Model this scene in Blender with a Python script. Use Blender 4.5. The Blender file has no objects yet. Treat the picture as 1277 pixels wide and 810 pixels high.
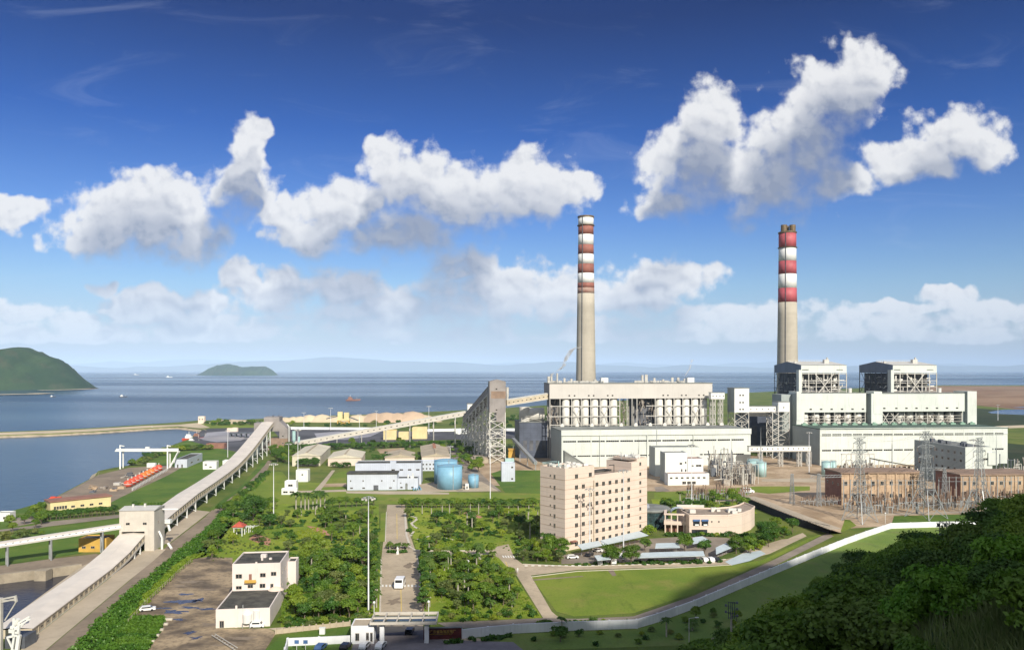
import bpy, math, random
import numpy as np
from mathutils import Vector, Matrix, noise
from mathutils.geometry import tessellate_polygon
random.seed(7); rng = np.random.default_rng(7)
scene = bpy.context.scene
COL = scene.collection
R = math.radians
# ------------------------------------------------------------------ camera
H, F, CX, HY = 70.0, 1000.0, 638.5, 461.0
cam_d = bpy.data.cameras.new("camera"); cam = bpy.data.objects.new("camera", cam_d); COL.objects.link(cam)
cam.location = (0, 0, H); cam.rotation_euler = (R(90), 0, 0)
cam_d.sensor_width = 36; cam_d.lens = 36 * F / 1277; cam_d.shift_y = (HY - 405) / 1277
cam_d.clip_start = 1; cam_d.clip_end = 200000
scene.camera = cam
# ------------------------------------------------------------------ exposure
vs = scene.view_settings
vs.view_transform = 'Standard'; vs.look = 'None'; vs.gamma = 1; vs.exposure = 0.34; vs.use_curve_mapping = False
cy = scene.cycles
cy.max_bounces = 5; cy.diffuse_bounces = 2; cy.glossy_bounces = 2; cy.transmission_bounces = 2; cy.volume_bounces = 1
cy.transparent_max_bounces = 4; cy.use_denoising = True; cy.caustics_reflective = False; cy.caustics_refractive = False
# ------------------------------------------------------------------ sun
SUN_AZ, SUN_EL = 22.0, 33.0       # behind the camera, to the right
sd = Vector((math.sin(R(SUN_AZ)) * math.cos(R(SUN_EL)), -math.cos(R(SUN_AZ)) * math.cos(R(SUN_EL)), math.sin(R(SUN_EL))))
sl = bpy.data.lights.new("sun", 'SUN'); so = bpy.data.objects.new("sun", sl); COL.objects.link(so)
sl.energy = 4.6; sl.angle = R(0.53); sl.color = (1.0, 0.93, 0.80)
so.rotation_euler = sd.to_track_quat('Z', 'Y').to_euler(); so.location = (100, -200, 300)
# ------------------------------------------------------------------ world
world = bpy.data.worlds.new("World"); scene.world = world; world.use_nodes = True
wt = world.node_tree; wt.nodes.clear()

class NT:
    """small wrapper for building node trees"""
    def __init__(s, t): s.t = t
    def n(s, ty, **k):
        x = s.t.nodes.new(ty)
        for a, b in k.items(): setattr(x, a, b)
        return x
    def put(s, sock, v):
        if v is None: return
        if isinstance(v, bpy.types.NodeSocket): s.t.links.new(v, sock)
        else:
            if hasattr(sock.default_value, '__len__'):
                v = list(v) if hasattr(v, '__len__') else [v] * 3
                if len(sock.default_value) == 4 and len(v) == 3: v = v + [1]
            sock.default_value = v
    def m(s, op, a, b=None, c=None, clamp=False):
        x = s.n('ShaderNodeMath', operation=op, use_clamp=clamp)
        s.put(x.inputs[0], a); s.put(x.inputs[1], b); s.put(x.inputs[2], c)
        return x.outputs[0]
    def v(s, op, a, b=None, c=None):
        x = s.n('ShaderNodeVectorMath', operation=op)
        s.put(x.inputs[0], a)
        if op == 'SCALE': s.put(x.inputs['Scale'], b)
        else: s.put(x.inputs[1], b)
        s.put(x.inputs[2], c)
        return x.outputs['Value'] if op in ('LENGTH', 'DOT_PRODUCT') else x.outputs[0]
    def noise(s, vec, scale, detail=3, rough=.5, col=False, dist=0, dim='3D'):
        x = s.n('ShaderNodeTexNoise', noise_dimensions=dim); s.put(x.inputs['Vector'], vec)
        x.inputs['Scale'].default_value = scale; x.inputs['Detail'].default_value = detail
        x.inputs['Roughness'].default_value = rough; x.inputs['Distortion'].default_value = dist
        return x.outputs['Color' if col else 'Fac']
    def ramp(s, fac, stops, interp='LINEAR'):
        x = s.n('ShaderNodeValToRGB'); e = x.color_ramp; e.interpolation = interp
        while len(e.elements) < len(stops): e.elements.new(.5)
        for el, (p, c) in zip(e.elements, stops):
            el.position = p; el.color = (c[0], c[1], c[2], 1) if hasattr(c, '__len__') else (c, c, c, 1)
        s.put(x.inputs[0], fac); return x.outputs[0]
    def mix(s, fac, a, b, mode='MIX'):
        x = s.n('ShaderNodeMix', data_type='RGBA', blend_type=mode)
        s.put(x.inputs[0], fac); s.put(x.inputs[6], a); s.put(x.inputs[7], b); return x.outputs[2]
    def sep(s, v):
        x = s.n('ShaderNodeSeparateXYZ'); s.put(x.inputs[0], v); return x.outputs
    def comb(s, a, b, c):
        x = s.n('ShaderNodeCombineXYZ'); s.put(x.inputs[0], a); s.put(x.inputs[1], b); s.put(x.inputs[2], c); return x.outputs[0]
    def sst(s, v, a, b, lo=0, hi=1):
        x = s.n('ShaderNodeMapRange', interpolation_type='SMOOTHSTEP')
        s.put(x.inputs[0], v)
        for i, k in enumerate((a, b, lo, hi)): x.inputs[i + 1].default_value = k
        return x.outputs[0]

# clouds live in directions of the world: u = x/y, w = z/y around due north, in thousandths
LOBES = [(180,272,84,48),(128,296,56,28),(196,240,42,28),(245,296,40,34),(300,235,38,42),(306,188,24,30),(322,166,14,15),(348,262,26,22),
 (10,268,46,18),(480,205,24,27),(520,225,44,38),(565,250,66,48),(660,232,64,38),(712,232,28,22),(432,262,56,32),(392,292,46,28),(495,292,80,28),
 (1070,92,48,34),(1040,125,50,48),(1000,180,60,56),(888,150,32,40),(872,205,56,50),(950,228,100,44),(1196,170,54,32),(1140,200,56,24),
 (1238,192,30,22),(836,258,36,20),(1040,226,46,28),
 (298,340,20,20),(345,366,50,26),(430,362,50,26),(580,332,46,24),(600,366,86,40),(690,366,54,32),(832,346,60,26),(790,374,60,26),(200,384,80,22),
 (132,358,18,7),(30,390,50,14),(1180,368,30,12),(1120,386,60,10),(1250,382,60,12),(500,392,120,26)]
def group(nm, outs):
    t = bpy.data.node_groups.new(nm, 'ShaderNodeTree'); t.interface.new_socket("P", in_out='INPUT', socket_type='NodeSocketVector')
    for o_ in outs: t.interface.new_socket(o_, in_out='OUTPUT', socket_type='NodeSocketFloat')
    g_ = NT(t); return t, g_, g_.n('NodeGroupInput').outputs[0], g_.n('NodeGroupOutput')
gb, g, P1, go = group("cloud_body", ["B"])
acc = None
for (cx_, cy_, rx, ry) in LOBES:
    c = ((cx_ - CX) / F, (HY - cy_) / F, 0); ir = (F / rx, F / ry, 0)
    l = g.v('LENGTH', g.v('MULTIPLY_ADD', P1, ir, (-c[0] * ir[0], -c[1] * ir[1], 0)))
    acc = l if acc is None else g.m('SMOOTH_MIN', acc, l, .2)
g.put(go.inputs[0], g.m('MULTIPLY', g.m('SUBTRACT', 1.36, acc), 1.05))
gn, g, P0, go = group("cloud_detail", ["N", "L"])
f1 = g.noise(P0, 26, 6, .6, dim='2D')
vr = g.n('ShaderNodeTexVoronoi'); vr.voronoi_dimensions = '2D'; vr.feature = 'SMOOTH_F1'; g.put(vr.inputs['Vector'], P0); vr.inputs['Scale'].default_value = 34; vr.inputs['Detail'].default_value = 1; vr.inputs['Roughness'].default_value = .6; vr.inputs['Smoothness'].default_value = .35
nn = g.m('ADD', g.m('MULTIPLY', g.m('SUBTRACT', f1, .5), 1.35), g.m('MULTIPLY', g.m('SUBTRACT', .64, vr.outputs['Distance']), .42))
g.put(go.inputs[0], nn)
wz = g.sep(P0)[1]
band = g.m('MULTIPLY', g.sst(wz, .015, .04), g.m('SUBTRACT', 1, g.sst(wz, .06, .135)))
low = g.m('ADD', .52, g.m('MULTIPLY', g.m('SUBTRACT', g.noise(g.v('MULTIPLY', P0, (1, 2.0, 1)), 9, 4, .6, dim='2D'), .5), 2.2))
low = g.m('ADD', g.m('MULTIPLY', band, low), g.m('MULTIPLY', nn, .8))
g.put(go.inputs[1], g.m('SUBTRACT', low, g.m('MULTIPLY', g.m('SUBTRACT', 1, band), 2)))

w = NT(wt)
tc = w.n('ShaderNodeTexCoord'); dirv = w.v('NORMALIZE', tc.outputs['Generated'])
dx, dy, dz = w.sep(dirv)[:3]
sky = w.n('ShaderNodeTexSky', sky_type='NISHITA'); sky.sun_disc = False
sky.sun_elevation = R(SUN_EL); sky.sun_rotation = R(180 - SUN_AZ); sky.air_density = 1.0; sky.dust_density = .6; sky.ozone_density = 2.5
el = w.m('MAXIMUM', dz, 0)
grade = w.ramp(el, [(0, (.80, .84, 1.0)), (.10, (.60, .78, 1.0)), (.18, (.30, .55, 1.0)), (.28, (.055, .29, .78)), (.40, (.004, .115, .40)), (.6, (.08, .2, .55)), (1, (.5, .6, .85))])
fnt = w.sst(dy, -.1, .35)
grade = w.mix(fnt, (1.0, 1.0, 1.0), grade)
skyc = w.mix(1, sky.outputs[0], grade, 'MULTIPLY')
skyc = w.mix(w.m('MULTIPLY', w.m('SUBTRACT', 1, fnt), .6), skyc, (7.2, 7.4, 8.0))  # sky behind the camera whitened to add fill light
ys = w.m('MAXIMUM', dy, .08)
P = w.comb(w.m('DIVIDE', dx, ys), w.m('DIVIDE', dz, ys), 0)
def use(gr, vec):
    x = wt.nodes.new('ShaderNodeGroup'); x.node_tree = gr; w.put(x.inputs[0], vec); return x.outputs
wrp = w.v('MULTIPLY', w.v('SUBTRACT', w.noise(P, 16, 2, .5, col=True, dim='2D'), (.5, .5, .5)), (.05, .04, 0))
PW = w.v('ADD', P, wrp)
def body(dx_, dy_): return use(gb, w.v('ADD', PW, (dx_, dy_, 0)))[0]
B0 = body(0, 0); N0 = use(gn, P); N1 = use(gn, w.v('ADD', P, (.005, .008, 0)))
D0 = w.m('MAXIMUM', w.m('ADD', w.m('MINIMUM', B0, 1.0), N0[0]), N0[1])
acc = None
for k, (ox, oy) in enumerate(((.004, .016), (.008, .036), (.012, .060), (.016, .088))):
    c = w.m('MINIMUM', w.m('MAXIMUM', w.m('SUBTRACT', body(ox, oy), .15), 0), .40)
    acc = c if acc is None else w.m('ADD', acc, c)
shade = w.m('ADD', acc, w.m('MULTIPLY', w.m('SUBTRACT', N1[0], .15), -.12))      # 0 at the sunlit crown .. 1.6 at the base
rel = w.m('SUBTRACT', N1[0], N0[0])
front = w.sst(dy, .08, .3)
wdt = w.m('ADD', .50, w.m('MULTIPLY', w.sst(acc, .7, 1.6), .75))
cover = w.m('MULTIPLY', w.sst(w.m('DIVIDE', w.m('ADD', D0, .02), wdt), 0, 1), front)
lit = w.m('SUBTRACT', 1.04, w.m('ADD', w.sst(shade, .25, 1.65, 0, .98), w.m('MULTIPLY', w.sst(rel, -.15, .45), .30)), clamp=True)
lowk = w.sst(dz, .03, .16)
cshade = w.mix(lowk, (3.9, 4.3, 5.5), (2.5, 2.9, 4.0)); clit = w.mix(lowk, (8.3, 8.4, 8.8), (8.3, 8.3, 8.4))
ccol = w.mix(lit, cshade, clit)
cirr = w.m('MULTIPLY', w.sst(w.noise(w.v('MULTIPLY', P, (2.2, 9, 1)), 2.4, 5, .62, dist=.6, dim='2D'), .53, .85), w.m('MULTIPLY', front, .12))
hz = w.m('MULTIPLY', w.m('SUBTRACT', 1, w.sst(dz, -.01, .12)), .45)
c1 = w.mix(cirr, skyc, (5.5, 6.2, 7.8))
c1 = w.mix(hz, c1, (3.2, 3.75, 5.3))
c2 = w.mix(w.m('MULTIPLY', cover, w.sst(dz, .0, .11, .5, .97)), c1, ccol)
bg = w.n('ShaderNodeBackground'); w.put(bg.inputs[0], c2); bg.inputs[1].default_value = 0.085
wo = w.n('ShaderNodeOutputWorld'); wt.links.new(bg.outputs[0], wo.inputs[0])
world.cycles.sampling_method = 'MANUAL'; world.cycles.sample_map_resolution = 512

# ------------------------------------------------------------------ helpers
def G(px, py, z=0.0):                      # ground point seen at a place of the photograph
    Y = F * (H - z) / (py - HY); return Vector(((px - CX) * Y / F, Y, z))
def AT(px, Y, z=0.0): return Vector(((px - CX) * Y / F, Y, z))
def ZY(py, Y): return H - (py - HY) * Y / F
class Fr:                                  # a rotated plan frame: u to the right, v to the back
    def __init__(s, o, deg=7.0):
        a = R(deg); s.o = Vector((o[0], o[1], 0)); s.a = a
        s.u = Vector((math.cos(a), math.sin(a), 0)); s.v = Vector((-math.sin(a), math.cos(a), 0))
    def P(s, u, v, z=0.0): return s.o + s.u * u + s.v * v + Vector((0, 0, z))
def tag(o, label=None, cat=None, group=None, kind=None):
    if label: o['label'] = label
    if cat: o['category'] = cat
    if group: o['group'] = group
    if kind: o['kind'] = kind
    return o
def thing(name, label, cat, loc=(0, 0, 0), group=None):
    o = bpy.data.objects.new(name, None); COL.objects.link(o); o.location = loc
    o.empty_display_size = .5
    return tag(o, label, cat, group)
def wloc(o):
    l = Vector((0, 0, 0))
    while o is not None: l = l + o.location; o = o.parent
    return l
class MB:
    def __init__(s): s.V = []; s.Fc = []; s.M = []
    def add(s, vs_, fs, m=0):
        b = len(s.V); s.V += [tuple(v) for v in vs_]; s.Fc += [tuple(i + b for i in f) for f in fs]; s.M += [m] * len(fs)
        return s
    def hexa(s, p, m=0):                   # 8 points: bottom ccw, top ccw
        return s.add(p, [(3, 2, 1, 0), (4, 5, 6, 7), (0, 1, 5, 4), (1, 2, 6, 5), (2, 3, 7, 6), (3, 0, 4, 7)], m)
    def box(s, fr, u0, u1, v0, v1, z0, z1, m=0):
        return s.hexa([fr.P(u0, v0, z0), fr.P(u1, v0, z0), fr.P(u1, v1, z0), fr.P(u0, v1, z0),
                       fr.P(u0, v0, z1), fr.P(u1, v0, z1), fr.P(u1, v1, z1), fr.P(u0, v1, z1)], m)
    def bx(s, c, sx, sy, sz, m=0):         # axis box centred in plan on c, base at c.z
        x, y, z = c; return s.box(Fr((x, y), 0), -sx / 2, sx / 2, -sy / 2, sy / 2, z, z + sz, m)
    def gable(s, fr, u0, u1, v0, v1, z0, rise, along='v', m=0):
        if along == 'v':
            um = (u0 + u1) / 2
            p = [fr.P(u0, v0, z0), fr.P(u1, v0, z0), fr.P(u1, v1, z0), fr.P(u0, v1, z0), fr.P(um, v0, z0 + rise), fr.P(um, v1, z0 + rise)]
            return s.add(p, [(3, 2, 1, 0), (0, 1, 4), (2, 3, 5), (1, 2, 5, 4), (3, 0, 4, 5)], m)
        vm = (v0 + v1) / 2
        p = [fr.P(u0, v0, z0), fr.P(u1, v0, z0), fr.P(u1, v1, z0), fr.P(u0, v1, z0), fr.P(u0, vm, z0 + rise), fr.P(u1, vm, z0 + rise)]
        return s.add(p, [(3, 2, 1, 0), (0, 1, 5, 4), (2, 3, 4, 5), (3, 0, 4), (1, 2, 5)], m)
    def beam(s, p, q, w_=.3, h_=None, m=0):
        p = Vector(p); q = Vector(q); h_ = h_ or w_; d_ = (q - p)
        if d_.length < 1e-6: return s
        d_.normalize(); a = d_.cross(Vector((0, 0, 1)))
        if a.length < .01: a = Vector((1, 0, 0))
        a.normalize(); b = a.cross(d_).normalized(); a = a * w_ / 2; b = b * h_ / 2
        return s.hexa([p - a - b, p + a - b, p + a + b, p - a + b, q - a - b, q + a - b, q + a + b, q - a + b], m)
    def cyl(s, p, q, r0, r1=None, n=12, m=0, caps=True):
        p = Vector(p); q = Vector(q); r1 = r0 if r1 is None else r1; d_ = (q - p).normalized()
        a = d_.cross(Vector((0, 0, 1)))
        if a.length < .01: a = Vector((1, 0, 0))
        a.normalize(); b = d_.cross(a).normalized()
        vs_ = []
        for c, r in ((p, r0), (q, r1)):
            for i in range(n):
                t = 2 * math.pi * i / n; vs_.append(c + a * math.cos(t) * r + b * math.sin(t) * r)
        fs = [(i, (i + 1) % n, n + (i + 1) % n, n + i) for i in range(n)]
        if caps: fs += [tuple(range(n - 1, -1, -1)), tuple(range(n, 2 * n))]
        return s.add(vs_, fs, m)
    def lathe(s, c, prof, n=24, m=0):      # prof: (r, z) from the bottom up
        vs_ = []; c = Vector(c)
        for r, z in prof:
            for i in range(n):
                t = 2 * math.pi * i / n; vs_.append(c + Vector((math.cos(t) * r, math.sin(t) * r, z)))
        fs = []
        for k in range(len(prof) - 1):
            for i in range(n): fs.append((k * n + i, k * n + (i + 1) % n, (k + 1) * n + (i + 1) % n, (k + 1) * n + i))
        fs.append(tuple(range(n - 1, -1, -1))); fs.append(tuple((len(prof) - 1) * n + i for i in range(n)))
        return s.add(vs_, fs, m)
    def prism(s, pts, z0, z1, m=0, mtop=None):
        n = len(pts); A = sum(pts[i][0] * pts[(i + 1) % n][1] - pts[(i + 1) % n][0] * pts[i][1] for i in range(n))
        if A < 0: pts = pts[::-1]
        b = [Vector((p[0], p[1], z0)) for p in pts]; t = [Vector((p[0], p[1], z1)) for p in pts]
        s.add(b + t, [(i, (i + 1) % n, n + (i + 1) % n, n + i) for i in range(n)], m)
        tri = tessellate_polygon([t]); 
        for f in tri:
            a_, b_, c_ = (t[i] for i in f)
            if (b_ - a_).cross(c_ - a_).z < 0: f = f[::-1]
            s.add([t[i] for i in f], [(0, 1, 2)], m if mtop is None else mtop)
        return s
    def sheet(s, pts, m=0):
        t = [Vector(p) for p in pts]
        for f in tessellate_polygon([t]):
            a_, b_, c_ = (t[i] for i in f)
            if (b_ - a_).cross(c_ - a_).z < 0: f = f[::-1]
            s.add([t[i] for i in f], [(0, 1, 2)], m)
        return s
    def lattice(s, b, t, n, w_=.35, brace=.22, hz_=True):   # b, t: four corners at bottom and top
        for i in range(4): s.beam(b[i], t[i], w_)
        for k in range(n):
            lo = [Vector(b[i]).lerp(Vector(t[i]), k / n) for i in range(4)]; hi = [Vector(b[i]).lerp(Vector(t[i]), (k + 1) / n) for i in range(4)]
            for i in range(4):
                j = (i + 1) % 4
                if hz_: s.beam(hi[i], hi[j], brace)
                s.beam(lo[i], hi[j], brace)
                s.beam(lo[j], hi[i], brace)
        return s
    def build(s, name, mats, parent=None, smooth=False):
        if not isinstance(mats, (list, tuple)): mats = [mats]
        off = wloc(parent) if parent else Vector((0, 0, 0))
        me = bpy.data.meshes.new(name); me.from_pydata([(v[0] - off.x, v[1] - off.y, v[2] - off.z) for v in s.V], [], s.Fc)
        for m_ in mats: me.materials.append(m_)
        if len(mats) > 1: me.polygons.foreach_set('material_index', s.M)
        if smooth: me.polygons.foreach_set('use_smooth', [True] * len(me.polygons))
        me.update()
        o = bpy.data.objects.new(name, me); COL.objects.link(o)
        if parent: o.parent = parent
        return o
def dup(root, loc, rz=0.0, sc=1.0, label=None, group=None, cat=None):
    r = root.copy(); COL.objects.link(r); r.location = loc; r.rotation_euler = (0, 0, rz)
    r.scale = sc if hasattr(sc, '__len__') else (sc, sc, sc)
    if label: r['label'] = label
    if group: r['group'] = group
    if cat: r['category'] = cat
    for ch in list(root.children):
        c = ch.copy(); COL.objects.link(c); c.parent = r
        for g_ in ch.children:
            d_ = g_.copy(); COL.objects.link(d_); d_.parent = c
    return r
class Proto:                                # first place() moves the prototype itself, later ones copy it
    def __init__(s, root): s.root = root; s.used = False
    def place(s, loc, rz=0.0, sc=1.0, label=None, group=None, cat=None):
        if not s.used:
            s.used = True; r = s.root; s.keep = r
            r.location = loc; r.rotation_euler = (0, 0, rz); r.scale = sc if hasattr(sc, '__len__') else (sc,) * 3
            if label: r['label'] = label
            if group: r['group'] = group
            if cat: r['category'] = cat
            return r
        return dup(s.root, loc, rz, sc, label, group, cat)

# ------------------------------------------------------------------ materials
def mat(name, col, rough=.8, var=.18, scale=.25, metal=0.0, bump=0.0, bscale=3.0, col2=None, streak=0.0, panel=None, spec=.5, fine=0.0):
    m = bpy.data.materials.new(name); m.use_nodes = True; t = m.node_tree; N = NT(t)
    bs = t.nodes['Principled BSDF']; geo = N.n('ShaderNodeNewGeometry'); pos = geo.outputs['Position']
    dark = tuple(c * (1 - var) for c in col); light = tuple(min(1, c * (1 + var)) for c in col)
    if col2: light = col2
    c = N.mix(N.sst(N.noise(pos, scale, 5, .6), .32, .68), dark, light)
    if fine: c = N.mix(N.m('MULTIPLY', N.sst(N.noise(pos, scale * 9, 3, .6), .45, .72), fine), c, tuple(x * .45 for x in col))
    if streak:
        st = N.noise(N.v('MULTIPLY', pos, (1.3, 1.3, .07)), 1.1, 4, .6)
        c = N.mix(N.m('MULTIPLY', N.sst(st, .5, .8), streak), c, tuple(x * .45 for x in col))
    if panel:
        xyz = N.sep(pos); br = N.n('ShaderNodeTexBrick'); br.offset = 0; br.offset_frequency = 1
        N.put(br.inputs['Vector'], N.comb(N.m('ADD', xyz[0], N.m('MULTIPLY', xyz[1], .9)), xyz[2], 0))
        br.inputs['Scale'].default_value = 1; br.inputs['Brick Width'].default_value = panel[0]; br.inputs['Row Height'].default_value = panel[1]
        br.inputs['Mortar Size'].default_value = panel[2]; br.inputs['Mortar Smooth'].default_value = .2
        br.inputs['Color1'].default_value = (1, 1, 1, 1); br.inputs['Color2'].default_value = (.955, .955, .96, 1); br.inputs['Mortar'].default_value = (panel[3],) * 3 + (1,)
        c = N.mix(1, c, br.outputs[0], 'MULTIPLY')
    N.put(bs.inputs['Base Color'], c); bs.inputs['Roughness'].default_value = rough; bs.inputs['Metallic'].default_value = metal
    bs.inputs['Specular IOR Level'].default_value = spec
    if bump:
        b = N.n('ShaderNodeBump'); b.inputs['Strength'].default_value = bump; b.inputs['Distance'].default_value = .3
        N.put(b.inputs['Height'], N.noise(pos, bscale, 4, .6)); N.put(bs.inputs['Normal'], b.outputs[0])
    return m
def leafmat(name, a, b, tr=.25, scale=.35):
    m = bpy.data.materials.new(name); m.use_nodes = True; t = m.node_tree; t.nodes.clear(); N = NT(t)
    geo = N.n('ShaderNodeNewGeometry'); oi = N.n('ShaderNodeObjectInfo')
    n1 = N.sst(N.noise(geo.outputs['Position'], scale, 3, .6), .3, .7)
    c = N.mix(n1, a, b)
    c = N.mix(N.m('MULTIPLY', N.sst(oi.outputs['Random'], .5, 1.0), .4), c, tuple(x * .55 for x in a))
    c = N.mix(N.m('MULTIPLY', N.sst(oi.outputs['Random'], .45, .0), .45), c, (b[0] * 1.6, b[1] * 1.25, b[2] * 1.1))
    df = N.n('ShaderNodeBsdfDiffuse'); tl = N.n('ShaderNodeBsdfTranslucent'); gl = N.n('ShaderNodeBsdfGlossy'); gl.inputs['Roughness'].default_value = .45
    N.put(df.inputs[0], c); N.put(tl.inputs[0], N.mix(1, c, (1.2, 1.4, .6), 'MULTIPLY')); gl.inputs[0].default_value = (.5, .55, .45, 1)
    mx = N.n('ShaderNodeMixShader'); mx.inputs[0].default_value = tr; t.links.new(df.outputs[0], mx.inputs[1]); t.links.new(tl.outputs[0], mx.inputs[2])
    m2 = N.n('ShaderNodeMixShader'); m2.inputs[0].default_value = .04; t.links.new(mx.outputs[0], m2.inputs[1]); t.links.new(gl.outputs[0], m2.inputs[2])
    o = N.n('ShaderNodeOutputMaterial'); t.links.new(m2.outputs[0], o.inputs[0]); return m
def grassmat(name, a, b, c3, s1=.035, s2=.35):
    m = bpy.data.materials.new(name); m.use_nodes = True; t = m.node_tree; N = NT(t); bs = t.nodes['Principled BSDF']
    pos = N.n('ShaderNodeNewGeometry').outputs['Position']
    c = N.mix(N.sst(N.noise(pos, s1, 5, .6), .35, .65), a, b)
    c = N.mix(N.m('MULTIPLY', N.sst(N.noise(N.v('ADD', pos, (31, 7, 0)), s1 * 2.3, 5, .65), .5, .7), .6), c, c3)
    c = N.mix(N.m('MULTIPLY', N.sst(N.noise(pos, s2 * 4, 4, .7), .4, .75), .45), c, tuple(x * .55 for x in a))
    c = N.mix(N.m('MULTIPLY', N.sst(N.noise(N.v('MULTIPLY', pos, (1, .35, 1)), s1 * 5, 6, .7), .54, .70), .55), c, (a[0] * .62, a[1] * .62, a[2] * .8))
    c = N.mix(N.m('MULTIPLY', N.sst(N.noise(N.v('ADD', pos, (91, 3, 0)), s1 * 7, 6, .75), .60, .72), .5), c, (b[0] * 1.5, b[1] * 1.05, b[2] * 1.8))
    N.put(bs.inputs['Base Color'], c); bs.inputs['Roughness'].default_value = .9; bs.inputs['Specular IOR Level'].default_value = .2
    bm_ = N.n('ShaderNodeBump'); bm_.inputs['Strength'].default_value = .6; bm_.inputs['Distance'].default_value = .25
    N.put(bm_.inputs['Height'], N.noise(pos, 2.2, 4, .7)); N.put(bs.inputs['Normal'], bm_.outputs[0]); return m
M = {}
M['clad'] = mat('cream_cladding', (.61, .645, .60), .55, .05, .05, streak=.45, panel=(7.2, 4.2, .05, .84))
M['clad_shade'] = mat('shaded_side_cladding', (.33, .37, .36), .6, .08, .06, streak=.25, panel=(5, 3.5, .05, .85))  # darker copy of the cladding, shade put into left-facing walls
M['bunker'] = mat('pinkish_cream_cladding', (.55, .52, .48), .6, .05, .05, streak=.2, panel=(14, 60, .05, .7))
M['white'] = mat('white_paint', (.70, .71, .69), .5, .05, .2, streak=.12)
M['whitewall'] = mat('whitewashed_wall', (.74, .75, .78), .7, .10, .12, streak=.35)
M['steel'] = mat('pale_steel', (.50, .48, .44), .5, .12, .3)
M['steel_grey'] = mat('galvanised_steel', (.34, .36, .37), .45, .12, .4, metal=.3)
M['steel_dark'] = mat('weathered_and_shaded_steel', (.09, .10, .12), .6, .3, .2)
M['silo'] = mat('silo_white', (.66, .64, .59), .5, .06, .3, streak=.15)
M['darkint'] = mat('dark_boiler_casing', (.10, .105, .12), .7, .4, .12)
M['pipe'] = mat('rusty_pipework', (.28, .22, .18), .6, .5, .25, col2=(.42, .38, .33))
M['navy'] = mat('dark_blue_grey', (.075, .09, .13), .5, .25, .08, panel=(6, 4, .1, .6))  # the annexes' shade is put into this dark colour
M['roofgrey'] = mat('grey_roof', (.20, .21, .20), .8, .25, .15)
M['rooflight'] = mat('pale_metal_roof', (.55, .54, .50), .5, .08, .2)
M['roofdark'] = mat('dark_flat_roof', (.055, .055, .05), .9, .35, .35, fine=.4, col2=(.10, .095, .08))
M['greenroof'] = mat('dark_green_roof', (.06, .10, .08), .8, .3, .3)
M['greenunit'] = mat('green_fan_paint', (.20, .33, .25), .6, .2, 1)
M['concrete'] = mat('concrete', (.36, .33, .28), .85, .15, .08, streak=.3, fine=.15)
M['chimcon'] = mat('chimney_concrete', (.43, .39, .32), .85, .08, .06, streak=.3, panel=(400, 2.4, .05, .88))
M['chimwhite'] = mat('chimney_white_paint', (.72, .72, .70), .6, .06, .15, streak=.25)
M['chimbrown'] = mat('faded_brown_red_paint', (.27, .10, .075), .7, .15, .15, streak=.2)
M['chimfade'] = mat('peeling_brown_red_paint', (.40, .30, .24), .8, .15, .3, col2=(.30, .14, .11))
M['chimred'] = mat('red_paint', (.40, .085, .10), .6, .15, .12, streak=.2)
M['rust'] = mat('brown_flue_metal', (.16, .11, .06), .5, .4, .6, metal=.3)
M['peach'] = mat('peach_wall_tiles', (.69, .565, .475), .75, .05, .1, streak=.15, panel=(60, 3.64, .06, .72))
M['peachroof'] = mat('peach_roof_deck', (.30, .24, .19), .85, .2, .3)
M['window'] = mat('dark_window_glass', (.02, .025, .03), .12, .5, .5, spec=.8)
M['winframe'] = mat('window_frame', (.45, .40, .34), .6, .1, 1)
M['glassdark'] = mat('teal_curtain_glass', (.03, .055, .06), .12, .4, .3, spec=.9, panel=(1.6, 2.6, .06, 2.2))
M['skylight'] = mat('skylight_glass', (.35, .37, .40), .25, .1, .3, spec=.8, panel=(1.2, 1.2, .06, .5))
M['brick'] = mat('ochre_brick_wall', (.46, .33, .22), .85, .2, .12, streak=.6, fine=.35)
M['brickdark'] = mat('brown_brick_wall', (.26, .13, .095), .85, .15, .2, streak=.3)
M['yellow'] = mat('pale_yellow_render', (.66, .56, .30), .8, .08, .15, streak=.25)
M['ochre'] = mat('ochre_render', (.55, .34, .07), .8, .1, .3, streak=.2)
M['pinkwhite'] = mat('pinkish_white_render', (.72, .64, .60), .8, .05, .2, streak=.22)
M['bluewhite'] = mat('pale_blue_cladding', (.52, .56, .64), .6, .05, .2, streak=.15, panel=(1.2, 30, .08, .85))
M['bluetank'] = mat('light_blue_tank_paint', (.20, .40, .55), .5, .10, .15, streak=.22, panel=(5, 2.0, .03, .85))
M['teal'] = mat('pale_teal_paint', (.35, .52, .52), .5, .08, .3, streak=.15)
M['canopy'] = mat('blue_white_canopy_sheet', (.50, .58, .62), .45, .06, .4)
M['shed'] = mat('cream_shed_roof', (.60, .55, .43), .7, .08, .1, streak=.2, panel=(9, 400, .1, .8))
M['shedtan'] = mat('tan_shed_roof', (.40, .34, .25), .75, .12, .1, streak=.2)
M['convroof'] = mat('pale_pinkish_gallery_roof', (.68, .62, .55), .6, .07, .15, panel=(40, 400, .08, .85), streak=.12)
M['convside'] = mat('tan_gallery_siding', (.50, .43, .32), .7, .12, .2, streak=.3)
M['housewall'] = mat('cream_grey_cladding', (.54, .50, .44), .7, .06, .3, streak=.25)
M['towergrey'] = mat('brown_grey_cladding', (.26, .235, .225), .7, .15, .12, streak=.3)
M['towerbrown'] = mat('brown_masonry', (.26, .18, .13), .8, .2, .15, streak=.3)
M['orange'] = mat('orange_paint', (.72, .17, .03), .45, .1, .6)
M['redorange'] = mat('red_orange_paint', (.62, .085, .04), .45, .1, .6)
M['redroof'] = mat('red_tile_roof', (.42, .08, .05), .7, .2, .6)
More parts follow.
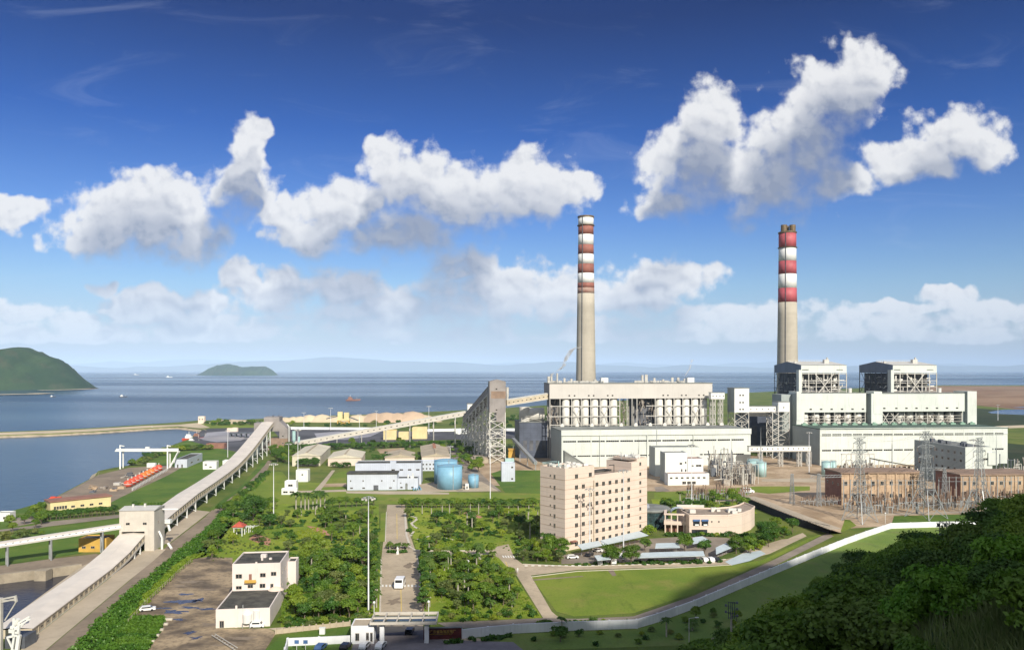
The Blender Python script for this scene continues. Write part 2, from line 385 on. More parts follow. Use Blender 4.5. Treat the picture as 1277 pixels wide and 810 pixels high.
M['redgranite'] = mat('dark_red_granite', (.10, .022, .022), .35, .3, .8)
M['gold'] = mat('gold_lettering', (.75, .50, .12), .35, .05, 1, metal=.6)
M['carwhite'] = mat('white_car_paint', (.80, .80, .80), .25, .02, 1)
M['cardark'] = mat('black_car_paint', (.02, .022, .03), .2, .1, 1)
M['carblue'] = mat('blue_car_paint', (.08, .16, .34), .25, .1, 1)
M['tyre'] = mat('tyre_rubber', (.02, .02, .02), .9, .1, 1)
M['sand'] = mat('pale_sand', (.52, .43, .30), .9, .12, .03, bump=.4, bscale=.4)
M['sandpink'] = mat('pinkish_sand', (.50, .37, .26), .9, .15, .02, bump=.4, bscale=.4)
M['asphalt'] = mat('worn_asphalt', (.25, .21, .17), .9, .22, .06, fine=.25)
M['conc_road'] = mat('worn_concrete_road', (.44, .36, .26), .9, .14, .06, fine=.3, panel=(1e4, 1e4, 0, 1))
M['yard'] = mat('stained_concrete_yard', (.19, .145, .10), .75, .5, .09, col2=(.42, .32, .20), fine=.6)
M['slab'] = mat('tan_concrete_slab', (.43, .36, .27), .9, .1, .06, fine=.18)
M['dirt'] = mat('brown_dirt', (.24, .19, .14), .95, .2, .05, fine=.4)
M['earth'] = mat('ochre_earth', (.36, .25, .15), .95, .2, .045, fine=.45, col2=(.50, .38, .26))
M['coal'] = mat('coal_ground', (.07, .07, .08), .95, .4, .02)
M['ash'] = mat('pale_wet_ash', (.30, .29, .31), .6, .2, .02)
M['plaza'] = mat('grey_paved_plaza', (.20, .18, .19), .8, .15, .15, fine=.2)
M['seawall'] = mat('tan_seawall_rubble', (.40, .33, .23), .95, .3, .15, fine=.5, bump=.6, bscale=1)
M['quay'] = mat('quay_concrete', (.33, .28, .21), .9, .2, .1, fine=.3)
M['darkwall'] = mat('shaded_stone_wall', (.022, .022, .026), .9, .3, .4, fine=.3)  # darkened so the colour carries the wall's shade
M['paint'] = mat('white_road_paint', (.75, .74, .70), .7, .1, 1)
M['ypaint'] = mat('yellow_road_paint', (.65, .48, .12), .7, .1, 1)
M['kerb'] = mat('pale_kerb_stone', (.55, .50, .42), .9, .1, 1)
M['redbrickpath'] = mat('red_paved_path', (.40, .20, .13), .9, .15, .4)
M['lawn'] = grassmat('sunlit_lawn_grass', (.13, .21, .022), (.26, .32, .035), (.30, .29, .06))
M['lawn_dry'] = grassmat('dry_mown_grass', (.14, .21, .028), (.21, .26, .04), (.27, .24, .07), .03)
M['lawn_green'] = grassmat('rich_green_grass', (.07, .14, .022), (.12, .19, .03), (.17, .19, .045), .03)
M['rough'] = grassmat('rough_meadow', (.08, .13, .022), (.16, .19, .04), (.22, .20, .08), .02)
M['slopegrass'] = grassmat('shaded_slope_grass', (.13, .21, .045), (.20, .27, .06), (.19, .19, .07), .03)
M['marsh'] = grassmat('dark_marsh', (.03, .045, .022), (.05, .07, .03), (.08, .08, .045), .006)
M['mud'] = grassmat('brown_mudflat', (.22, .13, .075), (.33, .22, .14), (.42, .33, .22), .0025, .02)
M['hillgrass'] = grassmat('hillside_undergrowth', (.04, .09, .016), (.07, .12, .025), (.10, .12, .04), .05)
M['islandgreen'] = grassmat('island_scrub', (.018, .048, .02), (.042, .08, .028), (.075, .07, .04), .006, .012)
M['ridge'] = mat('far_mountain', (.07, .10, .09), .95, .2, .0004)
M['hedge'] = leafmat('hedge_leaves', (.05, .14, .018), (.10, .21, .025))
M['leafA'] = leafmat('mid_green_leaves', (.08, .165, .02), (.17, .26, .032))
M['leafB'] = leafmat('dark_green_leaves', (.042, .115, .02), (.09, .18, .028))
M['leafC'] = leafmat('yellow_green_leaves', (.14, .23, .022), (.22, .30, .03))
M['leafD'] = leafmat('olive_leaves', (.11, .16, .04), (.18, .22, .07))
M['palm'] = leafmat('palm_fronds', (.05, .11, .02), (.10, .16, .035))
M['wood1'] = leafmat('hillside_leaves', (.08, .16, .02), (.17, .27, .035), scale=.22)
M['wood2'] = leafmat('dark_hillside_leaves', (.055, .12, .022), (.10, .17, .032), scale=.22)
M['wood3'] = leafmat('bright_shrub_leaves', (.09, .22, .022), (.18, .32, .035), scale=.5)
M['reed'] = leafmat('pale_grass_blades', (.12, .18, .05), (.20, .22, .10), scale=1)
M['bark'] = mat('tree_bark', (.14, .11, .08), .95, .25, 1)
M['palmbark'] = mat('pale_palm_trunk', (.36, .33, .28), .9, .15, 1)
def watermat(name, a, b, rough, bscale, bstr):
    m = bpy.data.materials.new(name); m.use_nodes = True; t = m.node_tree; N = NT(t); bs = t.nodes['Principled BSDF']
    pos = N.n('ShaderNodeNewGeometry').outputs['Position']
    N.put(bs.inputs['Base Color'], N.mix(N.sst(N.noise(N.v('MULTIPLY', pos, (.35, 1, 1)), .0016, 4, .6), .38, .62), a, b))
    shade_bands = N.sst(N.noise(N.v('MULTIPLY', pos, (.2, 1.0, 1)), .0009, 3, .5), .42, .6)  # roughness bands standing in for cloud shadows on the water
    N.put(bs.inputs['Roughness'], N.m('MULTIPLY_ADD', shade_bands, .13, rough)); bs.inputs['IOR'].default_value = 1.33
    bs.inputs['Specular IOR Level'].default_value = .36
    bp = N.n('ShaderNodeBump'); bp.inputs['Distance'].default_value = .6
    N.put(bp.inputs['Strength'], bstr)
    N.put(bp.inputs['Height'], N.noise(N.v('MULTIPLY', pos, (.7, 1, 1)), bscale, 5, .65)); N.put(bs.inputs['Normal'], bp.outputs[0]); return m
M['sea'] = watermat('sea_water', (.025, .06, .105), (.05, .09, .125), .20, .16, .85)
M['basin'] = watermat('harbour_basin_water', (.008, .014, .035), (.012, .02, .045), .1, .5, .35)
M['puddle'] = mat('wet_dark_patch', (.06, .06, .075), .18, .4, .4, spec=.6)
M['pond'] = watermat('pond_water', (.03, .06, .13), (.04, .07, .14), .15, .3, .2)
# ================================================================== SETTING
def ground(name, pts, z, m, world_pts=False, kind='structure'):
    b = MB(); b.sheet([Vector((p[0], p[1], z)) for p in pts] if world_pts else [G(p[0], p[1]) + Vector((0, 0, z)) for p in pts])
    return tag(b.build(name, M[m]), kind=kind)
def strip(pts, widths):                     # ribbon of ground along world points
    L_, R_ = [], []
    for i, p in enumerate(pts):
        a = pts[max(0, i - 1)]; c = pts[min(len(pts) - 1, i + 1)]; d_ = Vector((c[0] - a[0], c[1] - a[1], 0)).normalized()
        n_ = Vector((-d_.y, d_.x, 0)); wd = widths if not hasattr(widths, '__len__') else widths[i]
        q = Vector((p[0], p[1], 0)); L_.append(q + n_ * wd / 2); R_.append(q - n_ * wd / 2)
    return L_ + R_[::-1]
def inpoly(x, y, poly):
    c = False; n = len(poly); j = n - 1
    for i in range(n):
        if (poly[i][1] > y) != (poly[j][1] > y) and x < (poly[j][0] - poly[i][0]) * (y - poly[i][1]) / (poly[j][1] - poly[i][1]) + poly[i][0]: c = not c
        j = i
    return c
WZ = -2.5
b = MB(); b.add([(-60000, -3000, WZ), (60000, -3000, WZ), (60000, 78000, WZ), (-60000, 78000, WZ)], [(0, 1, 2, 3)])
tag(b.build('sea_water', M['sea']), kind='structure')
coast = [(-260, 640), (0, 640), (28, 633), (62, 623), (85, 611), (104, 601), (118, 594), (122, 587), (140, 583), (160, 580), (176, 569), (200, 560), (222, 552), (236, 547),
         (244, 541), (256, 537), (250, 534.5), (222, 531.5), (190, 533), (120, 537.5), (60, 540.5), (0, 542.5), (-80, 546)]
coast2 = [(-80, 541), (0, 538), (60, 536), (120, 533), (180, 529), (225, 526), (246, 524), (300, 523), (340, 521), (400, 518), (470, 516), (560, 512),
          (620, 509), (680, 505), (760, 500), (860, 494), (905, 490), (940, 489), (1000, 486), (1060, 484), (1120, 482), (1175, 480), (1300, 480), (1700, 481)]
wp = [G(*p) for p in coast] + [G(*p) for p in coast2]
basin = [G(-160, 742), G(-40, 724), G(5, 718), G(54.6, 712), G(102, 705.5), G(60, 736), G(5, 776), G(-25, 800)]
land = wp + [Vector((6000, 3000, 0)), Vector((6000, -900, 0)), Vector((-900, -900, 0)), Vector((-900, 0, 0))]
tail = [Vector((-330, 60, 0)), G(-25, 800), G(5, 776), G(60, 736), G(102, 705.5), G(54.6, 712), G(5, 718), G(-40, 724), Vector((-520, 262, 0))]
land = land + [Vector((-700, 60, 0))] + tail + [Vector((-700, 300, 0))]
b = MB(); b.prism([(p.x, p.y) for p in land], -6, 0.0)
tag(b.build('ground', M['rough']), kind='structure')
b = MB(); b.sheet([Vector((-699, 61, WZ + .05)), Vector((-331, 61, WZ + .05))] + [G(p[0], p[1]) + Vector((0, 0, WZ + .05)) for p in ((-25, 800), (5, 776), (60, 736), (102, 705.5), (54.6, 712), (5, 718), (-40, 724))] + [Vector((-520, 262, WZ + .05)), Vector((-699, 299, WZ + .05))])
tag(b.build('basin_water', M['basin']), kind='structure')

def edge_bank(name, pxs, w_, z0, z1, m, flip=1):   # sloping rubble between land and water
    pts = [G(*p) for p in pxs]; b_ = MB(); top, bot = [], []
    for i, p in enumerate(pts):
        a = pts[max(0, i - 1)]; c = pts[min(len(pts) - 1, i + 1)]; d_ = (c - a).normalized(); n_ = Vector((-d_.y, d_.x, 0)) * flip
        k = .6 + .8 * noise.noise(p * .02) + .2
        top.append(p - n_ * w_ * .6 * k + Vector((0, 0, z1))); bot.append(p + n_ * w_ * (1 + .5 * k) + Vector((0, 0, z0)))
    n = len(top)
    b_.add(top + bot, [(i, i + 1, n + i + 1, n + i) for i in range(n - 1)]); return tag(b_.build(name, M[m]), kind='structure')
def dens_px(pxs, k=6):
    o_ = []
    for a, c in zip(pxs[:-1], pxs[1:]):
        for i in range(k): o_.append((a[0] + (c[0] - a[0]) * i / k + random.uniform(-.4, .4), a[1] + (c[1] - a[1]) * i / k))
    return o_ + [pxs[-1]]
edge_bank('shore_bank', dens_px(coast[1:14]), 3.5, WZ - .6, .12, 'seawall', 1)
edge_bank('breakwater_bank', dens_px(coast[14:22]), 5, WZ - .6, .15, 'seawall', 1)
ground('breakwater', [(-80, 545.6), (0, 542), (60, 540), (120, 537), (190, 532.5), (222, 531), (250, 533.5), (262, 533), (300, 531), (330, 528), (330, 525), (300, 526), (246, 527), (225, 529), (180, 530.5), (120, 534.2), (60, 537), (0, 539), (-80, 542)], .02, 'sand')
ground('spit_grass', [(250, 528), (262, 533), (300, 533), (345, 532), (345, 527), (300, 526.5)], .03, 'lawn_dry')
# far and right-hand terrain
ground('mudflat', [(1110, 484), (1175, 481), (1500, 481.5), (1500, 512), (1277, 511), (1235, 507), (1200, 503), (1150, 497), (1080, 490)], .03, 'mud')
ground('marsh', [(1150, 500), (1215, 509), (1300, 513), (1600, 513), (1600, 600), (1240, 600), (1200, 560), (1150, 530)], .05, 'marsh')
ground('pond', [(1232, 513.5), (1250, 510.5), (1277, 510), (1400, 509), (1400, 517), (1277, 517), (1250, 516), (1236, 515)], .08, 'pond')
ground('pond', [(1262, 508), (1300, 504.5), (1400, 504), (1400, 507.5), (1300, 508.5)], .08, 'pond')
ground('green_field', [(1230, 535), (1300, 530), (1500, 530), (1500, 556), (1300, 556), (1250, 552)], .07, 'rough')
ground('track', [(1240, 531), (1300, 529), (1400, 528), (1400, 531), (1300, 532), (1250, 534)], .09, 'sand')
ground('far_shore_field', [(345, 530), (400, 527), (540, 522), (640, 513), (700, 509), (700, 534), (600, 534), (540, 531), (440, 530), (345, 533)], .03, 'rough')
ground('coal_yard', [(340, 536), (355, 535), (420, 535), (477, 536), (520, 538), (640, 537), (700, 538), (700, 546), (560, 548), (470, 552), (430, 556), (380, 556), (358, 556)], .03, 'coal')
ground('wet_ash_pond', [(392, 540), (420, 537.5), (476, 537.5), (462, 544), (430, 548), (396, 547)], .05, 'ash')
ground('harbour_apron', [(252, 536), (262, 534), (320, 533), (326, 560), (300, 564), (262, 556), (236, 549)], .03, 'coal')
ground('harbour_ash_heap_ground', [(252, 548), (258, 539), (285, 537), (318, 541), (300, 549), (270, 551)], .05, 'ash')
# lawns, roads, paved areas of the plant
ground('shore_field', [(236, 548), (262, 556), (300, 566), (306, 574), (276, 600), (245, 628), (236, 637), (205, 641), (150, 632), (128, 634), (0, 668), (0, 640), (28, 633), (48, 627), (120, 617), (150, 600), (205, 585), (176, 572), (200, 561), (222, 553)], .02, 'lawn_green')
ground('stone_yard', [(62, 624), (104, 602), (122, 592), (160, 583), (206, 580), (226, 583), (210, 592), (150, 620), (135, 628), (60, 632), (40, 632)], .05, 'dirt')
ground('riverside_lane', [(-40, 665), (0, 660), (40, 655), (60, 650), (150, 641), (150, 645), (110, 650), (60, 656), (0, 666), (-40, 672)], .04, 'asphalt')
ground('parking_bay', [(14, 646), (44, 643), (52, 650), (16, 657)], .05, 'asphalt')
ground('bank_lawn', [(-60, 673), (0, 667), (60, 657), (150, 646), (160, 660), (128, 676), (100, 690), (-60, 712)], .03, 'lawn_green')
ground('quay', [(-40, 708), (5, 704.5), (60, 697), (120, 690), (140, 696), (103, 705), (54.6, 711.5), (5, 717.5), (-40, 723.5)], .03, 'dirt')
b = MB()
q = [G(-40, 724), G(5, 718), G(54.6, 712), G(102, 705.5)]
for i in range(3):
    d_ = (q[i + 1] - q[i]).normalized(); n_ = Vector((-d_.y, d_.x, 0)) * 1.6
    b.hexa([q[i] - n_ * .1 - Vector((0, 0, 4)), q[i + 1] - n_ * .1 - Vector((0, 0, 4)), q[i + 1] + n_ - Vector((0, 0, 4)), q[i] + n_ - Vector((0, 0, 4)), q[i] - n_ * .1 + Vector((0, 0, .7)), q[i + 1] - n_ * .1 + Vector((0, 0, .7)), q[i + 1] + n_ + Vector((0, 0, .7)), q[i] + n_ + Vector((0, 0, .7))])
c_ = G(57, 712); b.bx((c_.x, c_.y - 1.5, -4), 4, 4, 5)
tag(b.build('quay_wall', M['quay']), 'low tan concrete quay wall along the far side of the dark basin', 'quay wall')
ground('causeway_shoulder', [(102, 705.5), (124, 696), (128, 700), (60, 745), (5, 790), (-20, 806), (-25, 800), (5, 776), (60, 736)], .04, 'slab')
ground('conveyor_slab', [(34, 800), (137, 720), (168, 697), (190, 699), (160, 724), (57, 810), (40, 828), (0, 840)], .04, 'slab')
ground('conveyor_slab', [(150, 694), (190, 684), (207, 684.5), (190, 700), (160, 724), (137, 722)], .05, 'slab')
ground('conveyor_slab', [(194, 676), (240, 635), (262, 637.6), (255, 643), (210, 678)], .05, 'slab')
ground('dirt_road', [(57, 811), (160, 725), (210, 679), (256, 644), (264, 636), (300, 611), (325, 586), (333, 574), (339, 574), (333, 586), (309, 611), (276, 637.6), (262, 656), (209, 700), (160, 740), (87, 811), (60, 840), (20, 840)], .03, 'dirt')
ground('trestle_verge', [(262, 634), (300, 606), (328, 574), (334, 574), (330, 580), (300, 611), (266, 636)], .035, 'lawn_green')
ground('verge_lawn', [(276, 638), (309, 611), (333, 587), (352, 588), (362, 600), (404, 602), (418, 590), (432, 586), (432, 612), (700, 615), (700, 622), (520, 628), (300, 628)], .025, 'lawn_dry')
ground('hedge_ground', [(87, 811), (160, 740), (209, 700), (262, 656), (276, 638), (300, 640), (262, 690), (236, 700), (205, 770), (180, 811)], .02, 'hillgrass')
ground('vegetable_plot', [(86, 811), (140, 768), (206, 768), (203, 785), (184, 811)], .045, 'hillgrass')
ground('concrete_yard', [(160, 772), (222, 712), (238, 697), (258, 694), (290, 695), (290, 740), (268, 783), (334, 783), (345, 788), (330, 811), (170, 811), (186, 795), (205, 769)], .035, 'yard')
ground('park_lawn', [(240, 698), (300, 628), (472, 624), (476, 763), (440, 775), (350, 782), (352, 740), (290, 700)], .02, 'lawn')
ground('park_lawn', [(505, 628), (672, 624), (672, 676), (640, 690), (620, 684), (520, 690)], .02, 'lawn')
ground('park_lawn', [(530, 690), (618, 690), (640, 715), (676, 770), (548, 775), (528, 764)], .02, 'lawn')
ground('clipped_hedge_lawn', [(345, 672), (362, 664), (398, 656), (402, 650), (408, 662), (414, 668), (402, 672), (370, 676)], .035, 'lawn')
ground('red_path', [(382, 655), (396, 657), (408, 662), (412, 668), (404, 666), (392, 661)], .045, 'redbrickpath')
ground('red_path', [(317, 666), (328, 668), (338, 672), (336, 680), (326, 678), (310, 672)], .045, 'redbrickpath')
ground('red_path', [(577, 640), (584, 634), (592, 641), (602, 644), (598, 646), (586, 643)], .045, 'redbrickpath')
ground('entrance_road', [(474, 764), (475.5, 697), (478, 675), (483, 629), (505, 629), (509, 660), (518, 686), (524, 720), (527.5, 764), (528, 782), (600, 796), (600, 812), (468, 812), (468, 782)], .03, 'conc_road')
ground('entrance_verge', [(473, 675), (475, 640), (483, 638), (481, 675)], .04, 'lawn_dry')
ground('east_road', [(512, 684), (550, 687), (612, 686), (620, 681), (634, 678), (641.5, 695), (652, 703), (720, 706), (860, 702), (905, 697), (950, 686), (990, 668), (1001, 664), (1006, 668), (960, 690), (910, 703), (860, 706), (720, 710), (662, 717),
    (688, 762), (700, 772), (678, 771), (645, 718), (634, 708), (622, 695), (614, 691), (520, 692)], .032, 'conc_road')
ground('plaza', [(470, 790), (540, 784), (552, 797), (600, 799), (640, 800), (655, 812), (662, 840), (430, 840), (440, 803), (466, 800)], .045, 'plaza')
ground('wall_road', [(545, 776), (680, 770), (720, 771), (790, 768), (866, 742), (960, 700), (1020, 670), (1032, 664), (1040, 668), (960, 708), (866, 750), (792, 775), (700, 779), (560, 783)], .034, 'asphalt')
ground('football_lawn', [(662, 719), (720, 712), (860, 707), (912, 704), (950, 698), (1010, 670), (1030, 664), (960, 698), (866, 739), (790, 764), (716, 768), (694, 762)], .03, 'lawn_dry')
ground('lawn_path', [(664, 722), (726, 717.5), (728, 718.5), (665, 723.5)], .045, 'dirt')
ground('lawn_path', [(757, 710), (764, 709), (769, 717), (764, 718)], .045, 'dirt')
ground('green_court', [(904, 700), (925, 690), (948, 686), (955, 690), (935, 699), (912, 704.5)], .05, 'canopy')
ground('east_plaza', [(915, 698), (932, 684), (956, 678), (975, 672), (990, 671), (970, 682), (945, 692), (925, 700)], .045, 'conc_road')
ground('carpark', [(700, 692), (740, 686), (800, 672), (862, 668), (905, 670), (935, 676), (900, 693), (860, 698), (700, 703)], .038, 'asphalt')
ground('slope_grass', [(1000, 700), (1060, 672), (1112, 657), (1220, 655), (1300, 670), (1300, 760), (980, 800), (600, 812), (640, 790), (794, 784), (866, 760)], .02, 'slopegrass')
ground('hill_footpath', [G(857, 812), G(905, 786), G(985, 748), G(1010, 738), G(1010, 748), G(985, 757), G(905, 800), G(880, 815)], .05, 'asphalt', True)
ground('roadside_grass', [(330, 811), (352, 791), (437, 781), (437, 812)], .05, 'lawn_green')
ground('kerb_lane', [(334, 783), (437, 776), (438, 780), (350, 788)], .045, 'slab')
# plant ground
ground('plant_apron', [(560, 600), (590, 570), (700, 570), (940, 568), (1280, 575), (1280, 655), (1120, 655), (1030, 660), (932, 620), (900, 618), (820, 612), (700, 612)], .022, 'earth')
ground('plant_lane', [(583, 600), (572, 590), (560, 570), (556, 555), (570, 555), (580, 570), (610, 600), (625, 612), (570, 613)], .04, 'asphalt')
ground('yard_apron', [(520, 604), (545, 600), (600, 600), (622, 612), (520, 613)], .045, 'conc_road')
ground('lawn', [(612, 590), (625, 586), (700, 586), (700, 616), (630, 614)], .05, 'lawn_green')
ground('lawn', [(1115, 643), (1230, 640), (1230, 656), (1111, 656)], .05, 'lawn_green')
ground('lawn', [(816, 614), (945, 606), (1010, 606), (1010, 611), (950, 616), (830, 622), (816, 622)], .05, 'lawn_dry')
ground('lawn', [(812, 622), (830, 622), (920, 618), (945, 640), (880, 640), (818, 640)], .045, 'lawn')
ground('plant_lane', [(930, 621), (950, 623), (1010, 642), (1048, 660), (1034, 663), (975, 640)], .06, 'slab')
ground('plant_lane', [(816, 607), (826, 606), (836, 612), (818, 613)], .07, 'asphalt')

ground('plant_lane', [(391, 612), (402, 600), (414, 586), (418, 586), (408, 600), (399, 612)], .06, 'slab')
ground('plant_lane', [(362, 612), (432, 610), (432, 612.5), (362, 614.5)], .065, 'slab')
ground('plant_lane', [(432, 612), (520, 612), (560, 614), (560, 616), (484, 616), (432, 614.5)], .04, 'slab')
ground('plant_lane', [(400, 603), (432, 602), (432, 606), (398, 607)], .055, 'earth')
ground('dirt_patch', [(470, 560), (505, 558), (508, 562), (474, 565)], .05, 'earth')
ground('plant_lane', [(826, 625), (925, 622), (926, 624), (826, 628)], .055, 'slab')
ground('plant_lane', [(950, 597), (1010, 596), (1030, 599), (1030, 601), (950, 600)], .05, 'slab')
ground('plant_lane', [(1032, 641), (1100, 640), (1240, 636), (1240, 638), (1100, 642.5), (1034, 644)], .055, 'slab')
ground('dry_patch', [(1035, 646), (1060, 648), (1068, 655), (1050, 663), (1040, 660)], .055, 'lawn_dry')
random.seed(14)
def blot(name, px, py, rx, ry, m, z=.055, n=22):
    c_ = G(px, py); pts_ = []
    for i in range(n):
        a = 2 * math.pi * i / n; k = .65 + .7 * noise.noise(Vector((math.cos(a) * 1.7 + px, math.sin(a) * 1.7, py))) + random.uniform(-.12, .12); pts_.append((c_.x + math.cos(a) * rx * k, c_.y + math.sin(a) * ry * k))
    return ground(name, pts_, z, m, True)
for px, py, rx, ry in ((226, 750, 6.5, 3.6), (216, 762, 5.5, 2.4), (240, 757, 5.5, 1.8), (232, 741, 3, 2.2), (247, 748, 2.6, 2.8), (222, 772, 3.4, 1.4), (236, 788, 2, 2.2), (262, 759, 4, 1.2), (205, 758, 3, 1.3), (244, 795, 2.4, 1.2)): blot('puddle', px, py, rx, ry, 'puddle')
for px, py, rx, ry in ((240, 725, 6, 2), (258, 735, 5, 1.5), (225, 730, 4, 1.2), (262, 778, 4, 2), (300, 795, 6, 2), (280, 803, 5, 2), (490, 750, 3, 5), (510, 705, 2, 5)): blot('dirt_stain', px, py, rx, ry, 'dirt', .05)
# ---- road paint
def paint(name, quads, m='paint', z=.065):
    b = MB()
    for q in quads: b.sheet([G(*p) + Vector((0, 0, z)) for p in q])
    return tag(b.build(name, M[m]), kind='structure')
paint('crosswalk', [[(476 + i * 4.6, 728.6), (478.4 + i * 4.6, 728.6), (478.5 + i * 4.6, 731.4), (476 + i * 4.6, 731.4)] for i in range(11)])
paint('crosswalk', [[(626 + i * 3.2, 692.3), (627.6 + i * 3.2, 692.3), (629.4 + i * 3.2, 695), (627.6 + i * 3.2, 695)] for i in range(5)])
paint('centre_line', [[(494.6, 640), (495.2, 640), (495.6, 672), (494.9, 672)], [(499.5, 735), (500.4, 735), (501, 762), (500, 762)], [(630, 700), (631, 700), (636, 712), (634.8, 712)]], 'ypaint')
b = MB()                                    # pale kerbs
def kerb(pxs, w_=.5, h_=.14):
    for a, c in zip(pxs[:-1], pxs[1:]): b.beam(G(*a) + Vector((0, 0, h_ / 2)), G(*c) + Vector((0, 0, h_ / 2)), w_, h_ + .02)
kerb([(505, 640), (507, 668), (512, 682), (518, 686), (560, 686.5), (612, 685.5)], .9); kerb([(474, 764), (475.5, 697)]); kerb([(528, 764), (524, 720), (520, 692), (560, 691.5), (612, 691)])
kerb([(662, 719), (720, 712), (860, 707), (912, 704)]); kerb([(652, 703), (720, 706), (860, 702), (905, 697)], .6); kerb([(482, 638), (480.5, 675)], .4)
tag(b.build('kerb', M['kerb']), kind='structure')
b = MB()
def path(pxs, w_): b.sheet([p + Vector((0, 0, .05)) for p in strip([G(*p) for p in pxs], w_)])
path([(513, 643), (519, 645), (519, 648), (513, 652), (516, 656), (522, 659)], 1.2); path([(520, 672), (536, 668), (548, 665), (556, 670), (566, 673)], 1.0); path([(516, 662), (512, 668)], 1)
tag(b.build('garden_path', M['kerb']), kind='structure')
b = MB(); 
for i, (x0, y0, n_) in enumerate([(664, 719, 0)]):
    pass
for k in range(60):
    t = k / 60; p = G(652 + 250 * t, 705.2 - 5 * t + 1.5 * math.sin(t * 3.1)); 
    if k % 2: b.bx((p.x, p.y, .05), 1.1, .6, .14)
tag(b.build('kerb_blocks', M['paint']), kind='structure')

# ---- terrace with the dark retaining wall
b = MB(); tp = [(928.7, 619.6), (960, 632.5), (1000, 648), (1034.4, 661)]
for a, c in zip(tp[:-1], tp[1:]):
    pa, pc = G(a[0], a[1], 3.2), G(c[0], c[1], 3.2 if c[0] < 1030 else 1.2)
    if a[0] > 999: pa = G(a[0], a[1], 3.2)
    n_ = Vector((.5, .5, 0))
    za, zc = pa.z, pc.z
    b.hexa([Vector((pa.x, pa.y, -.5)), Vector((pc.x, pc.y, -.5)), Vector((pc.x, pc.y, -.5)) + n_, Vector((pa.x, pa.y, -.5)) + n_, Vector((pa.x, pa.y, 3.2)), Vector((pc.x, pc.y, 3.2)), Vector((pc.x, pc.y, 3.2)) + n_, Vector((pa.x, pa.y, 3.2)) + n_])
tag(b.build('retaining_wall', M['darkwall']), 'dark stone retaining wall running diagonally below the switchyard ground', 'retaining wall')
e0, e1, e2, e3 = [G(p[0], p[1], 3.1) + Vector((.6, .6, 0)) for p in tp]
b = MB(); back = [G(940, 612) + Vector((0, 0, -.2)), G(1010, 620) + Vector((0, 0, -.2)), G(1060, 640) + Vector((0, 0, -.2)), G(1052, 664) + Vector((0, 0, -.2))]
b.add([e0, e1, e2, e3] + back, [(0, 1, 5, 4), (1, 2, 6, 5), (2, 3, 7, 6)]); tag(b.build('terrace_ground', M['earth']), kind='structure')
b = MB(); b.sheet([p + Vector((.3, .3, .08)) for p in (e0, e1, e2, e3)] + [p + Vector((6, 3, .02)) for p in (e3, e2, e1, e0)])
tag(b.build('terrace_lane', M['slab']), kind='structure')
b = MB()
for a, c in zip((e0, e1, e2), (e1, e2, e3)):
    n = int((c - a).length / 2.5)
    for z in (.6, 1.1): b.beam(a + Vector((0, 0, z)), c + Vector((0, 0, z)), .09)
    for k in range(n): q = a.lerp(c, k / n); b.beam(q, q + Vector((0, 0, 1.2)), .12)
tag(b.build('terrace_railing', M['kerb']), 'pale railing running along the top of the dark retaining wall', 'railing')

# ---- hillside behind and right of the camera, its unseen ridge shaped to shade the foreground
FX, FY = 20.0, 170.0; NX, NY = .731, -.683; TX, TY = .683, .731
def hillh(x, y):
    d_ = (x - FX) * NX + (y - FY) * NY; s_ = (x - FX) * TX + (y - FY) * TY
    if d_ <= 0: h = 0
    elif d_ < 105: h = .55 * d_
    else:
        h = 57.8 + .92 * (min(d_, RD(s_)) - 105)
        if d_ > RD(s_): h -= .4 * (d_ - RD(s_))
    e_ = min(1, max(0, (s_ - 40) / 190.)); h *= 1 - .92 * e_ * e_ * (3 - 2 * e_)
    k = (min(1, d_ / 25.) if d_ > 0 else 0) * (1 - e_)
    h += k * (3.0 * noise.noise(Vector((x, y, 0)) * .025) + 1.5 * noise.noise(Vector((x, y, 5)) * .07))
    if d_ > 100: h += 14 * noise.noise(Vector((x, y, 9)) * .011) * min(1, (d_ - 100) / 100)
    if y > 5:
        t = min(1, max(0, (x / y - .40) / .14)); h += 7.5 * math.exp(-((math.hypot(x, y) - 40) / 24) ** 2) * t * t * (3 - 2 * t)
    rr = math.hypot(x, y)                    # a level spot for the photographer
    if rr < 22: h = h * (rr / 22) ** 2 + 66.5 * (1 - (rr / 22) ** 2)
    if y < 30 and rr < 60: h = min(h, 67.5)
    return max(h, -.5)
def RD(s_):                                  # how far up the unseen crest lies, shaped to place its shadow edge
    return 308 + 10 * noise.noise(Vector((s_ * .02, 3, 1))) + 9 * noise.noise(Vector((s_ * .07, 1, 1))) - max(0, s_ + 60) * .5 + max(0, -s_ - 90) * .75
xs = np.concatenate([np.arange(-700, -40, 20), np.arange(-40, 260, 5), np.arange(260, 900, 20)]); ys_ = np.concatenate([np.arange(-700, -60, 20), np.arange(-60, 520, 5)])
V_ = [(float(x), float(y), hillh(x, y) - .05) for y in ys_ for x in xs]; nx = len(xs)
Fc = []
for j in range(len(ys_) - 1):
    for i in range(nx - 1):
        q = (j * nx + i, j * nx + i + 1, (j + 1) * nx + i + 1, (j + 1) * nx + i)
        if max(V_[k][2] for k in q) > 0: Fc.append(q)
b = MB(); b.add(V_, Fc); tag(b.build('hillside', M['hillgrass'], smooth=True), kind='structure')

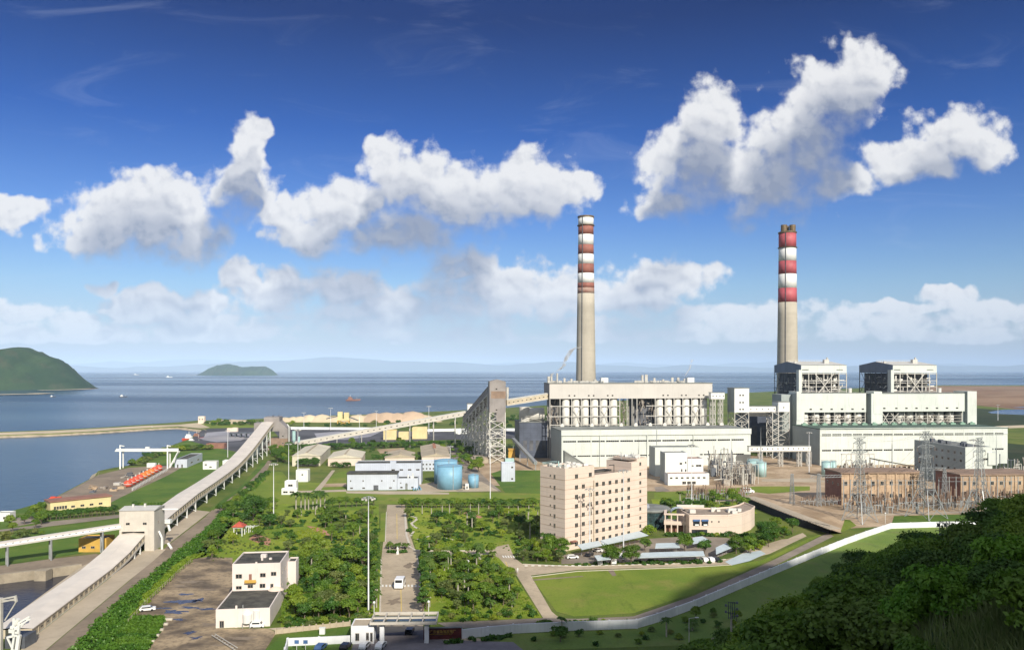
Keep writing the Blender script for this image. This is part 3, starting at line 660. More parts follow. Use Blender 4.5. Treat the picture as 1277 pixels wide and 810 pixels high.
# ---- islands and far ranges
def island(name, prof, Y, halfw, m, label, zbase=WZ - 1, rough=.12, ny=48, step=None, skew=None):
    b_ = MB(); x0, x1 = prof[0][0], prof[-1][0]; n = 170
    def pz(px):
        for (a, ya), (c, yc) in zip(prof[:-1], prof[1:]):
            if a <= px <= c: return ya + (yc - ya) * (px - a) / (c - a)
        return prof[-1][1]
    V_ = []
    for i in range(n + 1):
        px = x0 + (x1 - x0) * i / n; zc = max(1, H - (pz(px) - HY) * Y / F)
        e = min(1, min(i, n - i) / 56 + .02)
        yo = skew(px) if skew else 0
        for j in range(ny + 1):
            t = -1 + 2 * j / ny; X_ = (px - CX) * (Y + yo) / F
            prof_t = max(0, 1 - abs(t) ** 1.7)
            z = zbase + (zc - zbase) * prof_t
            z += rough * zc * noise.fractal(Vector((X_, t * halfw, 3)) / (zc * 1.2 + 20), 1, 2, 4) * prof_t ** .5 * (.25 if abs(t) < .15 else 1)
            V_.append((X_, Y + yo + t * halfw * (.12 + .88 * e), z))
    fs = [(i * (ny + 1) + j, (i + 1) * (ny + 1) + j, (i + 1) * (ny + 1) + j + 1, i * (ny + 1) + j + 1) for i in range(n) for j in range(ny)]
    b_.add(V_, fs); o = b_.build(name, M[m], smooth=True); tag(o, kind='structure'); return o
island('island', [(-330, 470), (-200, 450), (-120, 440), (-60, 446), (-20, 443), (0, 438.5), (12, 434), (22, 432.5), (33, 433), (42, 437), (52, 442.5), (60, 443.5), (70, 447), (80, 455), (88, 463), (96, 470), (104, 476), (110, 483), (114, 488)], 3060, 520, 'islandgreen', '', skew=lambda px: max(0, px) * .5)
island('island', [(246, 467.5), (252, 464.5), (262, 459), (272, 455.5), (283, 453.5), (292, 455), (300, 457.5), (312, 457), (330, 456.5), (338, 460), (346, 467)], 10800, 420, 'islandgreen', '')
def beach(pxs, w_):
    b_ = MB(); b_.sheet([p + Vector((0, 0, -.6)) for p in strip([G(x, y, WZ) for x, y in pxs], w_)]); return tag(b_.build('beach', M['sand']), kind='structure')
beach([(-40, 493), (0, 492.3), (22, 491.8), (40, 491.6), (50, 491), (57, 490.6)], 60); beach([(48, 487), (70, 486.6), (95, 485.8), (118, 484.8)], 45)
beach([(240, 467.9), (252, 467.7)], 220); beach([(250, 467.8), (346, 467.6)], 90)
rp = []; random.seed(5)
def rangepx(seed, x0, x1, base, amp, lowl):
    o_ = []
    for i in range(161):
        px = x0 + (x1 - x0) * i / 160; v = Vector((px * .011, seed, 0)); k = noise.fractal(v, 1, 2, 5)
        o_.append((px, base - amp * max(-.3, k + .15) - lowl(px)))
    return o_
island('far_mountains', rangepx(3.1, -700, 2100, 457, 6, lambda p: 9 * math.exp(-((p - 440) / 140) ** 2) + 4 * math.exp(-((p - 690) / 50) ** 2)), 41000, 1500, 'ridge', '', rough=.1)
island('far_mountains', rangepx(8.7, -700, 2100, 456, 6, lambda p: 4 * math.exp(-((p - 300) / 300) ** 2)), 62000, 3500, 'ridge', '', rough=.1)

# ---- air
hb = MB(); hb.hexa([(-62000, -4000, -8), (62000, -4000, -8), (62000, 80000, -8), (-62000, 80000, -8), (-62000, -4000, 900), (62000, -4000, 900), (62000, 80000, 900), (-62000, 80000, 900)])
hm = bpy.data.materials.new('haze_air'); hm.use_nodes = True; hm.node_tree.nodes.clear()
pv = hm.node_tree.nodes.new('ShaderNodeVolumePrincipled'); pv.inputs['Color'].default_value = (.56, .74, 1, 1); pv.inputs['Density'].default_value = 3.4e-5; pv.inputs['Anisotropy'].default_value = -.3
ho = hm.node_tree.nodes.new('ShaderNodeOutputMaterial'); hm.node_tree.links.new(pv.outputs[0], ho.inputs['Volume'])
tag(hb.build('haze', hm), kind='stuff')
# ================================================================== POWER STATION
PA = 7.0
def wmesh():                                # unit window facing -v, used by every facade
    b = MB(); f = Fr((0, 0), 0)
    b.box(f, -.5, .5, -.02, .02, 0, 1, 1)
    for a in ((-.5, -.44, 0, 1), (.44, .5, 0, 1), (-.44, .44, 0, .06), (-.44, .44, .94, 1), (-.02, .02, .06, .94)): b.box(f, a[0], a[1], -.06, .03, a[2], a[3], 0)
    return b
_w = wmesh().build('window', [M['winframe'], M['window']]); WIN_ME = _w.data; bpy.data.objects.remove(_w)
def win(parent, fr, u, v, z, w_, h_, side='f'):
    o = bpy.data.objects.new('window', WIN_ME); COL.objects.link(o); o.parent = parent
    o.location = fr.P(u, v, z) - wloc(parent); o.scale = (w_, 1, h_)
    o.rotation_euler = (0, 0, fr.a + {'f': 0, 'l': -math.pi / 2, 'r': math.pi / 2, 'b': math.pi}[side]); return o

# ---- chimneys
def chimney(name, label, c, r0, r1, top, bands, flues):
    T = thing(name, label, 'chimney', c)
    def rad(z): return r0 + (r1 - r0) * min(1, z / (top * .9)) if z < top * .9 else r1
    def seg(nm, z0, z1, m):
        b_ = MB(); n = max(2, int((z1 - z0) / 12)); b_.lathe(c, [(rad(z0 + (z1 - z0) * i / n), z0 + (z1 - z0) * i / n) for i in range(n + 1)], 40); return b_.build(nm, m, T, smooth=True)
    prev = 0
    for i, (z0, z1, m) in enumerate(bands):
        if i == 0: seg('concrete_shaft', 0, z0, M['chimcon'])
        seg('painted_band', z0, z1, M[m])
    b_ = MB(); b_.lathe(c, [(r1 + .5, top - .1), (r1 + .5, top + 1.2)], 40); b_.build('rim_ring', M['rust'], T); b_ = MB(); b_.lathe(c, [(r1 + .9, bands[-1][0] - .3), (r1 + .9, bands[-1][0] + .3)], 40)
    b_.build('gallery_ring', M['rust'], T)
    for (ax, ay, r, h_) in flues: b_ = MB(); b_.cyl(Vector(c) + Vector((ax, ay, top - 2)), Vector(c) + Vector((ax, ay, top + h_)), r, r, 20); b_.build('flue_tip', M['rust'], T)
    b_ = MB(); q = rad(60)
    for k in range(60, int(top), 3): 
        rr = rad(k) + .25; b_.beam(Vector(c) + Vector((-rr * .5, -rr * .87, k)), Vector(c) + Vector((-rad(k + 3) * .5 - .1, -rad(k + 3) * .87 - .2, k + 3)), .45)
    b_.build('ladder', M['steel_dark'], T)
    return T
Y1 = 720.; c1 = AT(730.6, Y1)
zb = lambda y, Y: ZY(y, Y)
chimney('tall_chimney', 'tall concrete chimney with four brown-red and four white bands behind the left power block', c1, 9.8, 6.9, zb(271.5, Y1),
        [(zb(366, Y1), zb(359, Y1), 'chimfade'), (zb(359, Y1), zb(353, Y1), 'chimbrown'), (zb(353, Y1), zb(341, Y1), 'chimwhite'), (zb(341, Y1), zb(329.5, Y1), 'chimbrown'), (zb(329.5, Y1), zb(317.3, Y1), 'chimwhite'), (zb(317.3, Y1), zb(305.7, Y1), 'chimbrown'),
         (zb(305.7, Y1), zb(293, Y1), 'chimwhite'), (zb(293, Y1), zb(281.3, Y1), 'chimbrown'), (zb(281.3, Y1), zb(272, Y1), 'chimwhite')],
        [(-3.2, -1.5, 2.6, 1.2), (3.2, -1.5, 2.6, 1.2), (0, 3, 2.6, 1.2)])
Y2 = 770.; c2 = AT(982, Y2)
chimney('tall_chimney', 'concrete chimney with three bright red and two white bands and flues standing above its rim', c2, 10.6, 8.1, zb(291, Y2),
        [(zb(377, Y2), zb(359.5, Y2), 'chimred'), (zb(359.5, Y2), zb(342, Y2), 'chimwhite'), (zb(342, Y2), zb(325.8, Y2), 'chimred'), (zb(325.8, Y2), zb(309, Y2), 'chimwhite'), (zb(309, Y2), zb(291.5, Y2), 'chimred')],
        [(-4.1, -2.2, 2.9, 7.6), (4.1, -2.2, 2.9, 7.6), (0, 4.2, 2.9, 7.6)])

# ---- left turbine hall
FL = Fr(AT(700.3, 576), PA); LW = 142.0
T = thing('turbine_hall', 'long low cream turbine hall of the left power block with two dark strip window lines', 'turbine hall', tuple(FL.P(0, 0)))
TZ = 25.9
b = MB(); b.box(FL, 0, LW, 0, 44, 0, TZ); b.build('wall', M['clad'], T)
b = MB(); b.box(FL, -.15, -.02, .3, 44, 0, TZ - .3); b.build('end_wall', M['clad_shade'], T)
b = MB(); b.box(FL, -.4, LW + .4, -.4, 44.4, TZ + .01, TZ + .5); b.build('roof', M['roofgrey'], T)
b = MB(); b.box(FL, -.3, LW + .3, -.75, -.42, TZ - 3.2, TZ + .9); b.build('parapet_band', M['clad'], T)
random.seed(3)
for z, h_ in ((ZY(551, 578), 1.1), (ZY(569, 578), .9)):
    u = 1.2
    while u < LW - 6:
        wl = 9.5; b = MB(); b.box(FL, u, min(u + wl, LW - .5), -.06, .05, z, z + h_); 
        for k in range(1, 6): b.box(FL, u + k * wl / 6 - .06, u + k * wl / 6 + .06, -.1, .05, z, z + h_, 1)
        b.build('strip_window', [M['window'], M['winframe']], T); u += wl + 1.0
for k in range(12):
    b = MB(); u = 8 + k * 11.6; b.bx(tuple(FL.P(u, 40, TZ + .5)), 2.6, 2.0, 1.6); b.cyl(FL.P(u, 40, TZ + 2), FL.P(u, 40, TZ + 2.9), 1, .9, 10); b.build('roof_vent', M['silo'], T)
for u in (28, 63, 98): 
    b = MB(); b.beam(FL.P(u, -.9, 0), FL.P(u, -.9, TZ - 3), .3); b.build('downpipe', M['clad'], T)

# ---- left bunker bay with its silos in a steel frame
YB = 624.; FB = Fr(AT(685.3, YB), PA); BW = 888.2; 
BL = (BW - 685.3) * YB / F * 1.04
T = thing('coal_bunker_bay', 'long pinkish cream gallery box on open steel with white silos, left power block', 'bunker bay', tuple(FB.P(0, 0)))
zt, zm, zf = ZY(478, YB), ZY(497, YB), 26.5
b = MB(); b.box(FB, 0, BL, 0, 26, zm, zt); b.build('gallery_wall', M['bunker'], T)
b = MB(); b.box(FB, -.12, -.02, .2, 26, zm, zt - .2); b.build('end_wall', M['towergrey'], T)  # left end coloured darker to stand in for its shade
b = MB(); b.box(FB, -.5, BL + .5, -.5, 26.5, zt + .01, zt + .5); b.build('roof', M['roofgrey'], T)
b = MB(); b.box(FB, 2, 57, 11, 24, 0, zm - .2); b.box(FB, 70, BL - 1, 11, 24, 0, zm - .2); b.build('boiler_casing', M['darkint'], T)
sil = [706.3, 718.6, 730, 741.9, 753.3, 765.6, 823.3, 834.8, 845.9, 857, 868.4, 879.6]
us = [(p - 685.3) * YB / F * 1.036 for p in sil]
for u in us:
    b = MB(); c = FB.P(u, 4.2, 0); b.lathe(c, [(1.4, zf - 3.5), (3.0, zf + 1.2), (3.0, zm - .3)], 20)
    o = b.build('silo', M['silo'], T, smooth=True)
    b = MB(); b.lathe(c, [(3.12, zf + 7), (3.12, zf + 7.3)], 20); b.build('silo_ring', M['steel'], o); b = MB(); b.lathe(c, [(3.12, zf + 15), (3.12, zf + 15.3)], 20); b.build('silo_ring', M['steel'], o)
cols = [0.4, 8.4] + [(us[i] + us[i + 1]) / 2 for i in range(5)] + [us[5] + 4.2, 62, 66, 70, us[6] - 4.4] + [(us[i] + us[i + 1]) / 2 for i in range(6, 11)] + [us[11] + 4]
b = MB()
for u in cols: b.beam(FB.P(u, .4, 0), FB.P(u, .4, zm), .55); b.beam(FB.P(u, 10, 0), FB.P(u, 10, zm), .5)
for a, c in ((.4, us[5] + 4.2), (us[6] - 12, us[11] + 4)):
    for z in (zf + .6, zf + 7.2, zf + 15.2): b.beam(FB.P(a, .3, z), FB.P(c, .3, z), .4, .55)
for (a, c) in ((us[1] - 3.4, us[1] + 3.6), (us[4] - 3.4, us[4] + 3.4), (us[7] - 3.4, us[7] + 3.6), (us[10] - 3.4, us[10] + 3.4)):
    b.beam(FB.P(a, .3, zf + .6), FB.P(c, .3, zf + 15.2), .35); b.beam(FB.P(c, .3, zf + .6), FB.P(a, .3, zf + 15.2), .35)
b.build('steel_frame', M['steel'], T)
b = MB(); random.seed(12)
for a, c in ((1, 8), (57, 64), (70, 86)):
    for k in range(26):
        u = random.uniform(a, c); v = random.uniform(2, 10); z = random.uniform(zf, zm - 3); dz = random.uniform(-8, 8)
        b.cyl(FB.P(u, v, z), FB.P(u + random.uniform(-2.5, 2.5), v, max(zf - 6, min(zm, z + dz))), random.uniform(.2, .55), n=6)
b.build('pipework', M['pipe'], T)
random.seed(4)
for x_, w_, h_ in [(686, 2.2, 5), (690, 1.6, 7), (696, 1.5, 7.5), (708, 1.6, 4.5), (716, 2, 3), (745, 2.5, 2.5), (803, 2, 6), (808, 2.2, 8), (822, 1.6, 4.5), (833, 2, 2.5), (842, 1.8, 5), (852, 1.8, 5), (861, 1.5, 3)]:
    p = FB.P((x_ - 685.3) * .646, random.uniform(4, 16), zt + .5); b = MB()
    if random.random() < .6: b.cyl(p, p + Vector((0, 0, h_)), w_ * .5, n=10)
    else: b.bx(tuple(p), w_, w_, h_ * .8)
    b.build('roof_stack', M['steel'], T)
for k in range(70):
    p = FB.P(random.choice([random.uniform(2, 50), random.uniform(70, 112)]), random.uniform(3, 20), zt + .5); b = MB(); b.bx(tuple(p), random.uniform(.6, 3), random.uniform(.5, 2), random.uniform(.5, 1.8)); b.build('roof_unit', M['steel'], T)
b = MB()
for a, c in ((1, 52), (68, 118)):
    for z in (.6, 1.2): b.beam(FB.P(a, .6, zt + .5 + z), FB.P(c, .6, zt + .5 + z), .1)
    for k in range(int((c - a) / 2)): b.beam(FB.P(a + 2 * k, .6, zt + .5), FB.P(a + 2 * k, .6, zt + 1.8), .1)
b.build('roof_railing', M['steel_grey'], T)
for x_ in (757, 869): 
    b = MB(); u = (x_ - 685.3) * .63; b.box(FB, u - 2.8, u + 2.8, 5, 10, zt + .5, zt + 4.4); b.build('roof_cabin', M['white'], T)
for x_ in (709.5, 716, 733.5, 739.5, 757, 763, 826.5, 832.5, 850, 855.5, 872, 878): win(T, FB, (x_ - 685.3) * .646, -.08, zm + 1.8, 1.3, 1.2)

# ---- boilers' side house, coloured dark for its shade, with a round duct on top
FD = Fr(AT(647.8, 636), PA)
T = thing('boiler_annex', 'dark blue-grey clad annex left of the power block with a round pale duct on top', 'industrial building', tuple(FD.P(0, 0)))
za = ZY(526.5, 636)
b = MB(); b.box(FD, 0, 23, 0, 30, 0, za); b.build('wall', M['navy'], T)
b = MB(); b.box(FD, -.3, 23.3, -.3, 30.3, za + .01, za + .5); b.build('roof', M['roofgrey'], T)
b = MB(); b.cyl(FD.P(5, 8, za + .6), FD.P(5, 8, za + 12), 4.2, n=18); b.cyl(FD.P(8, 10, za + 6), FD.P(21, 10, za + 6), 5.2, n=18); b.build('round_duct', M['silo'], T, smooth=False)
b = MB(); b.lattice([FD.P(u, v, za) for u, v in ((2, .6), (22, .6), (22, 16), (2, 16))], [FD.P(u, v, za + 5) for u, v in ((2, .6), (22, .6), (22, 16), (2, 16))], 1, .4); b.build('duct_frame', M['steel'], T)
for u in (3, 8, 13, 18):
    b = MB(); b.box(FD, u, u + 3, -.12, .02, 6, 14); b.build('louvre', M['darkint'], T)
b = MB(); p0, p1 = AT(640, 640, 15), AT(668, 560, 5); b.beam(p0, p1, 2.4, 2.0); 
for t in (.0, .33, .66, 1): q = p0.lerp(p1, t); b.beam((q.x, q.y, 0), q, .5)
o = b.build('sloping_conveyor', M['steel_grey']); tag(o, 'small grey sloping conveyor beside the dark blue annex', 'conveyor')

# ---- link tower and corridors between the two blocks
YK = 628.
FK = Fr(AT(916, YK), PA)
T = thing('link_tower', 'white box tower on braced steel legs with three rows of paired windows', 'transfer tower', tuple(FK.P(0, 0)))
z0_, z1_ = ZY(514, YK), ZY(484, YK)
b = MB(); b.box(FK, 0, 12, 0, 14, z0_, z1_); b.build('wall', M['white'], T)
b = MB(); b.box(FK, -.12, -.02, .1, 14, z0_, z1_); b.build('side_wall', M['clad_shade'], T)
b = MB(); b.box(FK, -.3, 12.3, -.3, 14.3, z1_ + .01, z1_ + .4); b.build('roof', M['roofgrey'], T)
b = MB(); b.lattice([FK.P(u, v, 0) for u, v in ((.3, .3), (11.7, .3), (11.7, 13.7), (.3, 13.7))], [FK.P(u, v, z0_) for u, v in ((.3, .3), (11.7, .3), (11.7, 13.7), (.3, 13.7))], 5, .5, .3)
b.build('steel_legs', M['steel'], T)
for z in (ZY(493.5, YK), ZY(502.5, YK), ZY(511, YK)):
    for u in (4.6, 7.0): win(T, FK, u, -.05, z, 1.4, 1.2)
def corridor(name, label, fr, u0, u1, v0, v1, z0, z1, wall='white', nwin=5, roof='roofgrey', piers=(), legm='steel'):
    T_ = thing(name, label, 'corridor bridge', tuple(fr.P(u0, v0, 0)))
    b_ = MB(); b_.box(fr, u0, u1, v0, v1, z0, z1); b_.build('wall', M[wall], T_)
    b_ = MB(); b_.box(fr, u0 - .2, u1 + .2, v0 - .3, v1 + .3, z1 + .01, z1 + .35); b_.build('roof', M[roof], T_)
    b_ = MB(); b_.box(fr, u0, u1, v0 + .2, v1 - .2, z0 - .7, z0 - .02)
    for u in piers:
        b_.lattice([fr.P(u + a, v, 0) for a, v in ((-1.2, v0 + .4), (1.2, v0 + .4), (1.2, v1 - .4), (-1.2, v1 - .4))], [fr.P(u + a, v, z0 - .7) for a, v in ((-1.2, v0 + .4), (1.2, v0 + .4), (1.2, v1 - .4), (-1.2, v1 - .4))], max(2, int(z0 / 6)), .4, .2)
    b_.build('support_frame', M[legm], T_)
    for k in range(nwin): win(T_, fr, u0 + (k + .6) * (u1 - u0) / nwin, v0 - .04, z0 + (z1 - z0) * .35, .8, .9)
    return T_
corridor('corridor_bridge', 'short white corridor joining the pinkish gallery box to the white link tower', FK, -17.6, -6.4, 4, 9, ZY(497, 628), ZY(489.5, 628), nwin=4, piers=(-15, -9))
corridor('corridor_bridge', 'white corridor running from the link tower to the lattice-legged head house', FK, 12.2, 36.4, 4, 10, ZY(513.5, YK), ZY(507, YK), nwin=5)
T = thing('head_house', 'white block house on a tall zigzag lattice tower between the blocks', 'transfer tower', tuple(FK.P(36.5, 0)))
b = MB(); b.box(FK, 36.6, 46, 1, 12, ZY(513.5, YK), ZY(501.5, YK)); b.build('wall', M['white'], T)
b = MB(); b.box(FK, 36.4, 46.2, .8, 12.2, ZY(501.5, YK) + .01, ZY(501.5, YK) + .4); b.build('roof', M['roofgrey'], T)
b = MB(); zz = ZY(513.5, YK)
b.lattice([FK.P(u, v, 0) for u, v in ((31.8, 1.2), (45.8, 1.2), (45.8, 11.8), (31.8, 11.8))], [FK.P(u, v, zz) for u, v in ((31.8, 1.2), (45.8, 1.2), (45.8, 11.8), (31.8, 11.8))], 5, .6, .35)
b.beam(FK.P(36.6, 1.2, 0), FK.P(36.6, 1.2, zz), .6)
b.build('lattice_legs', M['steel'], T)
win(T, FK, 41, .95, ZY(509, YK), 1, 1)
T = thing('boiler_annex', 'dark navy clad block filling the gap behind the white link corridor', 'industrial building', tuple(AT(937, 690)))
fx = Fr(AT(934, 690), PA); b = MB(); b.box(fx, 0, 26, 0, 30, 0, ZY(519, 690)); b.build('wall', M['navy'], T)
b = MB(); b.gable(fx, 0, 26, 0, 30, ZY(519, 690) + .01, 3, 'u'); b.build('roof', M['roofdark'], T)
for k in range(3): b = MB(); b.box(fx, 3 + 8 * k, 7 + 8 * k, -.12, .02, 5, 22); b.build('louvre', M['darkint'], T)
FE = Fr(AT(934, 578), 4)
corridor('corridor_bridge', 'low white pipe bridge on slim legs crossing in front of the dark gap', FE, 0, 46, 0, 3.5, ZY(562, 578), ZY(556.5, 578), nwin=12, piers=(9, 24, 38, 45))

# ---- right turbine hall
FR = Fr(AT(1022.6, 588), 5.0); RW = 146.0
T = thing('turbine_hall', 'long cream turbine hall of the right power block with a grey-green end wall', 'turbine hall', tuple(FR.P(0, 0)))
TZ = 26.4
b = MB(); b.box(FR, 0, RW, 0, 46, 0, TZ); b.build('wall', M['clad'], T)
b = MB(); b.box(FR, -.15, -.02, .3, 46, 0, TZ - .2); b.build('end_wall', M['clad_shade'], T)
b = MB(); b.box(FR, -.4, RW + .4, -.4, 46.4, TZ + .01, TZ + .5); b.build('roof', M['greenroof'], T)
for z, h_ in ((ZY(543.2, 590), 1.5), (ZY(562, 590), 1.1)):
    u = 1.5
    while u < RW - 5:
        wl = 6.9; b = MB(); b.box(FR, u, min(u + wl, RW - .5), -.06, .05, z, z + h_)
        for k in range(1, 5): b.box(FR, u + k * wl / 5 - .06, u + k * wl / 5 + .06, -.1, .05, z, z + h_, 1)
        b.build('strip_window', [M['window'], M['winframe']], T); u += wl + 1.0
for k in range(18):
    b = MB(); u = 5 + k * 8.1; b.bx(tuple(FR.P(u, 36, TZ + .5)), 4, 2.6, 1.3); b.cyl(FR.P(u, 36, TZ + 1.7), FR.P(u, 36, TZ + 2.6), 1.1, .9, 10); b.build('roof_vent', M['greenunit'], T)
b = MB(); b.box(FR, 0, RW, -.35, -.02, TZ - 4.4, TZ - 4.1); b.box(FR, 0, RW, -.35, -.02, TZ + .5, TZ + .9); b.build('wall_ledge', M['clad'], T)

# ---- right bunker bay
YR = 636.; FQ = Fr(AT(993.4, YR), 5.0); q_ = lambda px: (px - 993.4) * YR / F * (1.037 + (px - 993.4) * .00009)
T = thing('coal_bunker_bay', 'cream stepped bunker building with open bays, right power block', 'bunker bay', tuple(FQ.P(0, 0)))
z14, z31, ztp, ztr = ZY(514, YR), 26.9, ZY(490.5, YR), ZY(488, YR)
b = MB(); b.box(FQ, 0, q_(1003), 0, 16, 0, ztp); b.box(FQ, q_(1003), q_(1080), 0, 16, z14, ztp); b.box(FQ, 0, q_(999), -.3, 14, 30, ztr)
b.box(FQ, q_(1085), q_(1099), -2, 16, 0, ztp); b.box(FQ, q_(1099), q_(1201), -2, 16, z14 + .5, ztp - .3); b.box(FQ, q_(1088), q_(1098), -2.2, 10, 35, ztr)
b.box(FQ, q_(1203.7), q_(1215), -3, 15, 0, ztr); b.box(FQ, q_(1201) + .05, q_(1203.7) - .05, 1, 14, 0, ztp - 1)
b.build('wall', M['clad'], T)
for a in ((-.14, -.02, .1, 16, 0, ztp), (q_(1085) - .14, q_(1085) - .02, -1.9, 14, 0, ztp - .1), (q_(1203.7) - .14, q_(1203.7) - .02, -2.9, .9, 26, ztr - .1), (-9, -.2, 8, 26, 0, ztp - 1)): b = MB(); b.box(FQ, *a); b.build('side_wall', M['clad_shade'], T)
b = MB(); b.box(FQ, q_(1000), q_(1083), .3, 16.3, ztp + .01, ztp + .4); b.box(FQ, q_(1100), q_(1201), -1.8, 16.3, ztp + .01, ztp + .4); b.build('roof', M['roofgrey'], T)
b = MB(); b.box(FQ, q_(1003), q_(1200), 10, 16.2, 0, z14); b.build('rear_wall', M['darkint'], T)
for px in [1011, 1024, 1037, 1050, 1063, 1076]: win(T, FQ, q_(px), -.05, ZY(511, YR), 2.0, 1.2)
for px in [1101, 1116, 1128.5, 1141, 1154, 1166.5, 1179, 1191.5]: win(T, FQ, q_(px), -2.05, ZY(510, YR), 2.0, 1.2)
for px in [1007, 1021, 1035, 1048, 1061, 1074, 1127, 1139, 1152, 1164.5, 1177, 1190]:
    b = MB(); c = FQ.P(q_(px), 6, 0); b.lathe(c, [(1.5, 22), (3.1, 26), (3.1, z14 - .1)], 18); b.build('silo', M['silo'], T, smooth=True)
b = MB()
for a, c in ((1003.5, 1079.5), (1100, 1200)):
    n = int((c - a) / 12.6)
    for i in range(n + 1): u = q_(a + (c - a) * i / n); b.beam(FQ.P(u, .8, 20), FQ.P(u, .8, z14 + .5), .45)
    for z in (28.5, 31, 33.2): b.beam(FQ.P(q_(a), .6, z), FQ.P(q_(c), .6, z), .3, .3)
for a, c in ((1110, 1122), (1100, 1109)): b.beam(FQ.P(q_(a), .5, z31), FQ.P(q_(c), .5, z14), .5); b.beam(FQ.P(q_(c), .5, z31), FQ.P(q_(a), .5, z14), .5)
b.build('steel_frame', M['steel'], T)
b = MB(); random.seed(8)
for k in range(150):
    u = random.choice([random.uniform(q_(1010), q_(1079)), random.uniform(q_(1126), q_(1190))]); z = random.uniform(26, 32.5); b.cyl(FQ.P(u, random.uniform(1, 3), z), FQ.P(u + random.uniform(-3, 3), random.uniform(1, 3), z + random.uniform(-2, 3)), random.uniform(.12, .4), n=6)
b.build('pipework', M['pipe'], T)
for px in (1066, 1179): b = MB(); b.cyl(FQ.P(q_(px), 8, ztp + .4), FQ.P(q_(px), 8, ztp + 4), 1.5, n=14); b.build('roof_tank', M['silo'], T)

# ---- the two boiler houses
def boiler_house(label, px0, px1, tower=True):
    Y = 668.; fr = Fr(AT(px0, Y), 5); W_ = (px1 - px0) * Y / F * 1.047; D_ = 54.
    T_ = thing('boiler_house', label, 'boiler house', tuple(fr.P(0, 0))); zt_, zs = ZY(455, Y), ZY(464.8, Y)
    b_ = MB(); b_.box(fr, 0, W_, 0, D_, zs, zt_); b_.build('roof_slab_wall', M['clad'], T_)
    b_ = MB(); b_.box(fr, -.2, -.02, 0, D_, zs, zt_ + .2); p = [fr.P(-.2, 0, zt_ + .2), fr.P(-.2, D_, zt_ + .2), fr.P(-.2, D_ / 2, zt_ + 3.2)]; b_.add(p, [(0, 2, 1)]); b_.build('gable_end', mat('shaded_end_cladding', (.15, .18, .24), .6, .1, .1, streak=.2) if 'shaded_end_cladding' not in bpy.data.materials else bpy.data.materials['shaded_end_cladding'], T_)  # gable end in a darker colour that stands in for shade
    b_ = MB(); b_.gable(fr, -.1, W_ + .3, -.4, D_ + .4, zt_ + .01, 3.2, 'u'); b_.build('roof', M['rooflight'], T_)
    b_ = MB()
    for z in (3.4, 4.4): b_.beam(fr.P(1, D_ / 2, zt_ + z), fr.P(W_ - 6, D_ / 2, zt_ + z), .15)
    for k in range(15): b_.beam(fr.P(1 + k * 2.2, D_ / 2, zt_ + 3), fr.P(1 + k * 2.2, D_ / 2, zt_ + 4.5), .15)
    b_.bx(tuple(fr.P(W_ - 10, D_ * .3, zt_ + 1.5)), 4, 4, 3.5); b_.cyl(fr.P(W_ - 9, D_ * .3, zt_ + 5), fr.P(W_ - 9, D_ * .3, zt_ + 6.6), .8, n=8); b_.bx(tuple(fr.P(2, D_ * .3, zt_ + 1.5)), 1.5, 1.5, 2)
    b_.build('roof_railing', M['steel'], T_)
    zf_ = 30.
    b_ = MB(); nu = 6; lv = [zf_ - 30, zf_ + 7, zf_ + 14, zf_ + 21.5, zf_ + 29, zs]
    uu = [W_ * i / nu for i in range(nu + 1)]
    for u in uu: b_.beam(fr.P(u if u else .3, .4, 0), fr.P(u if u else .3, .4, zs), .65)
    for z in (46, 52, 56, 61, 66.6): b_.beam(fr.P(0, .4, z), fr.P(W_, .4, z), .45)
    a_, c_ = W_ * .3, W_ * .72
    b_.beam(fr.P(a_, .2, 47), fr.P(c_, .2, 67), .7); b_.beam(fr.P(c_, .2, 47), fr.P(a_, .2, 67), .7)
    b_.build('front_frame', M['steel'], T_)
    b_ = MB(); vv = [D_ * i / 6 for i in range(7)]
    for v in vv: b_.beam(fr.P(.2, v, 0), fr.P(.2, v, zs), .55)
    for z in range(12, 68, 6): b_.beam(fr.P(.2, 0, z), fr.P(.2, D_, z), .35)
    for i in range(6):
        for k, z in enumerate(range(12, 62, 12)):
            if (i + k) % 2: b_.beam(fr.P(.2, vv[i], z), fr.P(.2, vv[i + 1], z + 12), .3)
            elif i > 3: b_.beam(fr.P(.2, vv[i + 1], z), fr.P(.2, vv[i], z + 12), .3)
    b_.build('side_frame', M['steel_dark'], T_)  # dark steel colour stands in for the shade on this side
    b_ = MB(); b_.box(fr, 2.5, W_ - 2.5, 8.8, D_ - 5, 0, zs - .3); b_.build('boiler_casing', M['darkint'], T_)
    b_ = MB(); random.seed(int(px0))
    for k in range(5): z = 30 + k * 7.2; b_.box(fr, 1, W_ - 1, .9, 8.6, z, z + .35)
    for k in range(5): z = 30 + k * 7.2; b_.box(fr, .6, 2.4, 8.7, D_ - 2, z, z + .3)
    b_.build('floor_gratings', M['steel'], T_)
    b_ = MB()
    for k in range(60):
        u, v, z = random.uniform(2, W_ - 2), random.uniform(1.5, 7), random.uniform(42, 64); t = random.random()
        if t < .4: b_.cyl(fr.P(u, v, z), fr.P(u, v, z + random.uniform(2, 7)), random.uniform(.3, .9), n=8)
        elif t < .8: b_.cyl(fr.P(u, v, z), fr.P(min(W_ - 1, u + random.uniform(2, 8)), v, z), random.uniform(.25, .7), n=8)
        else: b_.bx(tuple(fr.P(u, v, z)), random.uniform(1.5, 3.5), 2, random.uniform(1.5, 3.5))
    for k in range(40):
        v, z = random.uniform(10, D_ - 4), random.uniform(30, 64); b_.cyl(fr.P(random.uniform(.8, 2.4), v, z), fr.P(random.uniform(.8, 2.4), v + random.uniform(-4, 4), z + random.uniform(-3, 3)), random.uniform(.2, .6), n=6)
    b_.build('boiler_pipework', M['silo'], T_)
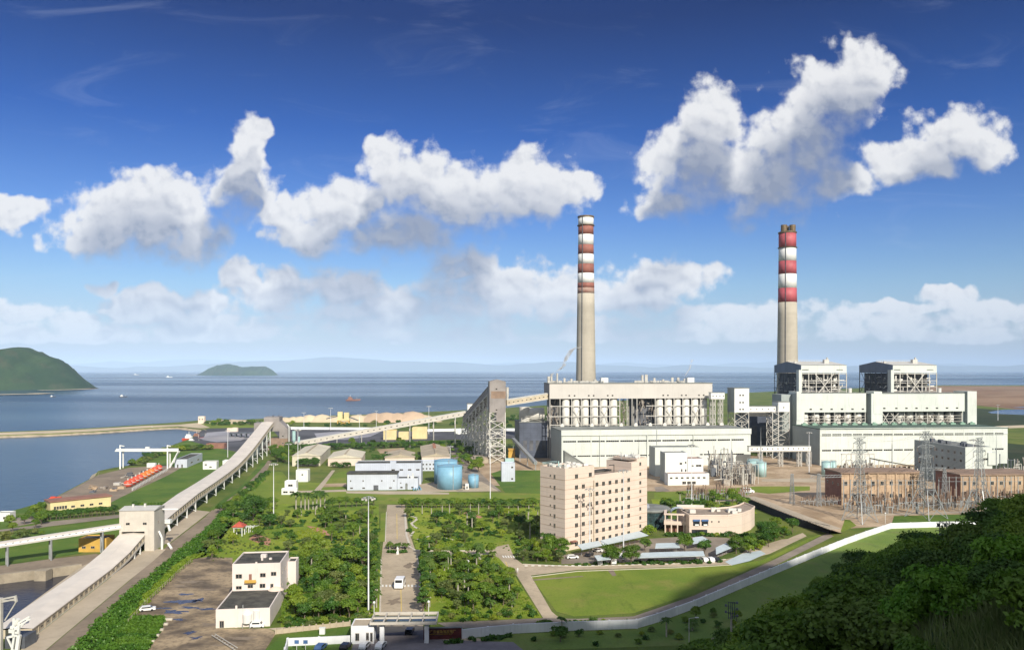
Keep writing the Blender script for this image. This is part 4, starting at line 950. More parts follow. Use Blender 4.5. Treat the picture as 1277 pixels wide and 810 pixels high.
    b_ = MB(); b_.box(fr, -2.9, -.25, -2, 3, 40, ZY(461, Y)); b_.build('lift_shaft', M['clad'], T_)
    for u in (3.5, W_ - 6):
        b_ = MB(); b_.box(fr, u - 2.8, u + 2.8, -.08, -.01, zs + 2.2, zs + 3.0); b_.build('nameplate_strip', M['roofgrey'], T_)
    return T_
boiler_house('open steel-framed boiler house with white roof slab standing in front of the red banded chimney', 999.2, 1055.5)
boiler_house('rightmost open steel-framed boiler house with white roof slab above the cream bunker building', 1113.6, 1168.5)

# ---- tall transfer tower with inclined gallery on a trestle
FT = Fr(AT(610.5, 600), PA)
T = thing('transfer_tower', 'tall brown-grey transfer tower on a white braced steel base beside the left power block', 'transfer tower', tuple(FT.P(0, 0)))
ztp, za, zb2 = ZY(475.5, 600), ZY(514, 600), ZY(526, 600)
b = MB(); b.box(FT, 0, 12.2, 0, 12, za, ztp); b.box(FT, 5.2, 12.2, .05, 9, zb2, za - .01); b.gable(FT, -.1, 12.3, -.1, 12.1, ztp + .01, 1.6, 'v'); b.build('upper_cladding', M['towergrey'], T)
b = MB(); b.box(FT, 1.2, 12.22, -.1, -.01, ZY(496.5, 600), ZY(487.5, 600)); b.build('stained_panel', M['towerbrown'], T)
b = MB(); fc = [(0.3, .3), (11.9, .3), (11.9, 11.7), (.3, 11.7)]; b.lattice([FT.P(u, v, 0) for u, v in fc], [FT.P(u, v, za) for u, v in fc], 6, .55, .34)
for z in (12, 22, 31): b.box(FT, 1, 11, 1, 11, z, z + .3)
b.build('steel_base', M['silo'], T)
for (u, z) in ((5.2, ZY(485.5, 600)), (5.2, ZY(511.5, 600))): win(T, FT, u, -.12 if z > 50 else -.05, z, 1.5, 1.0)
b = MB(); b.cyl(FT.P(14, 5, zb2 + 20), FT.P(14, 5, zb2 + 26), 1.1, n=10); b.cyl(FT.P(14, 5, zb2 + 14), FT.P(14, 5, zb2 + 20), .5, 1.1, n=10); b.beam(FT.P(12, 5, zb2 + 20), FT.P(15, 5, zb2 + 20), .5); b.build('dust_cyclone', M['steel'], T)
# gallery going down to the small head end far behind
def gallery(name, label, pts, wd, hh, roofm='convroof', sidem='convside', ribs=4.0, legs=(), legm='white', gable=.5, leg_h=None, brace=True):
    """covered conveyor along world points (centre of the floor)"""
    T_ = thing(name, label, 'conveyor gallery', (pts[0][0], pts[0][1], 0)); pts = [Vector(p) for p in pts]
    Ls, Rs = [], []
    for i, p in enumerate(pts):
        a = pts[max(0, i - 1)]; c = pts[min(len(pts) - 1, i + 1)]; d_ = Vector((c.x - a.x, c.y - a.y, 0)).normalized(); n_ = Vector((-d_.y, d_.x, 0)) * wd / 2
        Ls.append(p + n_); Rs.append(p - n_)
    up = Vector((0, 0, hh)); n = len(pts)
    b_ = MB()
    for S in (Ls, Rs): b_.add([p for p in S] + [p + up for p in S], [(i, i + 1, n + i + 1, n + i) for i in range(n - 1)])
    b_.add([p for p in Ls] + [p for p in Rs], [(i, i + 1, n + i + 1, n + i) for i in range(n - 1)])
    b_.add([Ls[0], Rs[0], Rs[0] + up, Ls[0] + up], [(0, 1, 2, 3)]); b_.add([Ls[-1], Rs[-1], Rs[-1] + up, Ls[-1] + up], [(0, 1, 2, 3)])
    b_.build('side_wall', M[sidem], T_)
    b_ = MB(); e = 1.05
    lt = [pts[i] + (Ls[i] - pts[i]) * e + up * 1.005 for i in range(n)]; rt = [pts[i] + (Rs[i] - pts[i]) * e + up * 1.005 for i in range(n)]; ct = [pts[i] + up + Vector((0, 0, gable)) for i in range(n)]
    b_.add(lt + ct + rt, [(i, i + 1, n + i + 1, n + i) for i in range(n - 1)] + [(n + i, n + i + 1, 2 * n + i + 1, 2 * n + i) for i in range(n - 1)])
    th = Vector((0, 0, -.25)); b_.add(lt + [p + th for p in lt] + rt + [p + th for p in rt], [(i, i + 1, n + i + 1, n + i) for i in range(n - 1)] + [(2 * n + i, 2 * n + i + 1, 3 * n + i + 1, 3 * n + i) for i in range(n - 1)])
    b_.build('roof', M[roofm], T_)
    # side ribs and small dark windows
    b_ = MB(); w2 = MB(); L_tot = 0
    for i in range(n - 1):
        seg_ = (pts[i + 1] - pts[i]).length; k = 0; m_ = max(1, int(seg_ / ribs))
        for k in range(m_):
            for S, sg in ((Ls, 1), (Rs, -1)):
                n_ = (S[i] - pts[i]).normalized() * .06; q = S[i].lerp(S[i + 1], (k + .0) / m_) + n_; b_.beam(q, q + up * .98, .16)
                q1 = S[i].lerp(S[i + 1], (k + .35) / m_) + n_ * .4 + up * .45; q2 = S[i].lerp(S[i + 1], (k + .65) / m_) + n_ * .4 + up * .45; w2.beam(q1, q2, .1, hh * .16)
    b_.build('wall_ribs', M[sidem], T_); w2.build('window_row', M['window'], T_)
    b_ = MB()
    for i in range(n - 1): b_.beam(Ls[i] - Vector((0, 0, .3)), Ls[i + 1] - Vector((0, 0, .3)), .4, .6); b_.beam(Rs[i] - Vector((0, 0, .3)), Rs[i + 1] - Vector((0, 0, .3)), .4, .6)
    b_.build('floor_girder', M['steel'], T_)
    for (t, slant) in legs:                  # t: fraction of the plan length
        tot = [0]
        for i in range(n - 1): tot.append(tot[-1] + (pts[i + 1] - pts[i]).length)
        s_ = t * tot[-1]; i = max(j for j in range(n) if tot[j] <= s_ + 1e-6); i = min(i, n - 2); f_ = (s_ - tot[i]) / (tot[i + 1] - tot[i])
        l_, r_ = Ls[i].lerp(Ls[i + 1], f_) - Vector((0, 0, .4)), Rs[i].lerp(Rs[i + 1], f_) - Vector((0, 0, .4)); d_ = (pts[i + 1] - pts[i]); d_.z = 0; d_.normalize()
        b_ = MB(); z_ = l_.z
        for p in (l_, r_): b_.beam((p.x, p.y, 0), p, .5 if z_ > 4 else .35)
        if z_ > 1.5:
            mid = (l_ + r_) / 2; b_.beam((l_.x, l_.y, z_ * .1), (r_.x, r_.y, z_ * .75), .25); b_.beam((r_.x, r_.y, z_ * .1), (l_.x, l_.y, z_ * .75), .25); b_.beam((l_.x, l_.y, z_ * .75), (r_.x, r_.y, z_ * .75), .25)
            if slant: 
                for p in (l_, r_): b_.beam((p.x, p.y, z_ * .12), p + d_ * -4.5 , .25)
        if z_ > 12:
            for z in (z_ * .33, z_ * .6): b_.beam((l_.x, l_.y, z), (r_.x, r_.y, z), .25); b_.beam((l_.x, l_.y, z), (r_.x, r_.y, z + z_ * .25), .22)
        b_.build('trestle_leg', M[legm], T_)
    return T_
gallery('conveyor_gallery', 'steep dark brown-grey gallery descending backwards from the tall transfer tower', [tuple(FT.P(4, 12, 52)), tuple(FT.P(-9, 118, 23))], 8, 5.5, 'towergrey', 'towergrey', 5, legs=())
T = thing('trestle', 'dense pale steel trestle under the steep dark gallery', 'trestle', tuple(FT.P(0, 20)))
for k in range(8):
    t = k / 7.; p = FT.P(4 - 13 * t, 14 + 102 * t, 0); zt_ = 50 - 28 * t
    b = MB(); d1 = FT.u * 5.5; d2 = FT.v * 1.8
    b.lattice([p - d1 - d2, p + d1 - d2, p + d1 + d2, p - d1 + d2], [Vector((q.x, q.y, zt_)) for q in (p - d1 * .8 - d2, p + d1 * .8 - d2, p + d1 * .8 + d2, p - d1 * .8 + d2)], max(3, int(zt_ / 7)), .5, .32)
    b.build('trestle_bent', M['silo'], T)
b = MB()
for s_ in (-5, 5):
    for lv in range(5):
        for k in range(7):
            t0, t1 = k / 7, (k + 1) / 7; z0_, z1_ = (50 - 28 * t0) * lv / 5, (50 - 28 * t1) * (lv + 1) / 5
            b.beam(FT.P(4 - 13 * t0 + s_, 14 + 102 * t0, z0_), FT.P(4 - 13 * t1 + s_, 14 + 102 * t1, z1_), .3); b.beam(FT.P(4 - 13 * t0 + s_, 14 + 102 * t0, (50 - 28 * t0) * (lv + 1) / 5), FT.P(4 - 13 * t1 + s_, 14 + 102 * t1, (50 - 28 * t1) * lv / 5), .3)
b.build('cross_bracing', M['steel'], T)
b = MB(); b.box(FT, -15, 12, 2, 30, .1, 3.2); b.box(FT, -11, 10, 4, 20, 3.21, 4.2); b.build('base_slab', M['quay'], T)
fh = Fr(AT(583, 735), PA); T = thing('head_house', 'small white house where the long conveyor meets the steep gallery', 'transfer house', tuple(fh.P(0, 0)))
b = MB(); b.box(fh, 0, 9, 0, 9, 26, ZY(503.5, 735)); b.build('wall', M['white'], T); b = MB(); b.box(fh, -.3, 9.3, -.3, 9.3, ZY(503.5, 735) + .01, ZY(503.5, 735) + .5); b.build('roof', M['roofgrey'], T)
for u in (3, 6): win(T, fh, u, -.05, 32, 1.6, 4.5)
b = MB(); fc = [(.3, .3), (8.7, .3), (8.7, 8.7), (.3, 8.7)]; b.lattice([fh.P(u, v, 0) for u, v in fc], [fh.P(u, v, 26) for u, v in fc], 4, .5, .3); b.build('steel_legs', M['steel_dark'], T)
gallery('conveyor_gallery', 'short pale gallery rising from the tall transfer tower into the pinkish bunker box', [tuple(FT.P(12.3, 5, 43.4)), tuple(FB.P(-.3, 6, zm + .2))], 5, 4, 'rooflight', 'convside', 4)

# ---- long conveyor line coming up the left side
Za = [(209.2, -125.7, 0), (271.8, -136.3, .1), (290, -138.8, 1.6), (311, -142.4, 4.2)]
W2 = 4.65
gallery('conveyor_gallery', 'broad pale conveyor gallery lying on the causeway and rising into the cream transfer house', [(x - W2, y, z + .05) for y, x, z in Za], 9.3, 2.3, legs=((.86, 0), (.93, 0)), ribs=4.2)
pts = [(323, 3.1), (360, 4.4), (400, 5.4), (440, 5.2), (480, 5.3), (515, 6.0), (545, 7.6), (575, 10), (605, 13), (640, 16.8), (670, 20), (692, 22.2)]
lg = [396, 422, 446, 470, 496, 522, 551, 578, 600, 627, 652, 672]
gallery('conveyor_gallery', 'long curved pale conveyor gallery on white legs climbing to the grey junction tower', [(-144.3 - .1676 * (y - 323) - W2, y, z) for y, z in pts], 9.3, 2.8, legs=[((y - 323) / 369., 1) for y in lg] + [(.03, 0), (.1, 0), (.15, 0)], ribs=4.2)
FH = Fr(G(148.4, 687.5), PA - 2)
T = thing('transfer_house', 'cream-grey transfer house straddling the pale conveyor with two small windows', 'transfer house', tuple(FH.P(0, 0)))
zr = 15.7
b = MB(); b.box(FH, 0, 13, .3, 12, 7.6, zr); b.box(FH, 9.4, 13, .3, 12, 0, 7.6); b.box(FH, 0, .8, .3, 12, 0, 7.6); b.build('wall', M['housewall'], T)
b = MB(); b.gable(FH, -.3, 13.3, 0, 12.4, zr + .01, .9, 'u'); b.build('roof', M['rooflight'], T)
b = MB(); b.box(FH, 3, 3.6, 5, 5.8, zr + .6, zr + 1.7); b.box(FH, 7.5, 8.1, 5, 5.8, zr + .6, zr + 1.9); b.build('roof_vent', M['silo'], T)
for u in (3.2, 9.5): win(T, FH, u, .24, 10.2, 1.5, .9)
win(T, FH, 13.06, 5, 10, 1.0, 1.0, 'r')
b = MB(); b.cyl(FH.P(15, 3, 0), FH.P(15, 3, 4.4), .45, n=8); b.cyl(FH.P(15, 3, 4.4), FH.P(13.2, 5, 6.6), .4, n=8); b.cyl(FH.P(17, 4, 2), FH.P(19, 2, .3), .5, n=8); b.beam(FH.P(13.2, 9, zr - 1), FH.P(19, 10, zr - 1.2), .8, .5); b.cyl(FH.P(16, 9, 6), FH.P(15, 9, 10), .5, n=8); b.bx(tuple(FH.P(15.5, 9, 9)), 2.2, 2, 1.6)
b.build('dust_pipe', M['white'], T)
fj = Fr(AT(329, 692), PA); T = thing('junction_tower', 'mauve-grey junction tower with brown lower walls at the top of the curved conveyor', 'transfer tower', tuple(fj.P(0, 0)))
zt_ = ZY(520, 692); 
b = MB(); b.box(fj, 0, 13, 0, 18, 17, zt_); b.add([fj.P(13.02, 0, 19), fj.P(20, 0, 19), fj.P(20, 18, 19), fj.P(13.02, 18, 19), fj.P(13.02, 0, 25.5), fj.P(13.02, 18, 25.5)], [(0, 1, 4), (1, 2, 5, 4), (2, 3, 5), (0, 4, 5, 3)]); b.box(fj, 13.02, 20, 0, 18, 10.8, 18.99); b.box(fj, -9, -.1, 4, 18, 8, 24); b.build('upper_cladding', M['towergrey'], T)
b = MB(); b.box(fj, 5, 20, .1, 17.9, 0, 10.79); b.box(fj, -9, 4.9, 4, 18, 0, 7.9); b.build('lower_wall', M['towerbrown'], T)
b = MB(); b.box(fj, 6, 7.2, 6, 7.2, zt_ + .01, zt_ + 1.4); b.beam(fj.P(12, 4, zt_), fj.P(12, 4, zt_ + 2), .5); b.build('roof_vent', M['steel_dark'], T)
win(T, fj, 16, -.05, 12.3, 1.3, 1.2); win(T, fj, 16, -.02, 6, 1.3, 1.2)
T = thing('dust_filter', 'pale blue dust filter vessels with a bent white pipe beside the junction tower', 'filter unit', tuple(fj.P(24, 2)))
b = MB(); b.cyl(fj.P(25, 2, 9), fj.P(25, 2, 17), 1.5, n=12); b.cyl(fj.P(25, 2, 6.5), fj.P(25, 2, 9), .4, 1.5, n=12); b.cyl(fj.P(29, 4, 7), fj.P(29, 4, 12), 1, n=12); b.build('vessel', M['teal'], T)
b = MB(); b.cyl(fj.P(21, 1, 4), fj.P(21, 1, 21), .4, n=8); b.cyl(fj.P(21, 1, 21), fj.P(19.5, 1, 23), .4, n=8); b.build('bent_pipe', M['white'], T)
b = MB(); b.lattice([fj.P(*a) for a in ((23, 0, 0), (31, 0, 0), (31, 5, 0), (23, 5, 0))], [fj.P(*a) for a in ((23, 0, 7), (31, 0, 7), (31, 5, 7), (23, 5, 7))], 1, .3); b.build('stand', M['steel'], T)
P0_, P1_ = Vector((-192, 706, 3.0)), Vector((-42, 742, 28.5)); 
gallery('conveyor_gallery', 'thin pale conveyor gallery climbing across the yard to the steep dark gallery', [tuple(P0_.lerp(P1_, t)) for t in (0, .2, .4, .6, .8, 1)], 4.2, 3.6, 'rooflight', 'housewall', 5, legs=[(t, 0) for t in (.1, .24, .38, .52, .66, .8, .93)], legm='steel')
# light walkway conveyor joining from the left
P0_, P1_ = Vector((-205, 268, 6.2)), Vector((-149, 313, 9.4))
T = gallery('belt_walkway', 'narrow pale belt walkway with a saw-toothed railing coming in from the left edge', [tuple(P0_.lerp(P1_, t)) for t in (0, .25, .5, .75, 1)], 3.2, 1.1, 'convroof', 'whitewall', 2.2, legs=[(.2, 0), (.43, 0), (.62, 0), (.86, 0)], legm='steel_grey', gable=.1)
# ================================================================== OFFICES AND OTHER BUILDINGS
def house(name, label, cat, fr, W_, D_, h_, wall, roof, wins=(), parapet=.5, side=None, group=None, extra=None, base=0.0):
    T_ = thing(name, label, cat, tuple(fr.P(0, 0, base)), group)
    b_ = MB(); b_.box(fr, 0, W_, 0, D_, base, base + h_)
    b_.build('wall', M[wall], T_)
    if side: b_ = MB(); b_.box(fr, -.12, -.02, .05, D_, base, base + h_ - .02); b_.build('side_wall', M[side], T_)
    b_ = MB(); t = .3; zt_ = base + h_
    b_.box(fr, .3, W_ - .3, .3, D_ - .3, zt_ + .01, zt_ + .12); b_.build('roof', M[roof], T_)
    if parapet:
        b_ = MB()
        for a in ((0, W_, 0, t), (0, W_, D_ - t, D_), (0, t, t, D_ - t), (W_ - t, W_, t, D_ - t)): b_.box(fr, *a, zt_ + .005, zt_ + parapet)
        b_.build('parapet', M[wall], T_)
    for (s_, u, z, w_, hh) in wins:
        if s_ == 'f': win(T_, fr, u, -.05, base + z, w_, hh)
        elif s_ == 'l': win(T_, fr, -.14, u, base + z, w_, hh, 'l')
        else: win(T_, fr, W_ + .05, u, base + z, w_, hh, 'r')
    return T_
# ---- main office block
A_ = G(704.6, 687); FA = Fr(A_, 41.5); ph = 3.72
T = thing('office_building', 'eight-storey peach-tiled office block with rows of small dark square windows', 'office building', tuple(A_))
b = MB(); b.box(FA, 0, 16.6, 0, 13.9, 0, 31.2); b.build('corner_wing_wall', M['peach'], T)
b = MB(); b.box(FA, 16.62, 39.4, 0, 13.8, 0, 27.2); b.build('middle_wing_wall', M['peach'], T)
b = MB(); b.box(FA, 39.42, 44.4, 0, 13.9, 0, 31.3); b.box(FA, 44.42, 51.2, 1.2, 14.5, 0, 32.0); b.build('end_wing_wall', M['peach'], T)
def parapet(fr, u0, u1, v0, v1, z, m, T_, h_=.7):
    b_ = MB(); t = .3
    for a in ((u0, u1, v0, v0 + t), (u0, u1, v1 - t, v1), (u0, u0 + t, v0 + t, v1 - t), (u1 - t, u1, v0 + t, v1 - t)): b_.box(fr, *a, z + .005, z + h_)
    b_.build('parapet', M[m], T_)
b = MB(); b.box(FA, .3, 16.3, .3, 13.6, 31.21, 31.3); b.build('roof', M['peachroof'], T); parapet(FA, 0, 16.6, 0, 13.9, 31.2, 'peach', T)
b = MB(); b.box(FA, 17, 39.2, .3, 13.5, 27.21, 27.3); b.build('roof', M['peachroof'], T); parapet(FA, 16.7, 39.3, 0, 13.8, 27.2, 'peach', T, .8)
b = MB(); b.box(FA, 39.7, 51, 1.5, 13.6, 32.01, 32.1); b.build('roof', M['peachroof'], T); parapet(FA, 44.5, 51.2, 1.2, 14.5, 32.0, 'peach', T, .5)
b = MB()                                     # string courses
for k in range(1, 8):
    z = 31.2 - k * ph - .6 + .5
    b.box(FA, -.07, 16.63, -.07, -.01, z, z + .12); b.box(FA, -.07, -.01, 0, 13.9, z, z + .12); b.box(FA, 44.45, 51.25, 1.12, 1.19, z, z + .12)
    if z < 27: b.box(FA, 16.7, 44.4, -.07, -.01, z, z + .12)
b.build('string_courses', M['brick'], T)
zs = [28.3, 24.0, 20.3, 16.6, 12.9, 9.2, 5.4, 1.9]
uc = [6.3, 10.2, 14.2]; um = [18.1, 22.0, 25.9, 29.9, 33.7, 37.6]
for i, z in enumerate(zs):
    for j, u in enumerate(uc):
        if i == 0 and j == 1: continue
        if i == 1 and j == 2: continue
        win(T, FA, u, -.05, z - .75, 1.75, 1.75)
    if i: 
        for u in um: win(T, FA, u, -.05, z - .75, 1.75, 1.75)
    win(T, FA, 46.6, 1.14, z + 1.0, 1.2, 1.5)
    win(T, FA, -.05, 5.6, z - .9, 1.0, 1.7, 'l')
    win(T, FA, -.05, 7.9, z - .2, .7, .8, 'l')
b = MB(); b.beam(FA.P(16.2, -.3, 0), FA.P(16.2, -.3, 26), .35); b.beam(FA.P(14.1, -.25, 0), FA.P(14.1, -.25, 24), .22); b.build('drainpipe', M['convside'], T)
b = MB(); b.box(FA, 2.6, 5.4, -1.6, -.1, 3.2, 3.6); b.box(FA, -1.8, -.1, 3, 10, 3.4, 3.8); b.box(FA, -1.6, -.2, 4, 4.5, 0, 3.4); b.box(FA, -1.6, -.2, 8.6, 9.1, 0, 3.4); b.build('door_porch', M['brickdark'], T)
b = MB(); random.seed(2)
for k in range(26):
    u, v = random.uniform(1.2, 15.2), random.uniform(1.2, 12.8); t = random.random()
    if t < .55: b.cyl(FA.P(u, v, 31.3), FA.P(u, v, 31.3 + random.uniform(.8, 1.6)), random.uniform(.4, 1), n=10)
    elif t < .75: b.cyl(FA.P(u, v, 32), FA.P(u + random.uniform(-1.6, 1.6), v + 1, 32), .6, n=10)
    else: b.bx(tuple(FA.P(u, v, 31.3)), random.uniform(1, 2), random.uniform(1, 2), random.uniform(.8, 1.8))
for k in range(8): b.cyl(FA.P(random.uniform(45.5, 50), random.uniform(2, 13), 32.1), FA.P(random.uniform(45.5, 50), random.uniform(2, 13), 33), .7, n=10)
b.build('rooftop_units', M['silo'], T)
b = MB()
for a, c in (((.4, 13.4), (9, 13.4)), ((.4, .6), (.4, 13))):
    for z in (.7, 1.2): b.beam(FA.P(a[0], a[1], 31.9 + z), FA.P(c[0], c[1], 31.9 + z), .12)
b.bx(tuple(FA.P(1.5, 5, 31.3)), .4, .4, 3.0); b.build('roof_railing', M['teal'], T)
b = MB(); b.box(FA, 24, 36, 8, 12, 27.3, 28.0); b.beam(FA.P(33, 4, 27.3), FA.P(33, 4, 30.5), .3); b.beam(FA.P(30, 4, 30.5), FA.P(33, 4, 30.5), .3); b.build('roof_frame', M['roofdark'], T)
b = MB()
for k in range(12): p = FA.P(40.5 + .7 * k, 4 + random.random() * 5, 31.3); b.beam(p, p + Vector((0, 0, random.uniform(2, 4.5))), .12)
b.build('roof_antennas', M['steel_grey'], T)
# ---- glass drum beside it
c = AT(808, 362); T = thing('glass_rotunda', 'round dark glass entrance drum with a shallow glazed dome behind the office block', 'rotunda', tuple(c))
b = MB(); b.lathe(c, [(9.2, 0), (9.2, 7.2)], 36); b.build('glass_wall', M['glassdark'], T, smooth=False)
b = MB(); b.lathe(c, [(9.8, 7.21), (10, 7.9), (9.6, 8.2), (6.5, 8.3)], 36); b.build('roof_ring', M['roofgrey'], T)
cd = c + Vector((-5.5, 0, 0)); b = MB(); b.lathe(cd, [(6.4, 8.32), (5.9, 9.2), (4.8, 10.3), (3.2, 11.1), (1.2, 11.5), (.1, 11.55)], 24); b.build('glass_dome', M['skylight'], T)
# ---- curved two-storey canteen
cp = [G(859.6, 667.5), G(907, 667.5), G(925, 664.5), G(936, 660), G(941, 655)]; cb = [p + Vector((-1.5, 19 - i * 2.0, 0)) for i, p in enumerate(cp)]
T = thing('canteen_building', 'two-storey peach building with a curved right end, brown roof and blue-curtained windows', 'building', tuple(cp[0]))
pl = [(p.x, p.y) for p in cp] + [(p.x, p.y) for p in cb[::-1]]
b = MB(); b.prism(pl, 0, 8.2); b.build('wall', M['peach'], T)
b = MB(); b.prism([(p.x * .985 + 87 * .015, p.y * .985 + 348 * .015) for p in [Vector((q[0], q[1], 0)) for q in pl]], 8.21, 8.3); b.build('roof', M['peachroof'], T)
b = MB()
for i in range(len(pl)): 
    a, q = pl[i], pl[(i + 1) % len(pl)]; b.beam((a[0], a[1], 8.5), (q[0], q[1], 8.5), .35, .7)
b.build('parapet', M['peach'], T)
fc_ = Fr(cp[0], 0)
for u in (1.6, 5.2):
    b = MB(); b.box(fc_, u, u + 2.8, -.08, .02, 4.2, 6.8); b.build('window', M['window'], T)
    b = MB(); b.box(fc_, u - .05, u + 2.85, -.5, -.1, 6.2, 6.9); b.build('blue_awning', M['carblue'], T)
    b = MB(); b.box(fc_, u + .8, u + 2.4, -.3, -.1, 4.2, 4.9); b.build('air_conditioner', M['white'], T)
for u in (9.5, 12.5): win(T, fc_, u, -.05, 5.6, .6, .7)
b = MB(); b.box(fc_, 1.0, 7.6, -.08, .02, .4, 2.6); b.build('ground_window', M['window'], T)
b = MB(); fb = Fr(G(828, 663.5), -11)
b.box(fb, 0, 11.2, 0, .4, 3.4, 5.0); b.box(fb, 0, 11.2, .5, 12, 3.4, 3.7); b.box(fb, 0, 11.2, 0, 1.2, 7.6, 8.2); b.box(fb, 0, 1.2, 1.3, 12, 7.6, 8.2)
for k in range(5): b.box(fb, .3 + k * 2.6, .8 + k * 2.6, 0.05, .45, 0, 3.4); b.box(fb, .3 + k * 2.6, .8 + k * 2.6, 0.05, .45, 5, 7.6)
b.build('balcony', M['peach'], T)
b = MB(); b.box(fb, .3, 11, 2.5, 12, 0, 3.3); b.build('balcony_backwall', M['brickdark'], T)
b = MB(); q = fb.P(6.5, 6, 5.0)
for i in range(8):
    a0, a1 = math.pi * i / 8, math.pi * (i + 1) / 8
    p = [q + Vector((-math.cos(a) * 3.4, y, math.sin(a) * 2.2 + 2.5)) for a in (a0, a1) for y in (0, 4)]; b.add(p, [(0, 1, 3, 2)])
b.build('barrel_awning', M['canopy'], T)
b = MB(); random.seed(6)
for k in range(14): b.bx((84 + random.uniform(0, 17), 345 + random.uniform(0, 9), 8.3), random.uniform(1, 2.6), random.uniform(1, 2), random.uniform(.8, 1.8))
b.bx((78, 347, 8.3), 2.5, 2.5, 1.4); b.beam((74, 360, 9), (86, 359, 9), .5, 1.2); b.build('rooftop_units', M['silo'], T)
# ---- car-port canopies
def canopy(label, near, far, z, legs=5, th=.18, m='canopy'):
    a, c = G(near[0][0], near[0][1], z), G(near[1][0], near[1][1], z); e, f_ = G(far[0][0], far[0][1], z), G(far[1][0], far[1][1], z)
    T_ = thing('carport_canopy', label, 'carport canopy', (a.x, a.y, 0), 'pale canopies around the office')
    b_ = MB(); r = Vector((0, 0, .5)); n = 6
    t_ = []
    for i in range(n + 1):
        t = i / n; bow = Vector((0, 0, .25 * math.sin(math.pi * t))); t_ += [a.lerp(c, t) + bow * .3, e.lerp(f_, t) + bow * .3 + r * .8]
    b_.add(t_, [(2 * i, 2 * i + 2, 2 * i + 3, 2 * i + 1) for i in range(n)]); b_.add([p - Vector((0, 0, th)) for p in t_], [(2 * i + 1, 2 * i + 3, 2 * i + 2, 2 * i) for i in range(n)])
    b_.beam(a - Vector((0, 0, th / 2)), c - Vector((0, 0, th / 2)), .1, th); b_.build('roof_sheet', M[m], T_)
    for i in range(legs):
        b_ = MB(); p = e.lerp(f_, (i + .5) / legs).lerp(a.lerp(c, (i + .5) / legs), .35); b_.beam((p.x, p.y, 0), p, .16); b_.beam((p.x, p.y, z - 1), a.lerp(c, (i + .5) / legs), .12); b_.build('post', M['steel_grey'], T_)
canopy('shorter pale canopy along the foot of the office block, left half', ((725.5, 684.6), (751, 679.2)), ((719.8, 680), (746.5, 675)), 3.6, 4)
canopy('longer pale canopy along the foot of the office block, right half', ((752, 679), (808.5, 666.8)), ((748, 674.7), (797, 662.8)), 3.6, 8)
canopy('longest blue-white carport canopy with white cars beneath it', ((795.5, 694.8), (879, 692.2)), ((800.5, 690), (877, 687.8)), 2.8, 10)
canopy('short straight carport canopy behind the longest one', ((817, 682.8), (848, 682)), ((818, 678.2), (846, 677.5)), 2.8, 4)
canopy('angled carport canopy at the right end of the car park', ((893, 690.2), (912.5, 682)), ((892.5, 683.6), (906, 677.5)), 2.8, 3)
canopy('small pale canopy in front of the peach canteen', ((864, 677.4), (885.5, 673.4)), ((864, 671.2), (876, 669.3)), 2.8, 3)
canopy('small bluish canopy partly behind the round tree by the lawn', ((745, 698), (762, 696.5)), ((741, 693.5), (756, 692.5)), 2.8, 2)

# ---- workshops at the lower left
FW = Fr(G(269, 782.7), PA)
T = house('workshop_building', 'low pinkish white workshop with a dark flat roof nearest the concrete yard', 'workshop', FW, 14.3, 19.4, 4.7, 'pinkwhite', 'roofdark', wins=[('f', 1.6, 0, 1.2, 2.0)], parapet=.35)
b = MB(); b.box(FW, 5.2, 5.7, -.25, -.02, 0, 6.0); b.build('chimney_pipe', M['pinkwhite'], T)
FW2 = Fr(FW.P(.1, 19.5), PA)
T = house('workshop_building', 'taller two-storey pinkish white building with a dark roof and a small balcony', 'workshop', FW2, 13.9, 16, 12.2, 'pinkwhite', 'roofdark',
      wins=[('f', 1.9, 8.4, 1.9, 1.3), ('f', 8.8, 8.6, 1.7, 1.2), ('f', 11.9, 8.9, 1.6, 1.2), ('f', 1.9, 5.2, 1.7, 1.0), ('f', 5.2, 5.5, 1.6, 1.0), ('f', 8.7, 5.4, 1.7, 1.3), ('f', 11.4, 5.0, .9, 1.6), ('r', 3, 8.6, 1, 1), ('r', 8, 8.6, 1, 1), ('r', 3, 5, 1, 1)])
b = MB(); b.box(FW2, 3.7, 7, -1.1, -.02, 7.2, 7.5); b.box(FW2, 3.7, 7, -1.1, -1, 7.5, 8.1); b.build('balcony', M['ochre'], T)
b = MB(); b.box(FW2, 4.8, 5.6, -.1, -.02, 7.5, 9.6); b.build('balcony_door', M['brickdark'], T)
b = MB(); b.box(FW2, 6.7, 7.2, -.3, -.02, 4.8, 13.2); b.build('chimney_pipe', M['pinkwhite'], T)
b = MB(); b.bx(tuple(FW2.P(7.5, 9, 12.4)), 1.6, 1.4, 1); b.bx(tuple(FW2.P(7.7, 5, 12.4)), .5, .5, 1.6); b.bx(tuple(FW2.P(10, 6, 12.4)), .7, .7, .5); b.build('roof_hatch', M['pinkwhite'], T)
b = MB(); b.lathe(FW2.P(12.6, -.3, 0), [(2.3, 4.75), (2.2, 4.9), (1.2, 5.5), (.1, 5.8)], 20); b.build('porch_roof', M['peach'], T)
house('workshop_annex', 'small white annex with a dark roof tucked beside the two-storey workshop', 'annex', Fr(FW2.P(14.0, 12.5), PA), 2.6, 6, 9.6, 'pinkwhite', 'roofdark')
ftk = Fr(G(302, 783), 0); T = thing('water_tank', 'white upright water tank standing before the low workshop', 'tank', tuple(ftk.P(0, 0)))
b = MB(); c = ftk.P(1.0, 1.2, 0); b.lathe(c, [(1.2, 1.2), (1.25, 3.6), (.9, 4.1), (.2, 4.3)], 16); b.cyl(c + Vector((2.4, .4, 1.4)), c + Vector((2.4, .4, 4.4)), .9, n=12); b.build('vessel', M['white'], T, smooth=False)
b = MB()
